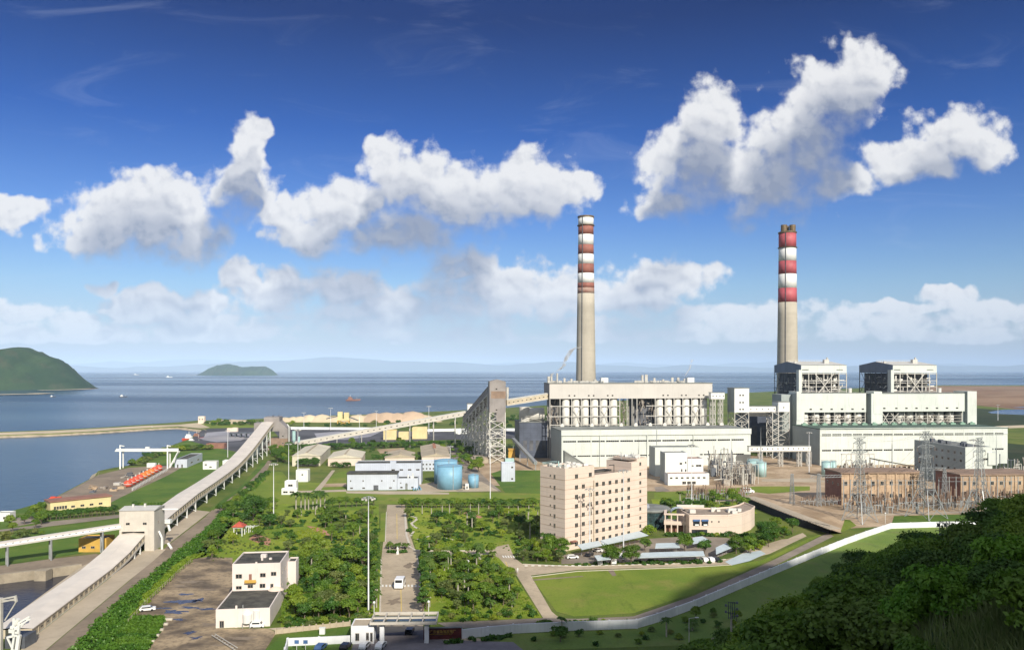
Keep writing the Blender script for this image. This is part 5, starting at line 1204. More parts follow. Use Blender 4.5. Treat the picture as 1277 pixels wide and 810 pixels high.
for a in ((-1, -1), (1, -1), (1, 1), (-1, 1)): b.beam(c + Vector((a[0], a[1], 0)), c + Vector((a[0], a[1], 1.3)), .2)
b.cyl(c + Vector((-1.2, 0, 4)), c + Vector((-1.2, 0, 6)), .15, n=6); b.build('stand', M['steel_grey'], T)
b = MB(); 
for k in range(9): b.beam(G(266 + k * 3.2, 795 + k * 2.1) + Vector((0, 0, .5)), G(269 + k * 3.2, 794 + k * 2.1) + Vector((0, 0, .5)), .08)
b.beam(G(264, 794) + Vector((0, 0, .6)), G(292, 812) + Vector((0, 0, .6)), .15); b.beam(G(268, 792.5) + Vector((0, 0, .6)), G(296, 810) + Vector((0, 0, .6)), .15)
tag(b.build('cable_rack', M['steel']), 'thin pale ladder-like cable rack lying on the concrete yard', 'rack')
# ---- gate
FG = Fr(G(437.7, 802.4), 2.5)
T = house('gatehouse', 'small white flat-roofed gatehouse beside the entrance road', 'gatehouse', FG, 5.8, 6.2, 4.3, 'whitewall', 'slab', wins=[('f', 1.6, .8, 1.0, 2.0), ('f', 4.2, .9, .7, 2.0), ('f', 5.2, .5, .6, 2.4)], parapet=.3)
FGC = Fr(G(461, 778.4, 5.2), 1.5)
T = thing('gate_canopy', 'wide open-framed canopy spanning the entrance road at the gate', 'gate canopy', tuple(FGC.P(2, 0)))
b = MB(); L_ = 17.0; Dp = 8.2
b.box(FGC, 0, L_, -.25, 0, 5.2, 5.85); b.box(FGC, 0, L_, Dp, Dp + .25, 5.2, 5.9); b.box(FGC, 0, .25, .01, Dp - .01, 5.1, 5.9); b.box(FGC, L_ - .25, L_, .01, Dp - .01, 5.1, 5.9)
for u in (3.3, 6.6, 9.9, 13.2): b.box(FGC, u, u + .25, .01, Dp - .01, 5.3, 5.85)
b.box(FGC, .3, L_ - .3, Dp / 2, Dp / 2 + .2, 5.35, 5.8)
b.build('roof_frame', M['housewall'], T)
b = MB(); b.box(FGC, .3, L_ - .3, .3, Dp - .3, 5.0, 5.06); b.build('glazing', M['glassdark'], T)
for u in (2.4, 13.8): b = MB(); b.box(FGC, u, u + 1.1, 1.0, 2.4, 0, 4.85); b.build('pillar', M['whitewall'], T)
T = thing('gate_sign_wall', 'dark red granite sign wall with gold Chinese lettering by the entrance', 'sign', tuple(G(528, 797)))
FS = Fr(G(528, 797), 3); SL = (G(575.6, 796.2) - G(528, 797)).length
b = MB(); b.box(FS, 0, SL, 0, .6, 0, 2.9); b.build('granite_wall', M['redgranite'], T)
b = MB(); b.box(FS, -.1, SL + .1, -.1, .7, 2.91, 3.05); b.build('coping', M['roofgrey'], T)
def lettering(txt, size, u, z, nm, T_, ex=.04, fr=FS):
    cu = bpy.data.curves.new(nm, 'FONT'); cu.body = txt; cu.size = size; cu.extrude = ex; cu.align_x = 'LEFT'
    o = bpy.data.objects.new(nm, cu); COL.objects.link(o); dg = bpy.context.evaluated_depsgraph_get(); dg.update()
    me = bpy.data.meshes.new_from_object(o.evaluated_get(dg)); bpy.data.objects.remove(o)
    me.materials.clear(); me.materials.append(M['gold']); o = bpy.data.objects.new(nm, me); COL.objects.link(o); o.parent = T_
    o.rotation_euler = (math.pi / 2, 0, fr.a); o.location = fr.P(u, -.06, z) - wloc(T_); return o
lettering('广东省珠海发电厂', .86, 1.6, 1.75, 'lettering', T)
lettering('GUANGDONG ZHUHAI POWER PLANT', .34, 1.5, 1.3, 'small_lettering', T)
# ---- white perimeter wall
wl_ = [(576, 795.5), (640, 789), (700, 786), (760, 784), (794, 782.7), (820, 775), (866, 758), (960, 717.5), (1004, 699), (1054, 678.5), (1080, 669), (1111, 658.5), (1160, 657), (1222, 656), (1330, 655)]
T = thing('perimeter_wall', 'long white perimeter wall winding along the lawn and below the pylons', 'wall', tuple(G(*wl_[4])))
def wallseg(pxs, T_, h_=2.4, th=.35, nm='wall_section'):
    for a, c in zip(pxs[:-1], pxs[1:]):
        p, q = G(*a), G(*c); b_ = MB(); b_.beam(p + Vector((0, 0, h_ / 2)), q + Vector((0, 0, h_ / 2)), th, h_); b_.build(nm, M['whitewall'], T_)
        b_ = MB(); n_ = max(1, int((q - p).length / 7))
        for k in range(n_): r = p.lerp(q, k / n_); b_.bx((r.x, r.y, 0), .5, .6, h_ + .12)
        b_.build('piers', M['whitewall'], T_)
wallseg(wl_, T)
T = thing('perimeter_wall', 'short sunlit white wall running left from the gatehouse', 'wall', tuple(G(400, 803)))
wallseg([(352, 830), (358.8, 805), (436.6, 801.4)], T, 2.0)
b = MB(); b.beam(G(344, 790) + Vector((0, 0, .6)), G(437, 779.5) + Vector((0, 0, .6)), .2, 1.2)
for k in range(12): p = G(344 + k * 8.4, 790 - k * .95); b.bx((p.x, p.y, 0), .35, .5, 1.5)
tag(b.build('low_brick_wall', M['slab']), 'low tan wall with short piers behind the short sunlit white wall', 'wall')
b = MB(); p = G(402, 790); b.bx((p.x, p.y, 0), 1.4, .9, 1.6); b.bx((p.x, p.y, 1.61), 1.6, 1.1, .15); tag(b.build('meter_box', M['white']), 'white meter box standing on the low tan wall', 'box')

# ---- white-blue workshop group
FP = Fr(G(433, 611), 3)
T = house('pump_house', 'low pale blue-white building with a dark roof edge and a dark doorway', 'industrial building', FP, 28.8, 11, 9.4, 'bluewhite', 'roofdark', wins=[('f', 2.5, .9, 1.6, .8), ('f', 9.5, .9, 1.6, .8), ('f', 25, .9, 1.6, .8), ('f', 2, 5, .7, .9), ('f', 9.2, 5, .7, .9), ('f', 20, 5, .7, .9), ('f', 27, 5, .7, .9)])
b = MB(); b.box(FP, 15.2, 18, -.1, .02, 0, 2.9); b.build('doorway', M['darkint'], T)
b = MB(); b.box(FP, -.4, 29.2, -.4, 11.4, 9.3, 9.95); b.build('roof_edge', M['roofdark'], T)
T = house('pump_house', 'lower right extension of the pale blue-white building with an arched door', 'industrial building', Fr(FP.P(28.9, 1), 3), 12, 10, 6.2, 'bluewhite', 'roofdark', wins=[('f', 2.4, .9, 1.4, .9), ('f', 8.8, .9, 1.4, .9), ('f', 2, 3.6, .6, .7)])
b = MB(); f2 = Fr(FP.P(28.9, 1), 3); b.box(f2, 4.6, 6, -.08, .02, 0, 3.2); b.cyl(f2.P(5.3, -.08, 3.2), f2.P(5.3, .02, 3.2), .7, n=14); b.build('arched_door', M['roofgrey'], T)
b = MB(); b.cyl(f2.P(6, 3, 6.3), f2.P(6, 3, 8.4), .5, n=8); b.bx(tuple(f2.P(8.5, 3, 6.3)), 2, 1.6, 1.4); b.cyl(f2.P(8.8, 3, 7.8), f2.P(8.8, 3, 9.4), .4, n=8); b.build('roof_units', M['white'], T)
T = house('pump_house', 'taller pale blue-white block with dark roof standing behind the low one', 'industrial building', Fr(FP.P(1.5, 22), 3), 40, 16, 12.6, 'bluewhite', 'roofdark', wins=[('f', 3 + 5 * k, 8.6 if k > 3 else 6.5, 2.2, .9) for k in range(8)])
b = MB(); f2 = Fr(FP.P(1.5, 22), 3); b.box(f2, 21, 24.5, 2, 6, 12.7, 14.2); b.build('roof_unit', M['bluewhite'], T)
house('store_hut', 'small pale blue hut with two rows of windows left of the blue tanks', 'hut', Fr(G(525, 586.8), 3), 10, 6, 6.6, 'bluewhite', 'bluewhite', wins=[('f', 1.5 + 2.4 * k, z, 1.1, 1.1) for k in range(4) for z in (1, 4)])
def tank(label, px, Y, r, h_, m='bluetank', dome=.9, group=None):
    c_ = AT(px, Y); T_ = thing('storage_tank', label, 'tank', tuple(c_), group)
    b_ = MB(); b_.lathe(c_, [(r, 0), (r, h_)], 36); b_.build('shell', M[m], T_, smooth=True)
    b_ = MB(); b_.lathe(c_, [(r + .12, h_ + .01), (r * .6, h_ + dome * .7), (r * .2, h_ + dome), (.1, h_ + dome * 1.02)], 36); b_.build('roof', M[m], T_)
    b_ = MB()
    for i in range(24):
        a0, a1 = 2 * math.pi * i / 24, 2 * math.pi * (i + 1) / 24; p_, q_ = c_ + Vector((math.cos(a0) * r, math.sin(a0) * r, h_)), c_ + Vector((math.cos(a1) * r, math.sin(a1) * r, h_))
        b_.beam(p_ + Vector((0, 0, 1)), q_ + Vector((0, 0, 1)), .08); b_.beam(p_, p_ + Vector((0, 0, 1)), .07)
    b_.build('railing', M['steel_grey'], T_)
    b_ = MB(); b_.beam(c_ + Vector((r * .35, -r * .95, 0)), c_ + Vector((r * .35, -r * .95, h_ + 1)), .35, .15); b_.build('ladder', M['steel_grey'], T_)
tank('front large light blue storage tank', 560.8, 475, 7.4, 13.4); tank('rear large light blue storage tank half hidden by the front one', 555.8, 497, 7.2, 14.1); tank('small light blue tank beside the lane', 590.4, 478, 3.15, 7.4)
tank('pale teal tank left of a pair behind the transformer yard', 941.5, 538, 5.0, 9.6, 'teal'); tank('pale teal tank right of a pair behind the transformer yard', 949.5, 527, 3.2, 9.2, 'teal')
tank('larger pale blue tank in front of the right turbine hall', 1031, 528, 3.3, 9.5, 'teal'); tank('slim pale blue tank next to the larger one', 1039.6, 533, 1.8, 9.0, 'teal')
house('kiosk', 'tiny white kiosk between the big and small blue tanks', 'kiosk', Fr(G(580.3, 610), 3), 2.0, 2, 2.8, 'white', 'roofgrey', wins=[('f', 1, .4, .8, 1.6)])
T = house('box_tower', 'tall pale grey box building standing alone on the green lawn', 'box building', Fr(G(625.6, 600.2), 4), 8.4, 7, 11.2, 'bluewhite', 'bluewhite', wins=[('f', 6.6, 8.4, 1.3, 1.1), ('f', 6.6, 1.2, 1.3, 1.1)], side='clad_shade')
b = MB(); p = G(518, 611); 
for k in range(4): b.cyl(G(516 + k * 3, 611) + Vector((0, 0, .8)), G(512.5 + k * 3, 606) + Vector((0, 0, .8)), .35, n=8); q = G(516 + k * 3, 611); b.bx((q.x, q.y, 0), .4, .4, .5)
tag(b.build('pipe_rack', M['bluetank']), 'row of low blue and grey pipes on the ground left of the tanks', 'pipes')
house('container', 'teal container with a flat lid at the foot of the tall transfer tower', 'container', Fr(G(630, 577.5), 4), 6.8, 4, 3.6, 'teal', 'teal', parapet=0)
T = house('hopper', 'yellow hopper unit behind the teal container', 'hopper', Fr(G(634, 573), 4), 5.2, 4, 6.2, 'ochre', 'ochre', parapet=0)
b = MB(); f2 = Fr(G(634, 573), 4); b.hexa([f2.P(.5, .5, 6.3), f2.P(4.7, .5, 6.3), f2.P(4.7, 3.5, 6.3), f2.P(.5, 3.5, 6.3), f2.P(-.3, -.3, 8.6), f2.P(5.4, -.3, 8.6), f2.P(5.4, 4.4, 8.6), f2.P(-.3, 4.4, 8.6)]); b.build('funnel', M['ochre'], T)
# ---- big sheds
def shed(label, fr, W_, D_, h_, rise, roof='shed', wall='pinkwhite', along='v'):
    T_ = thing('storage_shed', label, 'storage shed', tuple(fr.P(0, 0)))
    b_ = MB(); b_.box(fr, 0, W_, 0, D_, 0, h_); b_.build('wall', M[wall], T_)
    b_ = MB(); b_.gable(fr, -.5, W_ + .5, -.5, D_ + .5, h_ + .01, rise, along); b_.build('roof', M[roof], T_)
    b_ = MB(); um = W_ / 2
    if along == 'v': b_.box(fr, um - .5, um + .5, .5, D_ - .5, h_ + rise - .3, h_ + rise + .5)
    else: b_.box(fr, .5, W_ - .5, D_ / 2 - .5, D_ / 2 + .5, h_ + rise - .3, h_ + rise + .5)
    b_.build('ridge_vent', M['shedtan'], T_); return T_
shed('leftmost long cream storage shed with a pale lengthwise roof', Fr(G(364.4, 581), PA), 20, 72, 7.4, 2.2, wall='shed')
T = shed('second cream storage shed with a pinkish front wall', Fr(G(409, 580.8), PA), 24, 46, 5.6, 2.6, wall='peach')
shed('third tan storage shed partly hidden by the pump house', Fr(AT(480, 598), PA), 22, 38, 4.6, 2.4, 'shedtan', 'peach')
T = shed('fourth tan storage shed beside the dark tree mass', Fr(AT(526, 596), PA), 21, 84, 5.6, 2.0, 'shedtan', 'peach')
b = MB()
for k in range(4): b.bx(tuple(Fr(AT(526, 596), PA).P(10.5, 40 + k * 8, 8.0)), 2.2, 1.6, 1.5)
b.build('roof_ventilators', M['brickdark'], T)
house('pump_hut', 'small white hut with two levels in the lawn left of the white-blue building', 'hut', Fr(G(369, 600.5), 3), 7.4, 7, 7.0, 'white', 'roofgrey', wins=[('f', 4, 4, 1, 1)])
house('pump_hut', 'small white two-stepped hut with a dark window band near the palms', 'hut', Fr(G(355, 614.5), 3), 6.5, 5, 6.4, 'white', 'white', wins=[('f', 3.2, 3.8, 2.6, 1.2)])
house('pump_hut', 'low white extension in front of the two-stepped hut', 'hut', Fr(G(351, 616.5), 3), 8.6, 3, 3.0, 'white', 'white', wins=[('f', 2.2, 1.0, 2.6, 1.0), ('f', 5.8, 1.0, 2.6, 1.0)])
# ---- yellow sheds, machines and heaps on the far shore
house('yellow_shed', 'pale yellow gabled shed by the far coal yard, left one', 'shed', Fr(G(478, 548), 4), 13, 12, 9, 'yellow', 'ochre')
house('yellow_shed', 'larger pale yellow shed behind the rising conveyor', 'shed', Fr(G(514, 547), 4), 15, 14, 11, 'yellow', 'yellow')
house('yellow_shed', 'low pale yellow shed between the two larger yellow ones', 'shed', Fr(G(497, 548), 4), 10, 10, 7, 'yellow', 'yellow')
T = thing('stacker_machine', 'yellow coal stacker machine on rails near the sand heaps', 'coal stacker', tuple(G(428, 530)))
fy = Fr(G(420, 530), 4); b = MB(); b.box(fy, 1, 7, 0, 6, 8, 17); b.box(fy, 9, 15, 0, 6, 8, 16); b.box(fy, 0, 16, -.5, 6.5, 6, 8)
b.build('machine_house', M['yellow'], T)
b = MB(); fc = [(1, 0), (15, 0), (15, 6), (1, 6)]; b.lattice([fy.P(u, v, 0) for u, v in fc], [fy.P(u, v, 6) for u, v in fc], 1, .9, .6); b.build('legs', M['ochre'], T)
b = MB(); b.beam(fy.P(8, 3, 13), fy.P(-14, 6, 8), 1.5, 1.2); b.beam(fy.P(8, 3, 13), fy.P(27, 0, 6), 1.6, 1.2); b.build('boom', M['steel_dark'], T)
random.seed(21)
def heap(px, py, r, h_, m, label):
    c_ = G(px, py); h_ *= .68; n = 18; vs_ = [c_ + Vector((0, 0, h_))]; fs = []
    rings = ((.35, .82), (.7, .38), (1, 0))
    for k, (rr, hh) in enumerate(rings):
        for i in range(n):
            a = 2 * math.pi * i / n; q = r * rr * (1 + .18 * noise.noise(Vector((a * 2, px, k)))); vs_.append(c_ + Vector((math.cos(a) * q * 1.25, math.sin(a) * q * .8, h_ * hh * (1 + .2 * noise.noise(Vector((a * 3, px, 4))))- (.5 if k == 2 else 0))))
    fs += [(0, 1 + i, 1 + (i + 1) % n) for i in range(n)]
    for k in range(2): fs += [(1 + k * n + i, 1 + (k + 1) * n + i, 1 + (k + 1) * n + (i + 1) % n, 1 + k * n + (i + 1) % n) for i in range(n)]
    b_ = MB(); b_.add(vs_, fs); return tag(b_.build('sand_heap', M[m], smooth=True), label, 'sand heap', 'sand heaps along the far shore')
for i, (px, r, h_, m, lb) in enumerate([(356, 13, 9, 'sand', 'low cream sand heap nearest the junction tower'), (366, 12, 10, 'sand', 'small cream sand heap, second from the junction tower'), (375, 13, 11, 'sand', 'rounded cream sand heap, third from the junction tower'), (386.5, 15, 14, 'sand', 'pointed yellowish sand heap, fourth from the junction tower'), (402, 18, 15, 'sand', 'broad pointed yellow sand heap left of the yellow stacker machine'),
        (418, 14, 12, 'sand', 'yellow sand heap behind the yellow stacker machine'), (447, 20, 14, 'sand', 'cream sand heap right of the yellow stacker machine'), (468, 24, 18, 'sandpink', 'long pinkish sand heap in the middle of the row'), (482, 26, 19, 'sandpink', 'highest pinkish sand heap'), (496, 24, 18, 'sandpink', 'pinkish sand heap right of the highest one'), (515, 26, 21, 'sandpink', 'large pink sand heap near the row end'), (528, 22, 14, 'sand', 'pale sand heap at the right end of the row'),
        (456, 20, 13, 'sand', 'cream sand heap joined to the long pinkish one')]): heap(px, 525.5, r, h_, m, lb)
heap(288, 527, 26, 7, 'sand', 'lone whitish heap on the spit'); heap(300, 527, 20, 6, 'sand', 'smaller whitish heap beside the lone one on the spit'); heap(283, 546, 24, 5, 'ash', 'flat grey ash heap on the harbour apron'); heap(298, 545, 20, 4, 'ash', 'lower grey ash heap beside the flat one')
T = thing('yard_wall', 'long low white wall bounding the far coal yard', 'wall', tuple(G(400, 536)))
for a, c in (((355, 535), (480, 536)), ((530, 538), (583, 537)), ((622, 537), (684, 537))): b = MB(); b.beam(G(*a) + Vector((0, 0, 1.5)), G(*c) + Vector((0, 0, 1.5)), .5, 3); b.build('wall_section', M['whitewall'], T)
for k in range(5): house('yard_hut', ['low white hut left of the steel trestle by the far wall', 'white hut directly left of the first one', 'tiny white hut on the far lane', 'small grey-white hut beside the far lane', 'white hut at the foot of the far wall'][k], 'hut', Fr(G(567 + k * 3.6, 540.5 + .8 * (k % 2)), 4), 3, 3, 3, 'white', 'roofgrey')
# ---- shore buildings on the left
T = house('long_building', 'pale yellow single-storey building with a brown roof edge by the shore', 'industrial building', Fr(G(62.7, 641.5), 44), 27.5, 9, 5.8, 'yellow', 'brickdark', wins=[('f', 2 + k * 1.2, 2.2, 1.0, 1.6) for k in range(5)] + [('f', 10 + k * 4.2, 2.4, 1.8, 1.0) for k in range(4)], parapet=0)
b = MB(); f2 = Fr(G(62.7, 641.5), 44); b.box(f2, -.5, 28, -.5, 9.5, 5.95, 6.5); b.build('roof_edge', M['brickdark'], T)
b = MB(); random.seed(9)
for k in range(30): p = G(64 + random.uniform(0, 30), 626 + random.uniform(-3, 0)); b.bx((p.x, p.y, 0), random.uniform(1, 3), random.uniform(1, 2), random.uniform(.6, 2.2))
tag(b.build('red_pipe_stack', M['redorange']), 'heap of orange-red pipes and fittings behind the pale yellow building', 'pipe stack')
T = house('small_building', 'ochre yellow hut under the narrow belt walkway', 'hut', Fr(G(98, 688), 2), 10.5, 7, 4.8, 'ochre', 'roofdark', wins=[('f', 2, 1.4, 1.5, .9), ('f', 5.4, 1.4, 1.5, .9)])
house('white_shed', 'small white cabin at the far left edge by the shore', 'cabin', Fr(G(-6, 650), 4), 6.5, 5, 3.6, 'white', 'roofgrey', wins=[('f', 4, 1.2, 1, 1)])
house('long_shed', 'long grey-white shed with a dark roof near the gantry crane', 'shed', Fr(G(218, 583), PA), 8.4, 42, 5.6, 'bluewhite', 'roofdark', wins=[('f', 2, .1, 1, 2.4), ('f', 5, .1, 1, 2.4), ('r', 12, 2, 5, 1), ('r', 30, 2, 5, 1)])
house('white_shed', 'white box shed with two small windows behind the curved conveyor', 'shed', Fr(G(253, 585), PA), 9.2, 7, 5.0, 'white', 'roofgrey', wins=[('f', 2, 2.8, 1.4, 1), ('f', 5.2, 1.2, 1.6, .9)])
house('white_shed', 'plain white box shed half hidden by the curved conveyor', 'shed', Fr(G(277.5, 584), PA), 7, 7, 5.2, 'white', 'white')
house('brick_shed', 'low brown brick shed on the dark harbour apron', 'shed', Fr(G(257, 559), 2), 16, 7, 4, 'brickdark', 'brickdark')
house('container', 'white container beside the orange buoys', 'container', Fr(G(183, 582.5), 4), 6, 2.6, 3, 'white', 'white', parapet=0)
T = house('small_building', 'little orange and white control house where the breakwater meets the shore', 'hut', Fr(G(247, 528), 4), 8, 6, 9, 'peach', 'white', wins=[('f', 2, 5, 1.5, 1.5), ('f', 5.5, 5, 1.5, 1.5)])
house('harbour_hut', 'low peach hut with open front on the harbour apron', 'hut', Fr(G(283, 538), 4), 9, 4, 4, 'peach', 'peach', parapet=0)
house('harbour_hut', 'low peach hut right beside the open-fronted one', 'hut', Fr(G(289.5, 538), 4), 6, 4, 4.6, 'peach', 'peach', parapet=0)
T = thing('coal_pier', 'dark coal pier deck with open arches left of the junction tower', 'pier', tuple(G(300, 546)))
fp = Fr(G(286, 547), 6); b = MB(); b.box(fp, 0, 36, 0, 6, 5, 6.5); 
for k in range(8): b.box(fp, k * 5, k * 5 + 1.4, .1, 5.9, 0, 5)
b.build('deck', M['steel_dark'], T)
# ---- gantry crane
T = thing('gantry_crane', 'white gantry crane with a long beam over the orange buoys', 'gantry crane', tuple(G(180, 584)))
Yg = 570; zg = ZY(562.5, Yg)
b = MB(); b.hexa([AT(143, Yg - 1, zg), AT(222.7, Yg - 1, zg), AT(222.7, Yg + 1.5, zg), AT(143, Yg + 1.5, zg), AT(145, Yg - 1, zg + 1.9), AT(222.7, Yg - 1, zg + 2.1), AT(222.7, Yg + 1.5, zg + 2.1), AT(145, Yg + 1.5, zg + 1.9)]); b.build('main_beam', M['white'], T)
for px, dy in ((149.8, -3), (153.5, 4), (208.9, -3), (212, 4)):
    b = MB(); b.beam(AT(px, Yg + dy, 0), AT(px, Yg + dy * .3, zg + (4.6 if dy < 0 else .5)), .9); b.build('leg', M['white'], T)
b = MB(); b.beam(AT(222, Yg - 1, zg), AT(211, Yg - 3, 1), .6); b.beam(AT(224, Yg + 2, zg), AT(213, Yg + 4, 1), .6); b.beam(AT(222, Yg, zg), AT(217, Yg, 4), .4); b.build('slanting_strut', M['white'], T)
b = MB(); b.beam(AT(149.8, Yg - 3, zg + 4.5), AT(155, Yg - 3, zg + 4), .6); b.beam(AT(208.9, Yg - 3, zg + 4.5), AT(213, Yg - 3, zg + 4), .6); b.bx(tuple(AT(184, Yg, zg + 2)), 2.4, 2, 1.3); b.build('trolley', M['white'], T)
# ---- mooring buoys
def buoy_proto(m):
    T_ = thing('mooring_buoy', '', 'buoy', (0, 0, 0)); b_ = MB(); b_.lathe((0, 0, 0), [(.8, .1), (1.6, .5), (1.75, 1.4), (1.6, 2.3), (.9, 2.8), (.5, 2.95)], 16); b_.build('float', M[m], T_, smooth=True)
    b_ = MB(); b_.cyl((0, 0, 2.9), (0, 0, 3.8), .3, n=8); b_.lathe((0, 0, 0), [(1.82, 1.25), (1.82, 1.55)], 16); b_.build('fitting', M['steel'], T_); return T_
pr = [Proto(buoy_proto('redorange')), Proto(buoy_proto('orange'))]
nm = ['first', 'second', 'third', 'fourth', 'fifth', 'sixth', 'seventh', 'eighth', 'ninth']
for i in range(9):
    t = i / 8; p = G(159.5 + 38.5 * t, 607 - 20.5 * t); k = 1 if 4 <= i <= 6 else 0
    pr[k].place(tuple(p), i * .7, 1.4, label=('orange' if k else 'red-orange') + ' mooring buoy, %s from the near end of the row' % nm[i], group='mooring buoys in a row on the shore')
b = MB()
for i in range(26): t = i / 25; p = G(165 + 44 * t, 611.5 - 25 * t); b.bx((p.x, p.y, 0), .3, .3, 1.8)
b.beam(G(165, 611.5) + Vector((0, 0, 1.5)), G(209, 586.5) + Vector((0, 0, 1.5)), .15); b.beam(G(165, 611.5) + Vector((0, 0, .8)), G(209, 586.5) + Vector((0, 0, .8)), .15)
tag(b.build('shore_fence', M['white']), 'white post fence in front of the row of orange buoys', 'fence')
random.seed(31)
for k in range(34):
    t = random.random(); p = G(random.uniform(100, 182), 0 + random.uniform(586, 616)); 
    if not inpoly((p.x / p.y) * F + CX, HY + H * F / p.y, [(98, 616), (130, 594), (152, 585), (182, 584), (186, 588), (158, 604), (150, 618)]): continue
    b = MB(); b.bx((p.x, p.y, 0), random.uniform(1.5, 4), random.uniform(1, 3), random.uniform(.6, 1.8)); b.beam(p + Vector((0, 0, .8)), p + Vector((random.uniform(-4, 4), random.uniform(-3, 3), 1)), .4); b.beam(p + Vector((1, 0, .5)), p + Vector((random.uniform(-4, 4), random.uniform(-3, 3), 2)), .3)
    tag(b.build('scrap_heap', M[random.choice(['steel_dark', 'steel_dark', 'pipe', 'earth', 'steel'])]), 'tangled heap of scrap metal and chain on the shore below the gantry crane', 'scrap heap', 'scrap heaps on the shore yard')
# ================================================================== SWITCHYARD, MASTS, VEHICLES, BOATS
def brickhall(label, px, Y, L_, D_, h_, nx_, ang=4):
    fr = Fr(AT(px, Y), ang); T_ = thing('switchgear_hall', label, 'switchgear building', tuple(fr.P(0, 0)))
    b_ = MB(); b_.box(fr, 0, L_, 0, D_, 0, h_); b_.build('wall', M['brick'], T_)
    b_ = MB(); b_.box(fr, -.12, -.02, .05, D_, 0, h_); b_.build('side_wall', M['brickdark'], T_)  # left side given darker brick in place of its shade
    b_ = MB(); b_.box(fr, -.5, L_ + .5, -.6, D_ + .5, h_ + .01, h_ + .8); b_.build('roof', M['towerbrown'], T_)
    b_ = MB()
    for k in range(nx_ + 1): u = L_ * k / nx_; b_.box(fr, max(0, u - .35), u + .35, -.4, -.02, 0, h_ - .1)
    b_.build('pilasters', M['brick'], T_)
    for k in range(nx_):
        for z in (h_ * .22, h_ * .62): win(T_, fr, L_ * (k + .5) / nx_, -.06, z, 1.8, 2.2)
    for k in range(3):
        win(T_, fr, -.15, D_ * (k + .5) / 3, h_ * .6, 1.4, 1.4, 'l')
    return T_
brickhall('left ochre brick switchgear hall with pilasters behind the tallest pylon', 1049, 415.5, 44, 18, 16.2, 9)
brickhall('right ochre brick switchgear hall with a dark brown side wall', 1197.5, 429, 46, 22, 13.4, 9)
FO = Fr(AT(1204, 480), 5)
T = house('control_building', 'cream three-storey control building with a long grey side wall behind the right brick hall', 'office building', FO, 17, 52, 23.4, 'clad', 'roofgrey', side='clad_shade', wins=[('l', 4 + 6 * k, z, 2, 1.6) for k in range(8) for z in (9, 14.5, 19)] + [('f', 12.5, 16, 3, 1.2), ('f', 4, 9, 2.4, 1.0)])
b = MB(); b.box(FO, 14, 20, -.8, 8, 13, 20.5); b.build('projecting_bay', M['clad'], T)
b = MB(); 
for k in range(9): b.bx(tuple(FO.P(4 + random.uniform(0, 8), 4 + k * 5, 23.6)), 2.5, 2, 1.8)
b.build('roof_units', M['steel_dark'], T)
# transformer shed roofs in front of the right hall
for i, (px0, px1, Y, h_, lb) in enumerate([(1050, 1092, 530, 14.5, 'pale open pipe rack along the right turbine hall'), (1096, 1146, 512, 12.5, 'open shed with a dark pitched roof over white posts before the right turbine hall')]):
    fr = Fr(AT(px0, Y), 4); L_ = (px1 - px0) * Y / F; T_ = thing('transformer_shed', lb, 'open shed', tuple(fr.P(0, 0)))
    b = MB(); 
    if i: b.hexa([fr.P(-2, -1, h_), fr.P(L_, -1, h_ - 5), fr.P(L_, 9, h_ - 5), fr.P(-2, 9, h_), fr.P(-1, -1, h_ + .5), fr.P(L_, -1, h_ - 4.5), fr.P(L_, 9, h_ - 4.5), fr.P(-1, 9, h_ + .5)])
    else: b.box(fr, 0, L_, 0, 1.5, h_ - .6, h_)
    b.build('roof', M['roofdark' if i else 'steel'], T_)
    for k in range(8): b = MB(); u = L_ * k / 7; b.beam(fr.P(u, 0, 0), fr.P(u, 0, h_ - .6 - (5.0 * k / 7 if i else 0)), .5); b.build('post', M['silo'], T_)
    b = MB(); random.seed(40 + i)
    for k in range(14):
        u = random.uniform(1, L_ - 1); b.bx(tuple(fr.P(u, random.uniform(2, 7), 0)), random.uniform(1.5, 3.5), 2.5, random.uniform(3, 7)); b.cyl(fr.P(u, 3, 2), fr.P(u + 1, 3, 8), .5, n=8)
    b.build('transformers', M['pipe'], T_)
# white laboratory building in front of the left hall
FLb = Fr(AT(832.5, 490), 4)
T = house('laboratory_building', 'bright white block with a few scattered square windows before the left turbine hall', 'building', Fr(AT(829.5, 500), 4), 14, 12, 18.0, 'white', 'roofgrey', side='clad_shade', wins=[('f', 10, 11, 1.6, 1.2), ('f', 13, 11.6, .9, 1.2), ('f', 10.5, 6.5, .9, 1.8), ('f', 13, 6.5, .9, 1.6)])
T = house('laboratory_building', 'stepped white block with a blue window strip joined to the right of the bright one', 'building', Fr(AT(857.6, 503), 4), 10, 12, 14.0, 'white', 'brickdark', wins=[('f', 3, 9.4, 1.4, 1), ('f', 7, 9.4, 3.6, 1.2), ('f', 7, 5, 2.4, 1.2)])
house('laboratory_building', 'long low white wing in front of the two taller white blocks', 'building', Fr(AT(833, 486.5), 4), 25.5, 8, 6.7, 'white', 'brickdark', wins=[('f', 2 + 3.4 * k, 4.0, 1.6, 1.0) for k in range(7)] + [('f', 10 + 3 * k, .6, 2.4, 1.8) for k in range(3)])
house('workshop_hall', 'grey-green sided hall with a flat roof behind the bright white block', 'building', Fr(AT(817, 528), 4), 30, 16, 18.6, 'clad', 'roofgrey', side='clad_shade')
T = thing('sloping_gallery', 'dark sloping saw-edged gallery between the office roof and the left turbine hall', 'gallery', tuple(AT(702, 545)))
b = MB(); p0, p1, p2 = AT(704, 545, 0), AT(704, 545, 15), AT(745, 548, 0); w3 = Vector((-.6, 5, 0)); b.add([p0, p1, p2, p0 + w3, p1 + w3, p2 + w3], [(0, 2, 1), (3, 4, 5), (1, 2, 5, 4), (0, 1, 4, 3)]); b.build('gallery_wall', M['roofgrey'], T)
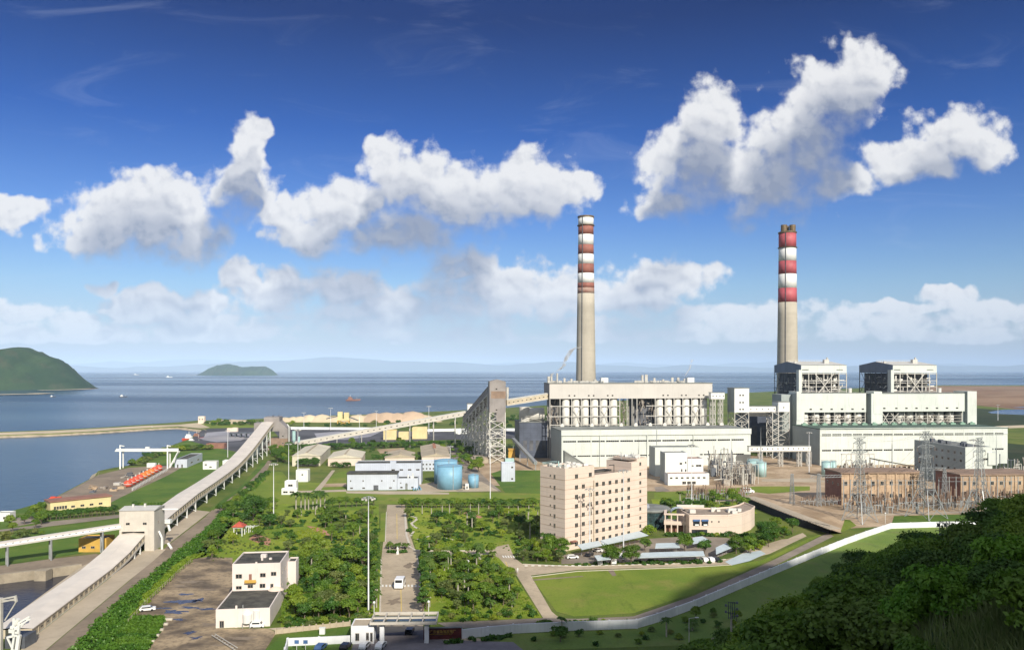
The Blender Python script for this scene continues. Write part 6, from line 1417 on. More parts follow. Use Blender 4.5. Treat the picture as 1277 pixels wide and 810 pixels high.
b = MB(); b.beam(p1 + Vector((-.5, 0, .4)), p2 + Vector((0, 0, .4)), .8, .4); b.build('roof_ridge', M['steel_grey'], T)

# transformer yard clutter left of the teal tanks
def steelmess(label, px0, px1, Y0_, Y1_, n, hmax, seed, mats=('pipe', 'steel', 'steel_dark')):
    random.seed(seed); c_ = AT((px0 + px1) / 2, (Y0_ + Y1_) / 2); T_ = thing('transformer_bay', label, 'transformer bay', tuple(c_))
    bs_ = {m: MB() for m in mats}
    for k in range(n):
        Y = random.uniform(Y0_, Y1_); p = AT(random.uniform(px0, px1), Y); m = random.choice(mats); t = random.random(); h_ = random.uniform(hmax * .35, hmax)
        B_ = bs_[m]
        if t < .3: B_.cyl(p, p + Vector((0, 0, h_)), .3, n=6); B_.lathe(p + Vector((0, 0, h_)), [(.2, 0), (.5, .2), (.2, .5), (.5, .8), (.2, 1.1)], 6)
        elif t < .55: B_.bx(tuple(p), random.uniform(1.5, 3.5), random.uniform(1.5, 3), h_ * .45); B_.cyl(p + Vector((0, 0, h_ * .4)), p + Vector((random.uniform(-2, 2), 0, h_ * .9)), .4, n=6)
        elif t < .8: B_.cyl(p + Vector((0, 0, h_ * .6)), p + Vector((random.uniform(-5, 5), random.uniform(-1, 1), h_ * .6 + random.uniform(-1, 1))), random.uniform(.25, .6), n=6)
        else:
            q = p + Vector((random.uniform(3, 6), 0, 0)); B_.beam(p, p + Vector((0, 0, h_)), .3); B_.beam(q, q + Vector((0, 0, h_)), .3); B_.beam(p + Vector((0, 0, h_)), q + Vector((0, 0, h_)), .3)
    for m, B_ in bs_.items(): B_.build({'pipe': 'bushings', 'steel': 'frames', 'steel_dark': 'radiators'}.get(m, 'equipment'), M[m], T_)
steelmess('crowded rusty transformer bay between the white laboratory and the teal tanks', 899, 938, 486, 520, 150, 12, 51)
steelmess('grey transformer bay in front of the left turbine hall behind the rusty one', 884, 915, 525, 560, 60, 17, 52)
steelmess('low reddish transformer bay behind the left brick hall', 1052, 1092, 470, 520, 90, 13, 53)
steelmess('dim equipment bay at the right edge behind the right brick hall', 1240, 1290, 470, 540, 60, 14, 54)

# switchgear posts in front of the brick halls
def post_proto(h_, kind):
    T_ = thing('switchgear_post', '', 'switchgear post', (0, 0, 0)); b_ = MB()
    if kind == 0: b_.beam((0, 0, 0), (0, 0, h_ * .55), .35)
    else: b_.beam((-1.3, 0, 0), (-1.3, 0, h_ * .55), .25); b_.beam((1.3, 0, 0), (1.3, 0, h_ * .55), .25); b_.beam((-1.9, 0, h_ * .55), (1.9, 0, h_ * .55), .35)
    b_.build('support', M['steel_grey'], T_)
    b_ = MB()
    for x_ in ((0,) if kind == 0 else (-1.3, 0, 1.3)):
        z = h_ * .57
        while z < h_: b_.lathe((x_, 0, z), [(.14, 0), (.38, .12), (.14, .3)], 8); z += .32
        b_.cyl((x_, 0, h_ * .55), (x_, 0, h_ + .2), .12, n=6)
    b_.build('insulators', M['towerbrown'], T_); return T_
pp = [Proto(post_proto(8.0, 0)), Proto(post_proto(5.0, 1)), Proto(post_proto(6.0, 1))]
lab = ['single tall brown-ribbed switchgear post in front of the brick halls', 'low double-legged switchgear frame with three ribbed insulators before the brick halls', 'taller double-legged switchgear frame with three ribbed insulators before the brick halls']
random.seed(77)
for k in range(110):
    px = random.uniform(1052, 1275); 
    if 1150 < px < 1165: continue
    Y = random.choice([404, 398, 391, 411]) + random.uniform(-1, 1) + (10 if px > 1165 else 0); i = random.choice([0, 0, 1, 2])
    pp[i].place(tuple(AT(px, Y)), R(4), random.uniform(.9, 1.25), label=lab[i], group='switchgear posts before the brick halls')
for k in range(34):
    i = random.choice([0, 1, 2]); px = random.uniform(858, 932); Y = random.uniform(418, 448)
    pp[i].place(tuple(AT(px, Y)), R(4), random.uniform(.9, 1.2), label=['single ribbed post', 'low three-insulator frame', 'taller three-insulator frame'][i] + ' in the small yard behind the peach canteen', group='switchgear behind the canteen')
for k in range(14): pp[1].place(tuple(AT(1002 + 3.3 * k, 410 + (k % 3) * 4, .8)), R(4), .8, label='low grey three-insulator frame by the dark wall left of the left brick hall', group='switchgear left of the brick hall')
b = MB(); random.seed(5)
for z in (12.5, 14.5):
    for k in range(5): b.beam(AT(1050 + 20 * k, 403, z), AT(1070 + 20 * k, 403, z), .14); b.beam(AT(1170 + 21 * k, 414, z), AT(1191 + 21 * k, 414, z), .14)
for k in range(12): px = 1052 + k * 8.6 + (24 if k > 10 else 0); b.beam(AT(px, 403, 0), AT(px, 403, 15), .3); px = 1175 + k * 8.6; b.beam(AT(px, 414, 0), AT(px, 414, 15), .3)
tag(b.build('busbar_frame', M['steel_grey']), 'long thin busbar frame running in front of both brick halls', 'busbar frame')
# portal between two lattice columns
def lattice_col(T_, c_, s0, s1, h_, n, w_=.17, br=.09, nm='lattice_column'):
    b_ = MB(); c_ = Vector(c_); b_.lattice([c_ + Vector((a * s0, d_ * s0, 0)) for a, d_ in ((-1, -1), (1, -1), (1, 1), (-1, 1))], [c_ + Vector((a * s1, d_ * s1, h_)) for a, d_ in ((-1, -1), (1, -1), (1, 1), (-1, 1))], n, w_, br); b_.build(nm, M['steel_grey'], T_)
T = thing('line_portal', 'grey lattice portal frame with two columns standing on the ochre ground', 'line portal', tuple(AT(1004, 408, 1)))
for px in (987.8, 1021): lattice_col(T, AT(px, 409, .6), 1.1, .45, 16.5, 8)
b = MB(); p, q = AT(1010, 409, 15), AT(1050, 412, 15); 
for dz in (0, 1.2): b.beam(p + Vector((0, 0, dz)), q + Vector((0, 0, dz)), .2)
for k in range(10): b.beam(p.lerp(q, k / 10), p.lerp(q, (k + 1) / 10) + Vector((0, 0, 1.2)), .12)
b.build('cross_beam', M['steel_grey'], T)
T = thing('line_portal', 'grey lattice portal frame between the two brick halls', 'line portal', tuple(AT(1165, 416)))
for px in (1150, 1178): lattice_col(T, AT(px, 412), 1.4, .5, 19, 8)
b = MB(); p, q = AT(1148, 412, 18.6), AT(1180, 412, 18.6)
for dz in (0, 1.2): b.beam(p + Vector((0, 0, dz)), q + Vector((0, 0, dz)), .22)
for k in range(8): b.beam(p.lerp(q, k / 8), p.lerp(q, (k + 1) / 8) + Vector((0, 0, 1.2)), .12)
b.build('cross_beam', M['steel_grey'], T)
# pylons
def pylon(label, c_, h_, spread, rot, m='steel_grey', arms=((.70, 5.2), (.82, 6.2), (.93, 4.6)), top=0):
    c_ = Vector(c_); T_ = thing('transmission_pylon', label, 'pylon', tuple(c_)); fr = Fr(c_, rot); zb_ = c_.z
    def ring(s, z): return [fr.P(a * s, d_ * s, zb_ + z) for a, d_ in ((-1, -1), (1, -1), (1, 1), (-1, 1))]
    b_ = MB(); b_.lattice(ring(spread, 0), ring(spread * .42, h_ * .33), 2, .32, .16); b_.build('lower_legs', M[m], T_)
    b_ = MB(); b_.lattice(ring(spread * .42, h_ * .33), ring(spread * .17, h_ * .72), 6, .2, .1); b_.lattice(ring(spread * .17, h_ * .72), ring(spread * .13, h_), 5, .17, .08); b_.build('tower_body', M[m], T_)
    for (f_, L_) in arms:
        b_ = MB(); z = h_ * f_
        for s in (-1, 1):
            tip = fr.P(s * L_, 0, zb_ + z + .5); r_ = spread * .16
            for d_ in (-1, 1): b_.beam(fr.P(s * r_, d_ * r_, zb_ + z), tip, .14); b_.beam(fr.P(s * r_, d_ * r_, zb_ + z + 1.5), tip, .14)
            for k in range(1, 4): a_ = fr.P(s * r_, -r_, zb_ + z).lerp(tip, k / 4); b_.beam(a_, fr.P(s * r_, r_, zb_ + z + 1.5).lerp(tip, k / 4), .12)
        b_.build('cross_arm', M[m], T_)
        for s in (-1, 1):
            b_ = MB(); t = fr.P(s * L_ * .97, 0, zb_ + z + .4)
            for k in range(6): b_.lathe(t - Vector((0, 0, .35 * (k + 1))), [(.08, 0), (.22, .08), (.08, .2)], 6)
            b_.build('insulator_string', M['towerbrown'], T_)
    if top:
        b_ = MB(); b_.beam(fr.P(-top, 0, zb_ + h_ + .4), fr.P(top, 0, zb_ + h_ + .4), .25); b_.beam(fr.P(-top, 0, zb_ + h_ + .4), fr.P(0, 0, zb_ + h_ - 1.5), .2); b_.beam(fr.P(top, 0, zb_ + h_ + .4), fr.P(0, 0, zb_ + h_ - 1.5), .2); b_.build('earth_wire_arm', M[m], T_)
    return fr
pf = [pylon('nearest grey lattice pylon with a wide flat top arm left of centre of the switchyard', G(1072, 650), 38.5, 5.6, 30, top=4.2),
      pylon('green-grey lattice pylon standing between the two brick halls', G(1155, 645), 40.5, 6.5, 25, top=2.5), pylon('dark green-grey lattice pylon in front of the right brick hall', AT(1221.6, 386), 37, 5.8, 35, top=3)]
b = MB(); tips = [(G(1072, 650), 38.5), (G(1155, 645), 40.5), (AT(1221.6, 386), 37)]
def wire(p, q, sag=1.5, w_=.05):
    n = 10; pr_ = None
    for i in range(n + 1):
        t = i / n; r = Vector(p).lerp(Vector(q), t) - Vector((0, 0, sag * 4 * t * (1 - t)))
        if pr_ is not None: b.beam(pr_, r, w_)
        pr_ = r
for i, (c_, h_) in enumerate(tips):
    for f_ in (.70, .82, .93):
        for s in (-1, 1): wire(pf[i].P(s * 5, 0, h_ * f_ - 1.6), c_ + Vector((s * 3 - 4, 27, 17)), 1.5)
for f_ in (.98,):
    for s in (-1, 1): wire(pf[0].P(s * 4, 0, 38.8), pf[1].P(s * 2.4, 0, 40.8), 3); wire(pf[1].P(s * 2.4, 0, 40.8), pf[2].P(s * 3, 0, 37.4), 3)
tag(b.build('power_lines', M['steel_dark']), 'thin power lines strung between the lattice pylons and the switchyard', 'power lines')
# thin lattice masts beside halls
def spike(label, px, Y, h_):
    c_ = AT(px, Y); T_ = thing('lightning_mast', label, 'lightning mast', tuple(c_)); b_ = MB(); b_.cyl(c_, c_ + Vector((0, 0, h_ * .7)), .35, .25, 8); b_.build('pole', M['steel_grey'], T_); b_ = MB(); b_.cyl(c_ + Vector((0, 0, h_ * .7)), c_ + Vector((0, 0, h_)), .16, .05, 6); b_.build('spike', M['steel_grey'], T_)
for px, Y, h_, lb in ((948.8, 534, 32, 'slim lightning mast left of the low white pipe bridge'), (1112.5, 500, 34, 'slim lightning mast with a dark joint before the right hall, left one'), (1153.6, 470, 38, 'slim lightning mast rising above the green-grey pylon'), (1242.5, 470, 34, 'slim lightning mast near the right end of the right hall'), (912.5, 500, 28, 'slim lightning mast over the rusty transformer bay'), (819, 560, 40, 'thin mast standing against the left turbine hall'), (1164, 400, 24, 'short lightning mast between the brick halls')): spike(lb, px, Y, h_)
# high-mast lights
def mast_proto(h_):
    T_ = thing('high_mast_light', '', 'high-mast light', (0, 0, 0)); b_ = MB(); b_.cyl((0, 0, .6), (0, 0, h_), .24, .11, 10); b_.build('pole', M['whitewall'], T_)
    b_ = MB(); b_.lathe((0, 0, 0), [(.6, 0), (.6, .6)], 12); b_.build('footing', M['quay'], T_)
    hd = None; b_ = MB()
    for i in range(16): a0, a1 = 2 * math.pi * i / 16, 2 * math.pi * (i + 1) / 16; b_.beam((math.cos(a0) * 1.5, math.sin(a0) * 1.5, h_ - .4), (math.cos(a1) * 1.5, math.sin(a1) * 1.5, h_ - .4), .12)
    for i in range(4): a0 = math.pi * i / 2; b_.beam((0, 0, h_), (math.cos(a0) * 1.5, math.sin(a0) * 1.5, h_ - .4), .1)
    hd = b_.build('head_frame', M['steel_grey'], T_)
    for i in range(6):
        a0 = 2 * math.pi * i / 6; b_ = MB(); b_.bx((math.cos(a0) * 1.7, math.sin(a0) * 1.7, h_ - 1.1), .6, .5, .55); b_.build('floodlight', M['steel'], hd)
    return T_
ml = [(459.5, 765, 33.8, 'tall white light mast beside the entrance road, nearest of all'), (341.2, 652, 27.5, 'white light mast rising from the garden left of centre'), (611.4, 628, 34, 'white light mast left of the peach office block among the hedge trees'), (735.5, 688, 24.6, 'dark-headed light mast directly before the left part of the office facade'),
      (777.5, 699, 33.6, 'tall light mast directly before the right part of the office facade'), (862.6, 636, 33, 'white light mast behind the peach canteen'), (1009, 589.5, 28, 'light mast at the corner of the right turbine hall'), (1213.6, 612, 30, 'light mast before the right end of the right hall'), (371.5, 600, 33, 'light mast beside the leftmost cream shed'),
      (412.3, 536, 26, 'distant light mast in front of the sand heaps'), (534.8, 541, 31, 'distant light mast right of the sand heaps'), (448.2, 557, 30, 'light mast crossing the thin conveyor gallery'), (469.3, 532, 20, 'short distant light mast near the far green field'), (567.5, 552, 26, 'light mast near the small white head house'),
      (284, 570, 22, 'light mast left of the curved conveyor'), (561.5, 596, 21, 'light mast above the dark trees by the blue tanks'), (379, 535, 20, 'dark thin mast behind the far coal yard wall'), (1244.5, 524, 22, 'distant mast on the dark marsh at right'), (360, 600, 24, 'slim greenish mast beside the junction tower')]
mp = Proto(mast_proto(34.0))
for px, py, h_, lb in ml:
    mp.place(tuple(G(px, py)), 0.3, (1, 1, h_ / 34.0) if px not in (412.3, 534.8, 379, 1244.5) else (1.3, 1.3, h_ / 34.), label=lb)
# street lamp and poles near the hill
def lamp(label, p, h_, arm=2.0, rz=0):
    T_ = thing('street_lamp', label, 'street lamp', tuple(p)); b_ = MB(); b_.cyl(p, p + Vector((0, 0, h_)), .12, .07, 8); b_.beam(p + Vector((0, 0, h_)), p + Vector((arm, 0, h_ + .3)), .09); b_.build('pole', M['steel'], T_)
    b_ = MB(); b_.bx((p.x + arm, p.y, h_ + .15), .9, .3, .2); b_.build('lamp_head', M['white'], T_)
lamp('grey street lamp with a short arm on the shaded grass below the wall', G(859.3, 806), 7.2)
for px, py, lb in ((466.5, 771, 'white globe lamp by the left end of the gate canopy'), (534.5, 770, 'white globe lamp by the right end of the gate canopy'), (584, 716, 'thin lamp post beside the striped kerb'), (1104, 652, 'thin white post on the green strip below the pylons')):
    p = G(px, py); T_ = thing('lamp_post', lb, 'lamp post', tuple(p)); b = MB(); b.cyl(p, p + Vector((0, 0, 4.2)), .1, n=8); b.build('pole', M['white'], T_); b = MB(); b.lathe(p + Vector((0, 0, 4.2)), [(.15, 0), (.4, .3), (.3, .65), (.05, .8)], 10); b.build('lamp_globe', M['white'], T_)
p = AT(912, 108); p.z = hillh(p.x, p.y) - .5; zt_ = ZY(750, 108)
T = thing('utility_pole', 'grey utility pole carrying a dark frame with insulators on the hillside', 'utility pole', tuple(p))
b = MB(); b.cyl(p, (p.x, p.y, zt_ - 1.5), .17, .13, 10); b.build('pole', M['concrete'], T)
b = MB()
for x_ in (-.42, -.1, .12, .42): b.beam((p.x + x_, p.y - .1, zt_ - 2.2), (p.x + x_, p.y - .1, zt_), .07)
for z in (0, .75, 1.5, 2.1): b.beam((p.x - .5, p.y - .1, zt_ - z), (p.x + .5, p.y - .1, zt_ - z), .07)
for z, s in ((.15, 1), (1.0, 1), (1.9, 1), (.5, -1), (1.35, -1)): b.beam((p.x, p.y - .1, zt_ - z), (p.x + s * .75, p.y - .1, zt_ - z), .06)
b.build('frame', M['steel_dark'], T)
for z, s in ((.15, 1), (1.0, 1), (1.9, 1), (.5, -1), (1.35, -1)):
    b = MB(); b.lathe((p.x + s * .75, p.y - .1, zt_ - z - .1), [(.05, 0), (.2, .06), (.08, .16), (.22, .24), (.05, .36)], 8); b.build('insulator', M['steel_dark'], T)
p = AT(1178, 168); p.z = hillh(p.x, p.y) - 1; zt_ = ZY(649, 168)
T = thing('utility_pole', 'dark lattice equipment pole standing on the wooded hillside at right', 'utility pole', tuple(p))
b = MB(); 
for x_ in (-1.1, -.4, .4, 1.1): b.beam((p.x + x_, p.y, zt_ - 7), (p.x + x_ * .9, p.y, zt_), .12)
for k in range(9): z = zt_ - .4 - k * .8; b.beam((p.x - 1.8 + (.5 if k > 4 else 0), p.y, z), (p.x + 1.8 - (.5 if k > 4 else 0), p.y, z), .12)
for k in range(5): b.beam((p.x - 1.1, p.y, zt_ - 1.4 * k), (p.x + 1.1, p.y, zt_ - 1.4 * (k + 1)), .09)
b.build('frame', M['steel_dark'], T)
b = MB(); b.cyl(p, (p.x, p.y, zt_ - 6), .25, .2, 10); b.build('pole', M['concrete'], T)
b = MB()
for k in range(7): b.bx((p.x - 1.5 + .5 * k, p.y - .3, zt_ - 1.1 - .9 * (k % 3)), .4, .4, .6)
b.build('switch_boxes', M['navy'], T)

# ---- vehicles
def car_proto(m, van=False):
    T_ = thing('parked_car', '', 'car', (0, 0, 0)); L_, W_ = (5.4, 2.0) if van else (4.4, 1.75); f = Fr((0, 0), 0)
    pf_ = [(0, .35), (L_, .35), (L_, .85 if not van else 1.1), (L_ - .2, 1.0 if not van else 1.3), (L_ - .9, 1.0 if not van else 1.5), (L_ - 1.5, 1.45 if not van else 2.3), (.7, 1.45 if not van else 2.35), (.15, 1.0 if not van else 1.6), (0, .85)]
    def extr(pts, w_, nm, mm):
        b_ = MB(); n = len(pts); b_.add([(x_ - L_ / 2, -w_ / 2, z) for x_, z in pts] + [(x_ - L_ / 2, w_ / 2, z) for x_, z in pts], [tuple(range(n))[::-1], tuple(range(n, 2 * n))] + [(i, (i + 1) % n, n + (i + 1) % n, n + i) for i in range(n)]); return b_.build(nm, mm, T_)
    extr(pf_, W_, 'body', M[m])
    if van: extr([(L_ - .85, 1.52), (L_ - 1.45, 2.25), (L_ - 1.5, 2.2), (L_ - 1.2, 1.5)], W_ + .04, 'side_window', M['window']); g_ = [(.8, 1.5), (L_ - 1.7, 1.5), (L_ - 1.7, 2.1), (.9, 2.1)]; extr(g_, W_ + .05, 'side_window', M['window']); b_ = MB(); b_.box(f, -L_ / 2 - .01 + .12, -L_ / 2 + .5, -.8, .8, 1.6, 2.2); b_.build('rear_window', M['window'], T_)
    else: extr([(.55, 1.0), (L_ - 1.0, 1.0), (L_ - 1.5, 1.38), (.85, 1.38)], W_ + .03, 'side_window', M['window']); b_ = MB(); b_.hexa([(L_ / 2 - .98, -.72, 1.03), (L_ / 2 - .88, -.72, 1.03), (L_ / 2 - .88, .72, 1.03), (L_ / 2 - .98, .72, 1.03), (L_ / 2 - 1.5, -.65, 1.42), (L_ / 2 - 1.4, -.65, 1.42), (L_ / 2 - 1.4, .65, 1.42), (L_ / 2 - 1.5, .65, 1.42)]); b_.build('windscreen', M['window'], T_)
    for x_ in (.85, L_ - .95):
        for s in (-1, 1): b_ = MB(); b_.cyl((x_ - L_ / 2, s * (W_ / 2 - .2), .34), (x_ - L_ / 2, s * (W_ / 2 + .02), .34), .34, n=14); b_.build('wheel', M['tyre'], T_)
    return T_
cw, cdk, cbl, vn = Proto(car_proto('carwhite')), Proto(car_proto('cardark')), Proto(car_proto('carblue')), Proto(car_proto('carwhite', True))
vn.root.name = 'van'
vn.place(tuple(G(499, 731)), R(90), 1.35, label='white van driving along the entrance road over the crosswalk', cat='van')
vn.place(tuple(G(932, 614.5)), R(3), 1.35, label='white van on the lawn strip left of the retaining wall', cat='van')
vn.place(tuple(G(321, 781.5)), R(5), .7, label='small white minivan beside the water tank of the low workshop', cat='van')
for px, py, rz, lb in ((714, 696, 8, 'white car parked left of the canopies near the office corner'), (745, 687.5, 165, 'white car half under the shorter office canopy'), (749, 702.5, 80, 'white car under the small bluish canopy, left one'), (766, 702, 80, 'white car under the small bluish canopy, right one'), (878, 699, 100, 'white car under the longest carport canopy, left one'), (886, 699, 100, 'white car under the longest carport canopy, right one'),
                       (775, 694, 80, 'white car between the two round trees'), (184, 761, 20, 'white pickup-like car at the edge of the stained concrete yard')): cw.place(tuple(G(px, py)), R(rz), 1.0, label=lb)
for px, py, rz, lb, k in ((511, 789, 85, 'black car passing beneath the gate canopy', cdk), (735, 693, 60, 'dark car in the shade left of the small bluish canopy', cdk), (893, 699, 100, 'dark car parked right of the white cars in the long carport', cdk), (667, 694, 5, 'dark car in tree shade on the east road', cdk), (455, 807, 80, 'silver-white car with a blue windscreen before the gatehouse, left one', cw), (475, 807, 80, 'silver-white car with a blue windscreen before the gatehouse, right one', cw), (431, 808, 80, 'dark car at the bottom edge left of the gatehouse', cdk), (400, 809, 80, 'blue car at the bottom edge below the short white wall', cbl)): k.place(tuple(G(px, py)), R(rz), 1.0, label=lb)
# small sign boards by the wall
for px, lb in ((370, 'blue square sign board on two white posts below the short wall, left one'), (381, 'larger blue sign board on a white post below the short wall, right one')):
    p = G(px, 812); T_ = thing('sign_board', lb, 'sign', tuple(p)); b = MB(); b.beam(p, p + Vector((0, 0, 2.0)), .12); b.build('post', M['white'], T_); b = MB(); b.box(Fr(p, 0), -.55, .55, -.08, .02, 2.0, 2.9); b.build('board', M['carblue'], T_)
# statue on the traffic island, pavilion, pergola
p = G(496, 690.5); T = thing('statue', 'small white statue on a plinth in the round planted island', 'statue', tuple(p)); b = MB(); b.bx(tuple(p), .9, .9, 1.0); b.build('plinth', M['white'], T)
b = MB(); b.lathe(p + Vector((0, 0, 1.01)), [(.35, 0), (.3, .6), (.38, 1.2), (.16, 1.5), (.2, 1.8), (.05, 1.95)], 10); b.build('figure', M['white'], T)
p = G(298.5, 667); T = thing('garden_pavilion', 'little white pavilion with a red tiled roof in the garden', 'pavilion', tuple(p))
for a, d_ in ((-1, -1), (1, -1), (1, 1), (-1, 1)): b = MB(); b.bx((p.x + a * 1.7, p.y + d_ * 1.7, 0), .35, .35, 3.4); b.build('column', M['white'], T)
b = MB(); b.bx((p.x, p.y, 3.41), 4.2, 4.2, .5); b.build('eaves', M['white'], T)
b = MB(); f2 = Fr(p, 0); b.add([f2.P(a * 2.6, d_ * 2.6, 3.92) for a, d_ in ((-1, -1), (1, -1), (1, 1), (-1, 1))] + [f2.P(0, 0, 6)], [(0, 1, 4), (1, 2, 4), (2, 3, 4), (3, 0, 4), (3, 2, 1, 0)]); b.build('roof', M['redroof'], T)
p = G(309, 664); T = thing('pergola', 'white open pergola beside the red-roofed pavilion', 'pergola', tuple(p))
for k in range(5): b = MB(); b.bx((p.x - 3 + 1.7 * k, p.y, 0), .25, .25, 2.6); b.bx((p.x - 3 + 1.7 * k, p.y + 2, 0), .25, .25, 2.6); b.beam((p.x - 3 + 1.7 * k, p.y - .6, 2.75), (p.x - 3 + 1.7 * k, p.y + 2.6, 2.75), .25); b.build('frame', M['white'], T)
b = MB(); b.beam((p.x - 3.5, p.y, 2.6), (p.x + 4.5, p.y, 2.6), .2); b.beam((p.x - 3.5, p.y + 2, 2.6), (p.x + 4.5, p.y + 2, 2.6), .2); b.build('beams', M['white'], T)
# person on the bend of the east road
p = G(645.5, 713.5); T = None
def person(label, p, sc=1.0):
    p = Vector(p); me = bpy.data.meshes.new('person'); J = [(0, 0, .95), (0, 0, 1.25), (0, .0, 1.45), (0, 0, 1.56), (0, -.02, 1.70), (-.19, 0, 1.42), (-.26, -.02, 1.15), (-.25, -.12, .90), (.19, 0, 1.42), (.26, .02, 1.15), (.25, -.06, .90), (-.1, 0, .9), (-.12, -.12, .5), (-.12, -.05, .08), (-.12, -.2, .04), (.1, 0, .9), (.12, .1, .5), (.12, .22, .1), (.12, .08, .04)]
    E = [(0, 1), (1, 2), (2, 3), (3, 4), (2, 5), (5, 6), (6, 7), (2, 8), (8, 9), (9, 10), (0, 11), (11, 12), (12, 13), (13, 14), (0, 15), (15, 16), (16, 17), (17, 18)]
    me.from_pydata([(x_ * sc, y_ * sc, z * sc) for x_, y_, z in J], E, []); o = bpy.data.objects.new('person', me); COL.objects.link(o)
    sk = o.modifiers.new('skin', 'SKIN'); rr = [.15, .14, .15, .06, .105, .07, .05, .04, .07, .05, .04, .1, .075, .05, .05, .1, .075, .05, .05]
    for v, r in zip(me.skin_vertices[0].data if me.skin_vertices else [], rr): v.radius = (r * sc, r * sc)
    o.modifiers.new('sub', 'SUBSURF').levels = 1; me.materials.append(M['white']); o.location = p; return tag(o, label, 'person')
def person2(label, p):
    p = Vector(p); b_ = MB()
    me = None
    # body as one closed lofted figure
    prof = [(.10, .02), (.11, .45), (.15, .9), (.17, 1.0), (.15, 1.15), (.21, 1.4), (.08, 1.5), (.06, 1.56), (.11, 1.66), (.09, 1.76), (.02, 1.8)]
    b_.lathe(p, prof, 10); b_.cyl(p + Vector((-.2, 0, 1.4)), p + Vector((-.3, -.1, .9)), .06, .04, 8); b_.cyl(p + Vector((.2, 0, 1.4)), p + Vector((.3, .05, .9)), .06, .04, 8)
    b_.cyl(p + Vector((-.1, 0, .9)), p + Vector((-.13, -.2, .02)), .1, .06, 8); b_.cyl(p + Vector((.1, 0, .9)), p + Vector((.13, .2, .02)), .1, .06, 8)
    return b_
bpy_mod = person('person in a white top walking at the bend of the east road', p, 1.0)

# ---- boats
def boat(label, p, L_, m='white', cabin='white', hull='steel_dark'):
    p = Vector((p[0], p[1], WZ)); T_ = thing('boat', label, 'boat', tuple(p)); n = 8; W_ = L_ * .22; b_ = MB(); s_ = []
    for z, k in ((-.5, .75), (L_ * .09, 1.0)):
        for i in range(n + 1): t = i / n; w_ = W_ / 2 * k * min(1, (1 - t) * 2.4) ** .6 * (.85 + .15 * min(1, t * 5)); s_.append((p.x - L_ / 2 + t * L_ * (.97 + .03 * k), p.y - w_, p.z + z + (t ** 3) * L_ * .05)); 
        for i in range(n + 1): t = 1 - i / n; w_ = W_ / 2 * k * min(1, (1 - t) * 2.4) ** .6 * (.85 + .15 * min(1, t * 5)); s_.append((p.x - L_ / 2 + t * L_ * (.97 + .03 * k), p.y + w_, p.z + z + (t ** 3) * L_ * .05))
    m2 = 2 * (n + 1); b_.add(s_, [(i, (i + 1) % m2, m2 + (i + 1) % m2, m2 + i) for i in range(m2)] + [tuple(range(m2, 2 * m2))]); b_.build('hull', M[hull], T_)
    b_ = MB(); f = Fr(p, 0); z = WZ + L_ * .09; b_.box(f, -L_ * .36, -L_ * .05, -W_ * .32, W_ * .32, z, z + L_ * .11); b_.box(f, -L_ * .32, -L_ * .12, -W_ * .25, W_ * .25, z + L_ * .11 + .01, z + L_ * .19); b_.build('cabin', M[cabin], T_)
    b_ = MB(); b_.cyl(f.P(-L_ * .2, 0, z + L_ * .19), f.P(-L_ * .2, 0, z + L_ * .33), L_ * .012, n=6); b_.cyl(f.P(L_ * .25, 0, z), f.P(L_ * .25, 0, z + L_ * .2), L_ * .01, n=6); b_.build('mast', M['steel'], T_)
boat('white and red ferry moored at the harbour apron', G(241, 545.5), 22, cabin='white', hull='redorange'); boat('white work boat lying below the moored ferry', G(243, 549), 16, hull='white'); boat('dark barge moored beside the ferry', G(250, 543.5), 20, hull='steel_dark', cabin='brickdark')
boat('small brownish fishing boat alone in the middle of the bay', G(440.5, 499.5, WZ), 34, hull='brickdark', cabin='brickdark'); boat('tiny dark boat near the green island point', G(154, 495, WZ), 22, hull='steel_dark'); boat('distant white ship left of the small island', G(211, 470.5, WZ), 60, hull='white'); boat('faint distant ship far left of the white one', G(170, 467.4, WZ), 70, hull='steel')
boat('tiny boat off the green island beach', G(66, 495, WZ), 16, hull='steel_dark'); boat('small dark boat beside the breakwater', G(192, 535, WZ), 10, hull='steel_dark')
# crane pieces at the lower left corner
T = thing('ship_loader', 'white and grey ship loader crane with bent booms at the lower left corner', 'ship loader', tuple(G(14, 812)))
Y = 200; b = MB()
for a, c, w_ in (((0, 745), (0, 812), 1.0), ((0, 747), (19, 743), .35), ((2, 750), (20, 746), .35), ((19, 742), (20.5, 750), .5), ((20, 750), (6, 773), .25), ((1, 748), (19, 748), .2)): b.beam(AT(a[0], Y, ZY(a[1], Y)), AT(c[0], Y, ZY(c[1], Y)), w_)
b.build('rear_boom', M['steel'], T)
b = MB()
for a, c, w_ in (((9, 794), (24, 791), .5), ((9, 794), (17, 811), .35), ((24, 791), (21, 812), .8), ((18, 793), (15, 812), .5), ((18, 779), (37, 768), .45), ((17, 783), (38, 771), .35), ((26, 781), (37, 769), .25), ((18, 770), (17, 792), .6), ((24, 776), (23, 792), .5)): b.beam(AT(a[0], Y, ZY(a[1], Y)), AT(c[0], Y, ZY(c[1], Y)), w_)
for px, py in ((16, 782), (20, 784), (14, 786), (22, 787)): b.bx(tuple(AT(px, Y, ZY(py + 2, Y))), .9, .8, .9)
b.cyl(AT(19, Y, ZY(778, Y)), AT(23, Y, ZY(771, Y)), .5, n=8); b.build('front_boom', M['white'], T)
b = MB(); b.bx(tuple(AT(26, 204, 0)), 5, 5, 3.0); b.build('loader_base', M['steel_dark'], T)
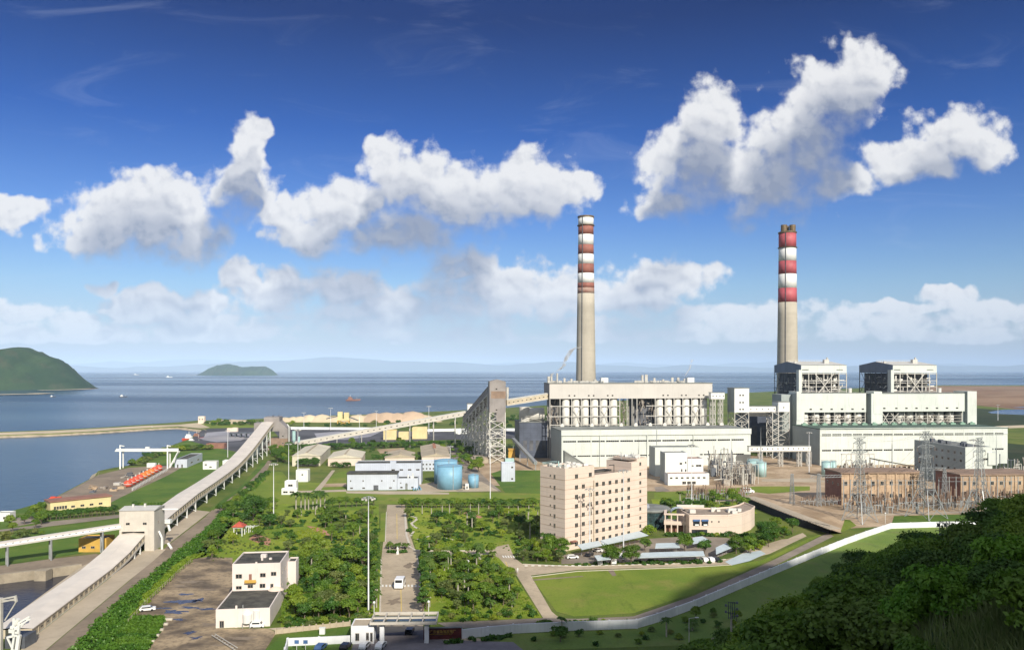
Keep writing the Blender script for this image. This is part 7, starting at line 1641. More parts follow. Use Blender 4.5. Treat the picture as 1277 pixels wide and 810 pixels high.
# steam wisps
vm = bpy.data.materials.new('steam'); vm.use_nodes = True; vt = vm.node_tree; vt.nodes.clear(); N = NT(vt); pv = N.n('ShaderNodeVolumePrincipled'); pv.inputs['Color'].default_value = (1, 1, 1, 1)
N.put(pv.inputs['Density'], N.m('MULTIPLY', N.sst(N.noise(N.n('ShaderNodeNewGeometry').outputs['Position'], .22, 4, .6), .36, .62), .9)); vo = N.n('ShaderNodeOutputMaterial'); vt.links.new(pv.outputs[0], vo.inputs['Volume'])
def steam(label, pts, r0, r1):
    b_ = MB(); n = 10; vs_ = []; m_ = len(pts)
    for i, p in enumerate(pts):
        r = r0 + (r1 - r0) * i / (m_ - 1); p = Vector(p)
        for k in range(n): a = 2 * math.pi * k / n; vs_.append(p + Vector((math.cos(a) * r, math.sin(a) * r, math.cos(a + 1) * r * .3)))
    fs = [(i * n + k, i * n + (k + 1) % n, (i + 1) * n + (k + 1) % n, (i + 1) * n + k) for i in range(m_ - 1) for k in range(n)] + [tuple(range(n - 1, -1, -1)), tuple((m_ - 1) * n + k for k in range(n))]
    b_.add(vs_, fs); tag(b_.build('steam_plume', vm, smooth=True), label, 'steam', kind='stuff')
steam('white steam wisp drifting right from the left end of the bunker roof', [AT(686, 632, 64), AT(690, 632, 67.5), AT(697, 632, 70), AT(703, 632, 73), AT(707, 632, 80), AT(713, 632, 86), AT(722, 632, 88)], .8, 2.6)
steam('faint white steam wisp above the right part of the bunker roof', [AT(853.5, 632, 64.5), AT(857, 632, 68), AT(860, 632, 71), AT(863, 632, 78)], .5, 1.0)
# ================================================================== VEGETATION
def leaves(name, m, blobs, n, size, seed, parent, flat=.35, squash=1.0, core=True):
    """a crown: many small leaf faces spread through several lobes"""
    r_ = np.random.default_rng(seed); bl = np.array([(b_[0], b_[1], b_[2], b_[3]) for b_ in blobs], float)
    wgt = bl[:, 3] ** 2.2; idx = r_.choice(len(bl), n, p=wgt / wgt.sum())
    d_ = r_.normal(size=(n, 3)); d_ /= np.linalg.norm(d_, axis=1)[:, None]
    low = d_[:, 2] < -.3; d_[low, 2] *= -.6
    rad_ = bl[idx, 3] * (.62 + .42 * r_.random(n) ** .8) * (1 + .16 * r_.normal(size=n) * .6)
    c = bl[idx, :3] + d_ * rad_[:, None] * np.array([1, 1, .82 * squash])
    nrm = d_ * .9 + r_.normal(size=(n, 3)) * .6 + np.array([0, 0, flat]); nrm /= np.linalg.norm(nrm, axis=1)[:, None]
    t = np.cross(nrm, r_.normal(size=(n, 3))); t /= np.linalg.norm(t, axis=1)[:, None]; s_ = np.cross(nrm, t)
    sz = size * (.55 + .9 * r_.random(n)); a = t * sz[:, None]; b_ = s_ * (sz * .62)[:, None]
    V = np.stack([c - a, c + b_, c + a * 1.05 + nrm * (sz * .25)[:, None], c - b_], 1).reshape(-1, 3)
    me = bpy.data.meshes.new(name); me.vertices.add(4 * n); me.vertices.foreach_set('co', V.ravel())
    me.loops.add(4 * n); me.loops.foreach_set('vertex_index', np.arange(4 * n)); me.polygons.add(n); me.polygons.foreach_set('loop_start', np.arange(0, 4 * n, 4)); me.polygons.foreach_set('loop_total', np.full(n, 4))
    me.materials.append(M[m]); me.update(calc_edges=True); o = bpy.data.objects.new(name, me); COL.objects.link(o); o.parent = parent; return o
def tree_proto(nm, h_, cr, m, seed, nl, ls, trunk_h=.35, lobes=8, spread=1.0, tall=1.0, trunkm='bark'):
    random.seed(seed); T_ = thing(nm, '', 'tree', (0, 0, 0)); b_ = MB(); th = h_ * trunk_h
    lean = Vector((random.uniform(-.3, .3), random.uniform(-.3, .3), 0)); tp_ = Vector((lean.x, lean.y, th))
    b_.cyl((0, 0, -.4), tp_, h_ * .035, h_ * .024, 7, caps=False)
    bl = []; zc = th + (h_ - th) * .5
    bl.append((0, 0, zc + (h_ - th) * .1, cr * .62))
    for i in range(lobes):
        a = 2 * math.pi * i / lobes + random.uniform(-.4, .4); q = random.uniform(.42, .72) * cr * spread; z = th + (h_ - th) * random.uniform(.18, .78) * tall
        r = cr * random.uniform(.3, .48); bl.append((math.cos(a) * q, math.sin(a) * q, z, r)); b_.cyl(tp_ * .9, (math.cos(a) * q * .8, math.sin(a) * q * .8, z), h_ * .014, h_ * .006, 5, caps=False)
    for i in range(3): bl.append((random.uniform(-.3, .3) * cr, random.uniform(-.3, .3) * cr, h_ - cr * random.uniform(.3, .45), cr * random.uniform(.28, .4)))
    b_.build('trunk', M[trunkm], T_); leaves('crown', m, bl, nl, ls, seed, T_); return Proto(T_)
def palm_proto(h_, seed, nf=15, fl=2.6, royal=True):
    random.seed(seed); T_ = thing('palm_tree', '', 'palm', (0, 0, 0)); b_ = MB()
    b_.lathe((0, 0, 0), [(.30, -.3), (.26, h_ * .3), (.30, h_ * .5), (.18, h_ * .8), (.15, h_)], 8); b_.build('trunk', M['palmbark'], T_)
    b_ = MB()
    for k in range(nf):
        a = 2 * math.pi * k / nf + random.uniform(-.2, .2); el_ = random.uniform(-.1, 1.1); d_ = Vector((math.cos(a), math.sin(a), 0)); sd_ = Vector((-d_.y, d_.x, 0)); pr_ = None
        for i in range(6):
            t = i / 5; p = Vector((0, 0, h_)) + d_ * fl * (math.cos(el_ * .8) * t + .1) + Vector((0, 0, fl * (math.sin(el_) * t - .75 * t * t))); wd = .55 * math.sin(math.pi * min(1, t * .9 + .12)) + .05
            c_ = (p + sd_ * wd - Vector((0, 0, wd * .55)), p, p - sd_ * wd - Vector((0, 0, wd * .55)))
            if pr_: b_.add([pr_[0], pr_[1], c_[1], c_[0]], [(0, 1, 2, 3)]); b_.add([pr_[1], pr_[2], c_[2], c_[1]], [(0, 1, 2, 3)])
            pr_ = c_
    b_.build('fronds', M['palm'], T_); return Proto(T_)
random.seed(101)
TR = {'round': [tree_proto('broadleaf_tree', 7, 3.4, 'leafA', 1, 2100, .27), tree_proto('broadleaf_tree', 6, 3.0, 'leafB', 2, 1900, .26), tree_proto('broadleaf_tree', 6.5, 3.1, 'leafA', 3, 1900, .26, lobes=6)],
      'olive': [tree_proto('ornamental_tree', 5.2, 2.7, 'leafD', 4, 1900, .21, trunk_h=.25), tree_proto('ornamental_tree', 5, 2.6, 'leafC', 5, 1800, .22, trunk_h=.25)],
      'tall': [tree_proto('slender_tree', 9, 2.2, 'leafB', 6, 1900, .25, lobes=9, trunk_h=.3, tall=1.05), tree_proto('slender_tree', 8, 2.0, 'leafA', 7, 1700, .24, lobes=8)],
      'shrub': [tree_proto('shrub', 2.2, 1.6, 'leafA', 8, 800, .17, trunk_h=.1), tree_proto('shrub', 2.0, 1.5, 'leafC', 9, 800, .17, trunk_h=.1), tree_proto('shrub', 2.4, 1.7, 'leafB', 10, 800, .17, trunk_h=.1), tree_proto('shrub', 2.0, 1.6, 'leafD', 16, 800, .16, trunk_h=.1)],
      'big': [tree_proto('large_tree', 10, 5.6, 'leafB', 11, 6000, .27, lobes=11, trunk_h=.25), tree_proto('large_tree', 9, 4.8, 'leafA', 12, 5000, .26, lobes=10, trunk_h=.3)],
      'palm': [palm_proto(7.0, 13), palm_proto(5.4, 14, 13, 2.2), palm_proto(3.0, 15, 14, 2.4)]}
for k in TR['shrub']: k.root['category'] = 'shrub'
placed = []
later = {'shrub': [], 'round': []}
def put(kind, pr_, loc, rz, sc, label, group, cat):
    s_ = sc[0] if hasattr(sc, '__len__') else sc
    if kind in later: later[kind].append((s_ * (1 if kind == 'shrub' else 3) / max(20, loc[1]), pr_, loc, rz, sc, label, group, cat))
    else: pr_.place(loc, rz, sc, label=label, group=group, cat=cat)
def far_enough(p, dmin):
    for q in placed:
        if (q[0] - p.x) ** 2 + (q[1] - p.y) ** 2 < dmin * dmin: return False
    return True
def scatter(poly, n, kinds, dmin, label, group, sc=(.8, 1.2), seed=1, cat=None, excl=()):
    """poly in photograph coordinates on the ground; kinds: list of (kind, weight)"""
    random.seed(seed); W_ = [G(*p) for p in poly]; P2 = [(p.x, p.y) for p in W_]; x0, x1 = min(p[0] for p in P2), max(p[0] for p in P2); y0, y1 = min(p[1] for p in P2), max(p[1] for p in P2); c = 0; tries = 0
    ks = [k for k, w_ in kinds]; ws = [w_ for k, w_ in kinds]
    ex = [[(G(*q).x, G(*q).y) for q in e] for e in excl]
    while c < n and tries < n * 40:
        tries += 1; p = Vector((random.uniform(x0, x1), random.uniform(y0, y1), 0))
        if not inpoly(p.x, p.y, P2) or any(inpoly(p.x, p.y, e) for e in ex): continue
        k = random.choices(ks, ws)[0]; dd = dmin * (.55 if k == 'shrub' else 1)
        if not far_enough(p, dd): continue
        placed.append((p.x, p.y)); c += 1; pr_ = random.choice(TR[k]); s_ = random.uniform(*sc)
        lb = {'round': 'rounded leafy tree', 'olive': 'small light olive-green tree', 'tall': 'slender upright tree', 'shrub': 'low rounded shrub', 'big': 'large dark spreading tree', 'palm': 'feather-leaved palm'}[k]
        put(k, pr_, (p.x, p.y, 0), random.uniform(0, 6.28), (s_, s_, s_ * random.uniform(.85, 1.15)), lb + ' ' + label, lb + 's ' + group, {'shrub': 'shrub', 'palm': 'palm'}.get(k, 'tree'))
    return c
def row(a, c, n, kind, label, group=None, s_=1.0, jit=.6, idx=None):
    for i in range(n):
        p = G(*a).lerp(G(*c), (i + .5) / n) + Vector((random.uniform(-jit, jit), random.uniform(-jit, jit), 0)); placed.append((p.x, p.y))
        pr_ = TR[kind][idx] if idx is not None else random.choice(TR[kind]); put(kind, pr_, tuple(p), random.uniform(0, 6.28), s_ * random.uniform(.88, 1.12), label, group or (label + ' row'), {'shrub': 'shrub', 'palm': 'palm'}.get(kind, 'tree'))
# single trees that stand out
def one(kind, px, py, s_, label, idx=None): 
    p = G(px, py); placed.append((p.x, p.y)); pr_ = TR[kind][idx if idx is not None else 0]; pr_.place(tuple(p), px * .37, s_, label=label, cat={'shrub': 'shrub', 'palm': 'palm'}.get(kind, 'tree'))
one('big', 316, 649, 1.15, 'largest dark round tree in the garden left of the tall light mast', 0); one('big', 762, 704, .80, 'round tree directly left of the tall light mast at the lawn', 1); one('big', 787, 703, .78, 'round tree directly right of the tall light mast at the lawn', 1)
one('round', 805, 688, .9, 'small dark tree between the canopies before the office right end', 1); one('round', 854, 688, 1.05, 'round tree standing between the two straight carports', 0); one('round', 878, 694, 1.05, 'dark round tree overlapping the angled carport', 1)
one('big', 918, 690, .75, 'wide leafy tree at the right end of the car park', 1); one('big', 934, 688, .7, 'leafy tree beside the wide one at the right end of the car park', 1); one('big', 955, 676, .85, 'large tree behind the curved end of the canteen', 0); one('big', 885, 640, .7, 'tree behind the canteen roof near the dark wall', 1)
one('big', 700, 694, .8, 'big leafy tree against the left corner of the office block', 1); one('round', 686, 692, 1.1, 'leafy tree left of the office corner by the road', 0); one('big', 413, 652, .85, 'large bright round tree in the middle of the garden', 1); one('palm', 848, 630, 1.0, 'dark palm behind the glass rotunda', 0)
one('palm', 661, 672, 1.1, 'tall pale-trunked palm at the edge of the office shadow', 0); one('shrub', 810, 668, 2.4, 'bright green clipped dome shrub beside the glass rotunda', 1); one('olive', 425, 768, 1.25, 'grey-green feathery tree near the gatehouse', 0)
# palms and rows
random.seed(55)
row((367, 636), (408, 634), 8, 'palm', 'tall pale-trunked palm in the straight row behind the garden', s_=1.15, jit=.3, idx=0)
row((405, 634), (470, 630), 9, 'round', 'dark tree in the line behind the garden, near the white-blue building', s_=.8)
row((529, 692), (531, 766), 22, 'tall', 'slender dark tree in the close row right of the entrance road', s_=.78, jit=.7)
row((534, 694), (538, 760), 9, 'palm', 'palm in the close row right of the entrance road', s_=.9, idx=0)
row((470, 694), (468, 760), 12, 'palm', 'palm in the row left of the entrance road', s_=.9, idx=1)
row((468, 690), (462, 765), 14, 'tall', 'slender dark tree in the row left of the entrance road', s_=.75)
row((500, 633), (672, 633), 36, 'round', 'tree in the hedge-like line below the blue tanks', s_=.72)
row((500, 629), (672, 628), 26, 'shrub', 'shrub in the clipped line below the blue tanks', s_=1.2)
row((520, 640), (665, 642), 12, 'palm', 'palm before the hedge-like tree line', s_=.8, idx=0)
row((270, 640), (345, 632), 14, 'round', 'tree in the line behind the large dark garden tree', s_=.8)
row((486, 683), (504, 684), 9, 'palm', 'small palm in the round island of the entrance road', s_=.7, idx=2, jit=1.6)
row((485, 689), (506, 689), 12, 'shrub', 'low shrub in the round island of the entrance road', s_=.55, jit=.6)
row((42, 650), (146, 641), 22, 'round', 'dark round tree in the row before the pale yellow building', s_=.72, jit=.5, idx=1)
row((170, 636), (240, 634), 14, 'shrub', 'dark shrub behind the transfer house roof', s_=1.6, jit=2)
row((280, 636), (333, 590), 26, 'shrub', 'shrub along the foot of the conveyor legs', s_=1.3, jit=1.2)
row((170, 580), (216, 560), 20, 'shrub', 'dark bush along the bank behind the gantry crane', s_=2.0, jit=4)
row((216, 562), (262, 560), 16, 'shrub', 'dark bush on the bank beside the long grey-white shed', s_=2.2, jit=4)
row((372, 582), (396, 582), 6, 'big', 'broad dark tree before the leftmost cream shed', s_=.62, jit=1.5, idx=0)
row((414, 583), (436, 583), 5, 'shrub', 'small round bush before the second cream shed', s_=1.7, idx=2)
row((466, 576), (520, 575), 12, 'round', 'dark tree between the third shed and the white-blue building', s_=.95, idx=1)
row((523, 575), (545, 576), 5, 'round', 'dark tree before the fourth shed', s_=.85, idx=1)
row((357, 562), (560, 556), 46, 'shrub', 'dark bush along the foot of the thin conveyor gallery', s_=2.2, jit=2.5, idx=2)
row((828, 668), (940, 669), 20, 'shrub', 'shrub along the front of the peach canteen', s_=.9, jit=.7)
row((356, 742), (366, 712), 5, 'round', 'tree close against the right side of the two-storey workshop', s_=.95)
# woods and shrubberies
scatter([(356, 768), (352, 742), (362, 708), (400, 694), (466, 694), (462, 752), (440, 772), (384, 776)], 82, [('round', 4), ('tall', 2), ('olive', 2), ('palm', .5)], 2.6, 'in the dense wood left of the entrance road', 'in the dense wood left of the entrance road', (.75, 1.1), 3)
scatter([(352, 783), (350, 775), (440, 770), (462, 756), (464, 768), (440, 778)], 34, [('shrub', 1)], 2.0, 'along the grassy edge below the dense wood', 'below the dense wood', (.5, .9), 4)
GRASS1 = [(340, 676), (360, 664), (400, 652), (410, 668), (404, 676)]
scatter([(268, 660), (300, 640), (345, 640), (350, 652), (345, 676), (300, 690), (262, 700), (246, 696)], 42, [('round', 2), ('olive', 3), ('shrub', 4)], 3.0, 'in the garden around the red-roofed pavilion', 'around the red-roofed pavilion', (.6, 1.0), 5, excl=([(290, 672), (318, 672), (318, 660), (290, 660)],))
scatter([(345, 640), (470, 640), (472, 692), (405, 690), (345, 690)], 84, [('olive', 4), ('shrub', 6), ('palm', 1), ('round', 1)], 2.9, 'in the open garden left of the road', 'in the open garden left of the road', (.55, .95), 6, excl=(GRASS1,))
scatter([(508, 640), (672, 640), (672, 668), (640, 688), (620, 680), (520, 684), (510, 664)], 98, [('shrub', 6), ('olive', 3), ('palm', 1), ('round', 1.4)], 3.0, 'in the landscaped garden right of the road', 'in the landscaped garden right of the road', (.6, 1.05), 7, excl=([(512, 660), (520, 640), (528, 660), (522, 680)], [(590, 668), (640, 672), (640, 684), (590, 684)]))
scatter([(542, 694), (612, 692), (632, 716), (650, 752), (640, 758), (552, 762), (542, 740)], 112, [('round', 3), ('olive', 3), ('palm', 2.4), ('shrub', 2)], 2.5, 'in the planted triangle right of the entrance road', 'in the planted triangle', (.6, .95), 8)
scatter([(552, 764), (660, 760), (672, 770), (556, 776)], 34, [('shrub', 1)], 1.6, 'on the bright grass edge of the planted triangle', 'on the edge of the planted triangle', (.4, .8), 9)
scatter([(640, 692), (655, 684), (672, 680), (704, 694), (712, 702), (655, 702)], 26, [('round', 2), ('olive', 2), ('shrub', 2), ('palm', 1)], 2.4, 'beside the road bend left of the office block', 'beside the road bend', (.6, .95), 10)
scatter([(716, 704), (790, 700), (905, 700), (905, 702.5), (720, 705.5)], 46, [('shrub', 1)], 1.2, 'in the hedge strip between lawn and car park', 'in the hedge strip by the car park', (.35, .6), 11)
scatter([(900, 690), (940, 676), (960, 655), (992, 662), (975, 676), (930, 692)], 24, [('round', 2), ('shrub', 2), ('olive', 1)], 2.6, 'in the grove right of the curved canteen', 'in the grove right of the canteen', (.6, 1.0), 12)
scatter([(828, 640), (828, 630), (862, 624), (925, 624), (935, 640), (900, 640)], 40, [('shrub', 3), ('round', 1.2)], 2.4, 'behind the peach canteen', 'behind the canteen', (.7, 1.2), 13)
scatter([(570, 590), (556, 568), (572, 556), (590, 558), (604, 575), (600, 590)], 34, [('big', 1), ('round', 3)], 4.2, 'in the dark tree mass by the lane behind the blue tanks', 'in the dark tree mass behind the blue tanks', (.7, 1.0), 14)
scatter([(362, 578), (340, 576), (334, 566), (360, 560), (372, 566)], 30, [('big', 1), ('round', 3)], 4, 'in the dark grove under the junction tower', 'under the junction tower', (.7, 1.0), 15)
scatter([(420, 556), (560, 552), (566, 562), (556, 576), (520, 566), (470, 566), (430, 562)], 30, [('shrub', 2), ('round', 1)], 5, 'scattered between the cream sheds', 'between the cream sheds', (.8, 1.1), 16)
scatter([(350, 530), (560, 526), (690, 516), (690, 532), (560, 533), (350, 533)], 70, [('shrub', 1)], 6, 'on the green strip behind the far coal yard', 'behind the far coal yard', (1.6, 3.0), 17)
scatter([(252, 530.5), (342, 530), (342, 527.6), (254, 527.6)], 34, [('shrub', 1)], 6, 'on the spit by the breakwater', 'on the spit', (2.0, 3.0), 18)
scatter([(0, 668), (40, 664), (64, 662), (60, 672), (0, 684)], 10, [('shrub', 2), ('olive', 1)], 3, 'on the bank lawn above the belt walkway', 'on the bank lawn', (.8, 1.2), 19)
scatter([(10, 655), (50, 648), (60, 655), (44, 664), (14, 664)], 6, [('round', 1)], 4, 'near the white cabin by the shore', 'near the white cabin', (.6, .9), 20)
scatter([(30, 646), (60, 636), (62, 645), (48, 650)], 9, [('round', 2), ('shrub', 1)], 3.5, 'at the left end of the pale yellow building', 'at the end of the pale yellow building', (.7, 1.0), 21)
scatter([(640, 792), (700, 788), (800, 788), (850, 776), (880, 762), (930, 770), (880, 800), (700, 806), (660, 802)], 26, [('shrub', 2), ('round', 1), ('palm', .5)], 3.5, 'on the shaded grass below the white wall', 'on the shaded grass', (.5, .8), 22)
scatter([(668, 778), (790, 776), (792, 780), (668, 784)], 18, [('shrub', 1)], 2, 'on the dark strip just inside the white wall', 'just inside the white wall', (.5, 1.0), 23)
scatter([(548, 800), (640, 792), (640, 796), (560, 803)], 26, [('shrub', 1)], .9, 'in the planting below the red sign wall', 'below the red sign wall', (.3, .5), 24)
# ---- dense hedge belt beside the dirt road: one uncountable mass
def mass(name, label, polypx, n, size, hmax, m, seed, spread=1.0, hill=False, cat='plants'):
    r_ = random.Random(seed); W_ = [G(*p) for p in polypx]; P2 = [(p.x, p.y) for p in W_]; x0, x1 = min(p[0] for p in P2), max(p[0] for p in P2); y0, y1 = min(p[1] for p in P2), max(p[1] for p in P2); bl = []; 
    while len(bl) < n:
        x, y = r_.uniform(x0, x1), r_.uniform(y0, y1)
        if inpoly(x, y, P2): rr = r_.uniform(.5, 1) * hmax * .62; bl.append((x, y, rr * .45, rr))
    o = leaves(name, m, bl, int(n * 34), size, seed, None); return tag(o, label, cat, kind='stuff')
mass('hedge_belt', 'dense green hedge belt along the dirt road and conveyor', [(88, 811), (160, 741), (209, 701), (262, 657), (274, 641), (288, 636), (296, 641), (262, 676), (240, 692), (214, 708), (176, 746), (138, 811)], 700, .34, 2.6, 'hedge', 61, cat='hedge')
mass('hedge_belt', 'brighter low planting beside the concrete yard fence', [(138, 811), (176, 746), (214, 708), (240, 692), (256, 690), (238, 700), (205, 730), (166, 770), (150, 790)], 420, .26, 1.3, 'leafC', 62, cat='hedge')
for i in range(9):
    t = i / 8.; y = 771 + 36 * t
    mass('crop_row', 'dark green crop row in the vegetable plot at the lower left', [(164 - 40 * t, y), (206 - 22 * t, y), (205 - 22 * t, y + 2.6), (160 - 40 * t, y + 2.6)], 110, .24, 1.7, 'hedge', 70 + i, cat='crops')
mass('clipped_hedges', 'low clipped hedge pattern on the garden lawn', [(345, 672), (362, 664), (398, 656), (408, 668), (402, 674), (370, 678)], 260, .2, .7, 'leafC', 81, cat='hedge')
mass('clipped_hedges', 'low clipped hedge band behind the large bright tree', [(345, 655), (378, 653), (378, 656), (345, 659)], 60, .25, 1.3, 'leafB', 82, cat='hedge')
mass('clipped_hedges', 'low bright groundcover swirl in the landscaped garden', [(535, 670), (560, 667), (590, 676), (560, 684), (522, 682)], 200, .2, .6, 'leafC', 83, cat='hedge')
mass('verge_planting', 'green planting at the foot of the curved conveyor legs', [(284, 632), (332, 588), (335, 592), (296, 632), (288, 640)], 120, .4, 2.0, 'hedge', 84)
mass('garden_groundcover', 'uneven low groundcover and flower beds in the garden left of the entrance road', [(415, 641), (470, 640), (474, 692), (405, 692), (345, 684), (320, 690), (262, 700), (270, 660), (300, 642), (335, 642), (338, 678), (412, 680)], 560, .17, .75, 'leafD', 91, cat='groundcover')
mass('garden_groundcover', 'uneven low groundcover and flower beds in the landscaped garden right of the road', [(508, 640), (672, 636), (672, 668), (640, 688), (620, 682), (520, 684), (510, 664)], 420, .17, .7, 'leafA', 92, cat='groundcover')
mass('garden_groundcover', 'bright yellow-green groundcover in the planted triangle', [(540, 694), (612, 692), (640, 715), (672, 768), (556, 772), (542, 740)], 900, .16, .7, 'leafC', 93, cat='groundcover')
mass('garden_groundcover', 'green undergrowth between the trunks of the dense wood', [(352, 770), (352, 742), (362, 708), (400, 694), (466, 694), (464, 762), (440, 774), (384, 778)], 700, .2, 1.0, 'leafA', 94, cat='groundcover')
# bedding rows on the pale lawn beside the entrance road
for k in range(6):
    p = G(469, 650 + 5.6 * k); put('shrub', TR['shrub'][1], tuple(p), k, .42, 'tiny clipped bush on the pale lawn strip beside the entrance road', 'tiny clipped bushes on the lawn strip', 'shrub')
# yard fence
T = thing('yard_fence', 'thin post fence along the left side of the stained concrete yard', 'fence', tuple(G(200, 735)))
b = MB(); fa = [G(160, 778), G(184, 752), G(222, 716), (G(240, 700))]
for a, c in zip(fa[:-1], fa[1:]):
    n = int((c - a).length / 2.6)
    for z in (.6, 1.4): b.beam(a + Vector((0, 0, z)), c + Vector((0, 0, z)), .07)
    for k in range(n): q = a.lerp(c, k / n); b.beam(q, q + Vector((0, 0, 1.6)), .12)
b.build('rails', M['quay'], T)
for i, (x_, y_) in enumerate(((196, 773), (190, 779), (184, 786), (178, 793), (172, 800))):
    b = MB(); a = G(x_, y_); b.beam(a + Vector((0, 0, .3)), a + Vector((4.2, .2, .3)), .7, .5); tag(b.build('concrete_edging', M['kerb']), 'white concrete edging beam at the end of a crop row', 'edging', 'edging beams at the crop rows')

# ---- wooded hillside in the foreground
HT = [tree_proto('hillside_tree', 8.5, 4.6, 'wood1', 201, 11000, .19, lobes=12, trunk_h=.25), tree_proto('hillside_tree', 8, 4.2, 'wood2', 202, 10000, .19, lobes=11, trunk_h=.25), tree_proto('hillside_tree', 9, 4.4, 'wood1', 203, 11000, .185, lobes=13, trunk_h=.25, tall=1.1), tree_proto('hillside_tree', 7.5, 4.4, 'wood2', 204, 10000, .19, lobes=10, trunk_h=.2)]
HB = [tree_proto('hillside_bush', 3.0, 2.3, 'wood1', 211, 5200, .135, lobes=9, trunk_h=.1), tree_proto('hillside_bush', 2.8, 2.2, 'wood2', 212, 5200, .135, lobes=9, trunk_h=.1), tree_proto('hillside_bush', 2.8, 2.2, 'wood3', 213, 5600, .12, lobes=9, trunk_h=.1)]
random.seed(303); hp = []
def vis(x, y, z):
    if y < 12: return False
    px = CX + x / y * F; py = HY + (H - z) / y * F
    return 845 < px < 1345 and py < 860
OUT = [(830, 850), (877, 806), (922, 783), (967, 766), (1008, 742), (1027, 724), (1060, 694), (1075, 688), (1117, 668), (1165, 664), (1201, 653), (1229, 631), (1277, 620), (1400, 600)]
def outline(px):
    for (a, ya), (c, yc) in zip(OUT[:-1], OUT[1:]):
        if a <= px <= c: return ya + (yc - ya) * (px - a) / (c - a)
    return 600 if px > 1300 else 860
def under(x, y, ztop, tol=5): return HY + (H - ztop) / y * F > outline(CX + x / y * F) - tol
cnt = 0; tries = 0
while cnt < 205 and tries < 9000:
    tries += 1; x, y = random.uniform(20, 330), random.uniform(52, 400); d_ = (x - FX) * NX + (y - FY) * NY; s_ = (x - FX) * TX + (y - FY) * TY
    if d_ < 16: continue
    z = hillh(x, y)
    if z < 3.5 or not vis(x, y, z + 8): continue
    px = CX + x / y * F; py = HY + (H - z - 8) / y * F
    if y < 84 and px > 1110: continue
    dm = 5.6 if y < 200 else 6.4
    if any((x - q[0]) ** 2 + (y - q[1]) ** 2 < dm * dm for q in hp): continue
    if (x - 29.5) ** 2 + (y - 108) ** 2 < 12 or (abs(x / y - .2735) < .02 and 85 < y < 112): continue
    if abs(x / y - .5395) < .02 and 140 < y < 170: continue
    k = min(1, .55 + d_ / 70.); s0 = random.uniform(.85, 1.2) * k
    if not under(x, y, z + 7.6 * s0):
        s0 *= .7
        if not under(x, y, z + 7.6 * s0): continue
    hp.append((x, y))
    i = random.choice([0, 1, 2, 3])
    HT[i].place((x, y, z - .3), random.uniform(0, 6.28), (s0, s0, s0 * random.uniform(.85, 1.1)), label=['mid-green', 'dark green', 'mid-green', 'dark green'][i] + ' leafy tree on the shaded hillside in the right foreground', group=['mid-green', 'dark green', 'mid-green', 'dark green'][i] + ' trees on the shaded hillside', cat='tree'); cnt += 1
hb_ = []; cnt = 0; tries = 0
while cnt < 210 and tries < 9000:
    tries += 1; x, y = random.uniform(14, 240), random.uniform(24, 330); d_ = (x - FX) * NX + (y - FY) * NY
    z = hillh(x, y)
    if d_ < 1 or z < .3 or not vis(x, y, z + 2): continue
    px = CX + x / y * F; py = HY + (H - z - 2) / y * F
    if not (d_ < 24 or (y < 75 and px > 1060)): continue
    if px > 1185 and py > 748 and random.random() < .85: continue
    if any((x - q[0]) ** 2 + (y - q[1]) ** 2 < 4.4 for q in hb_) or any((x - q[0]) ** 2 + (y - q[1]) ** 2 < 9 for q in hp): continue
    if not under(x, y, z + 2.2, 2): continue
    hb_.append((x, y)); i = random.choices([0, 1, 2], [3, 3, 2 if y < 120 else .6])[0]; s0 = random.uniform(.7, 1.2) * (.62 if y < 75 else 1)
    HB[i].place((x, y, z - .2), random.uniform(0, 6.28), s0, label=['mid-green', 'dark green', 'bright green'][i] + ' bush on the shaded hillside slope', group=['mid-green', 'dark green', 'bright green'][i] + ' bushes on the hillside', cat='shrub'); cnt += 1
for (px, py, sc_, lb) in ((1150, 790, .8, 'bright green bush nearest the camera at the bottom right, leftmost'), (1180, 775, .85, 'bright green bush nearest the camera, in the middle of its clump'), (1205, 768, .6, 'small bright green bush beside the tall pale grass'), (1262, 730, .8, 'bright green bush at the right edge above the tall pale grass'), (1130, 808, .8, 'bright green bush at the bottom edge among the hillside bushes'), (1225, 745, .5, 'little bright bush on the rim of the nearest slope')):
    for k in range(24, 90):                    # walk the sight line until it meets the slope
        x = (px - CX) * k / F; z = H - (py - HY) * k / F
        if hillh(x, k) > z: break
    HB[2].place((x, k, hillh(x, k) - .2), px, sc_, label=lb, cat='shrub')
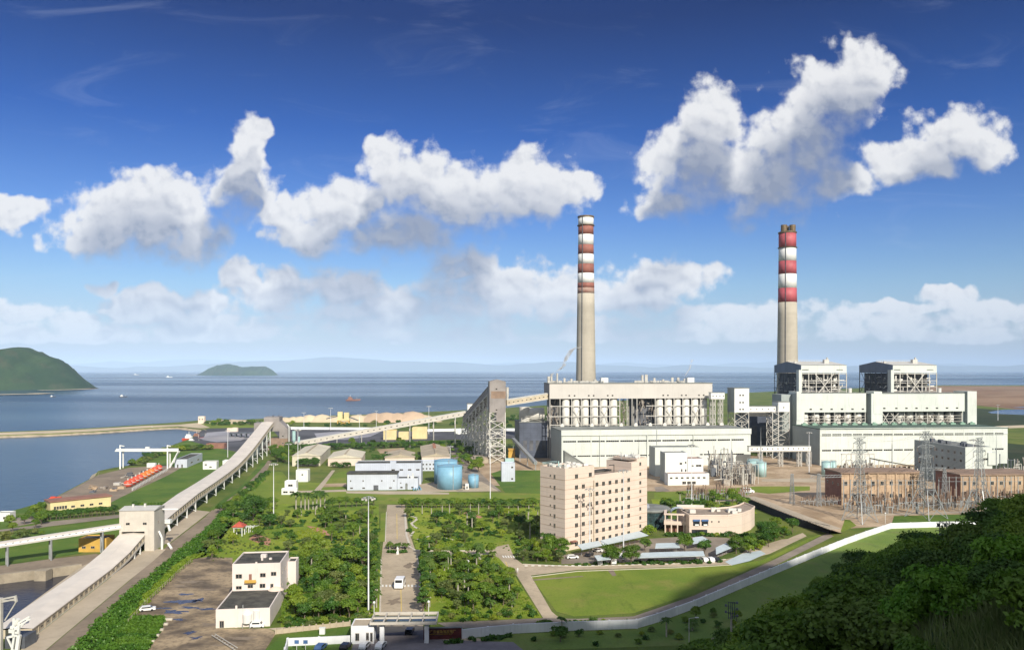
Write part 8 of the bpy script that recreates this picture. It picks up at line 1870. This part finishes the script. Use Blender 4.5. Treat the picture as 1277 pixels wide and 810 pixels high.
# tall pale grass near the photographer
r_ = np.random.default_rng(9); Vg, Fg = [], []
for k in range(30000):
    y = 20 + 58 * r_.random() ** .8; px = 1140 + 200 * r_.random(); x = (px - CX) * y / F; z = hillh(x, y); py = HY + (H - z) / y * F
    if py < 700 or py > 860: continue
    if px < 1190 and r_.random() < .6: continue
    hgt = .35 + .75 * r_.random(); a = r_.random() * 6.28; dx_, dy_ = math.cos(a) * .035, math.sin(a) * .035; lx, ly = r_.normal() * .2, r_.normal() * .2; i = len(Vg)
    Vg += [(x - dx_, y - dy_, z - .1), (x + dx_, y + dy_, z - .1), (x + lx * .5 + dx_ * .7, y + ly * .5, z + hgt * .6), (x + lx * .5 - dx_ * .7, y + ly * .5, z + hgt * .6), (x + lx * 1.3, y + ly * 1.3, z + hgt)]
    Fg += [(i, i + 1, i + 2, i + 3), (i + 3, i + 2, i + 4)]
b = MB(); b.add(Vg, Fg); tag(b.build('tall_grass', M['reed']), 'tall pale grass on the nearest slope at the lower right', 'grass', kind='stuff')
for kind, lst in later.items():
    lst.sort(key=lambda e: -e[0])
    for e in lst[:280]: e[1].place(e[2], e[3], e[4], label=e[5], group=e[6], cat=e[7])
    rest = lst[280:]; bl = []
    for e in rest:
        s_ = e[4][0] if hasattr(e[4], '__len__') else e[4]; x, y, _ = e[2]; rr = (1.25 if kind == 'shrub' else 2.3) * s_
        for q in range(4): a = q * 1.7 + x; bl.append((x + math.cos(a) * rr * .55, y + math.sin(a) * rr * .55, rr * (.5 if kind == 'shrub' else 1.25) + (q % 2) * rr * .3, rr * .62))
    if bl:
        lo = leaves('distant_shrubs' if kind == 'shrub' else 'distant_trees', 'leafB' if kind == 'shrub' else 'leafA', bl, len(bl) * 75, .5, 990 + len(kind), None)
        tag(lo, 'smaller far-off bushes scattered over the plant grounds' if kind == 'shrub' else 'smaller far-off tree crowns among the plant buildings', 'shrubs' if kind == 'shrub' else 'trees', kind='stuff')
for q_list in TR.values():
    for pr_ in q_list:
        if not pr_.used: bpy.data.objects.remove(pr_.root)
bpy.context.view_layer.update()
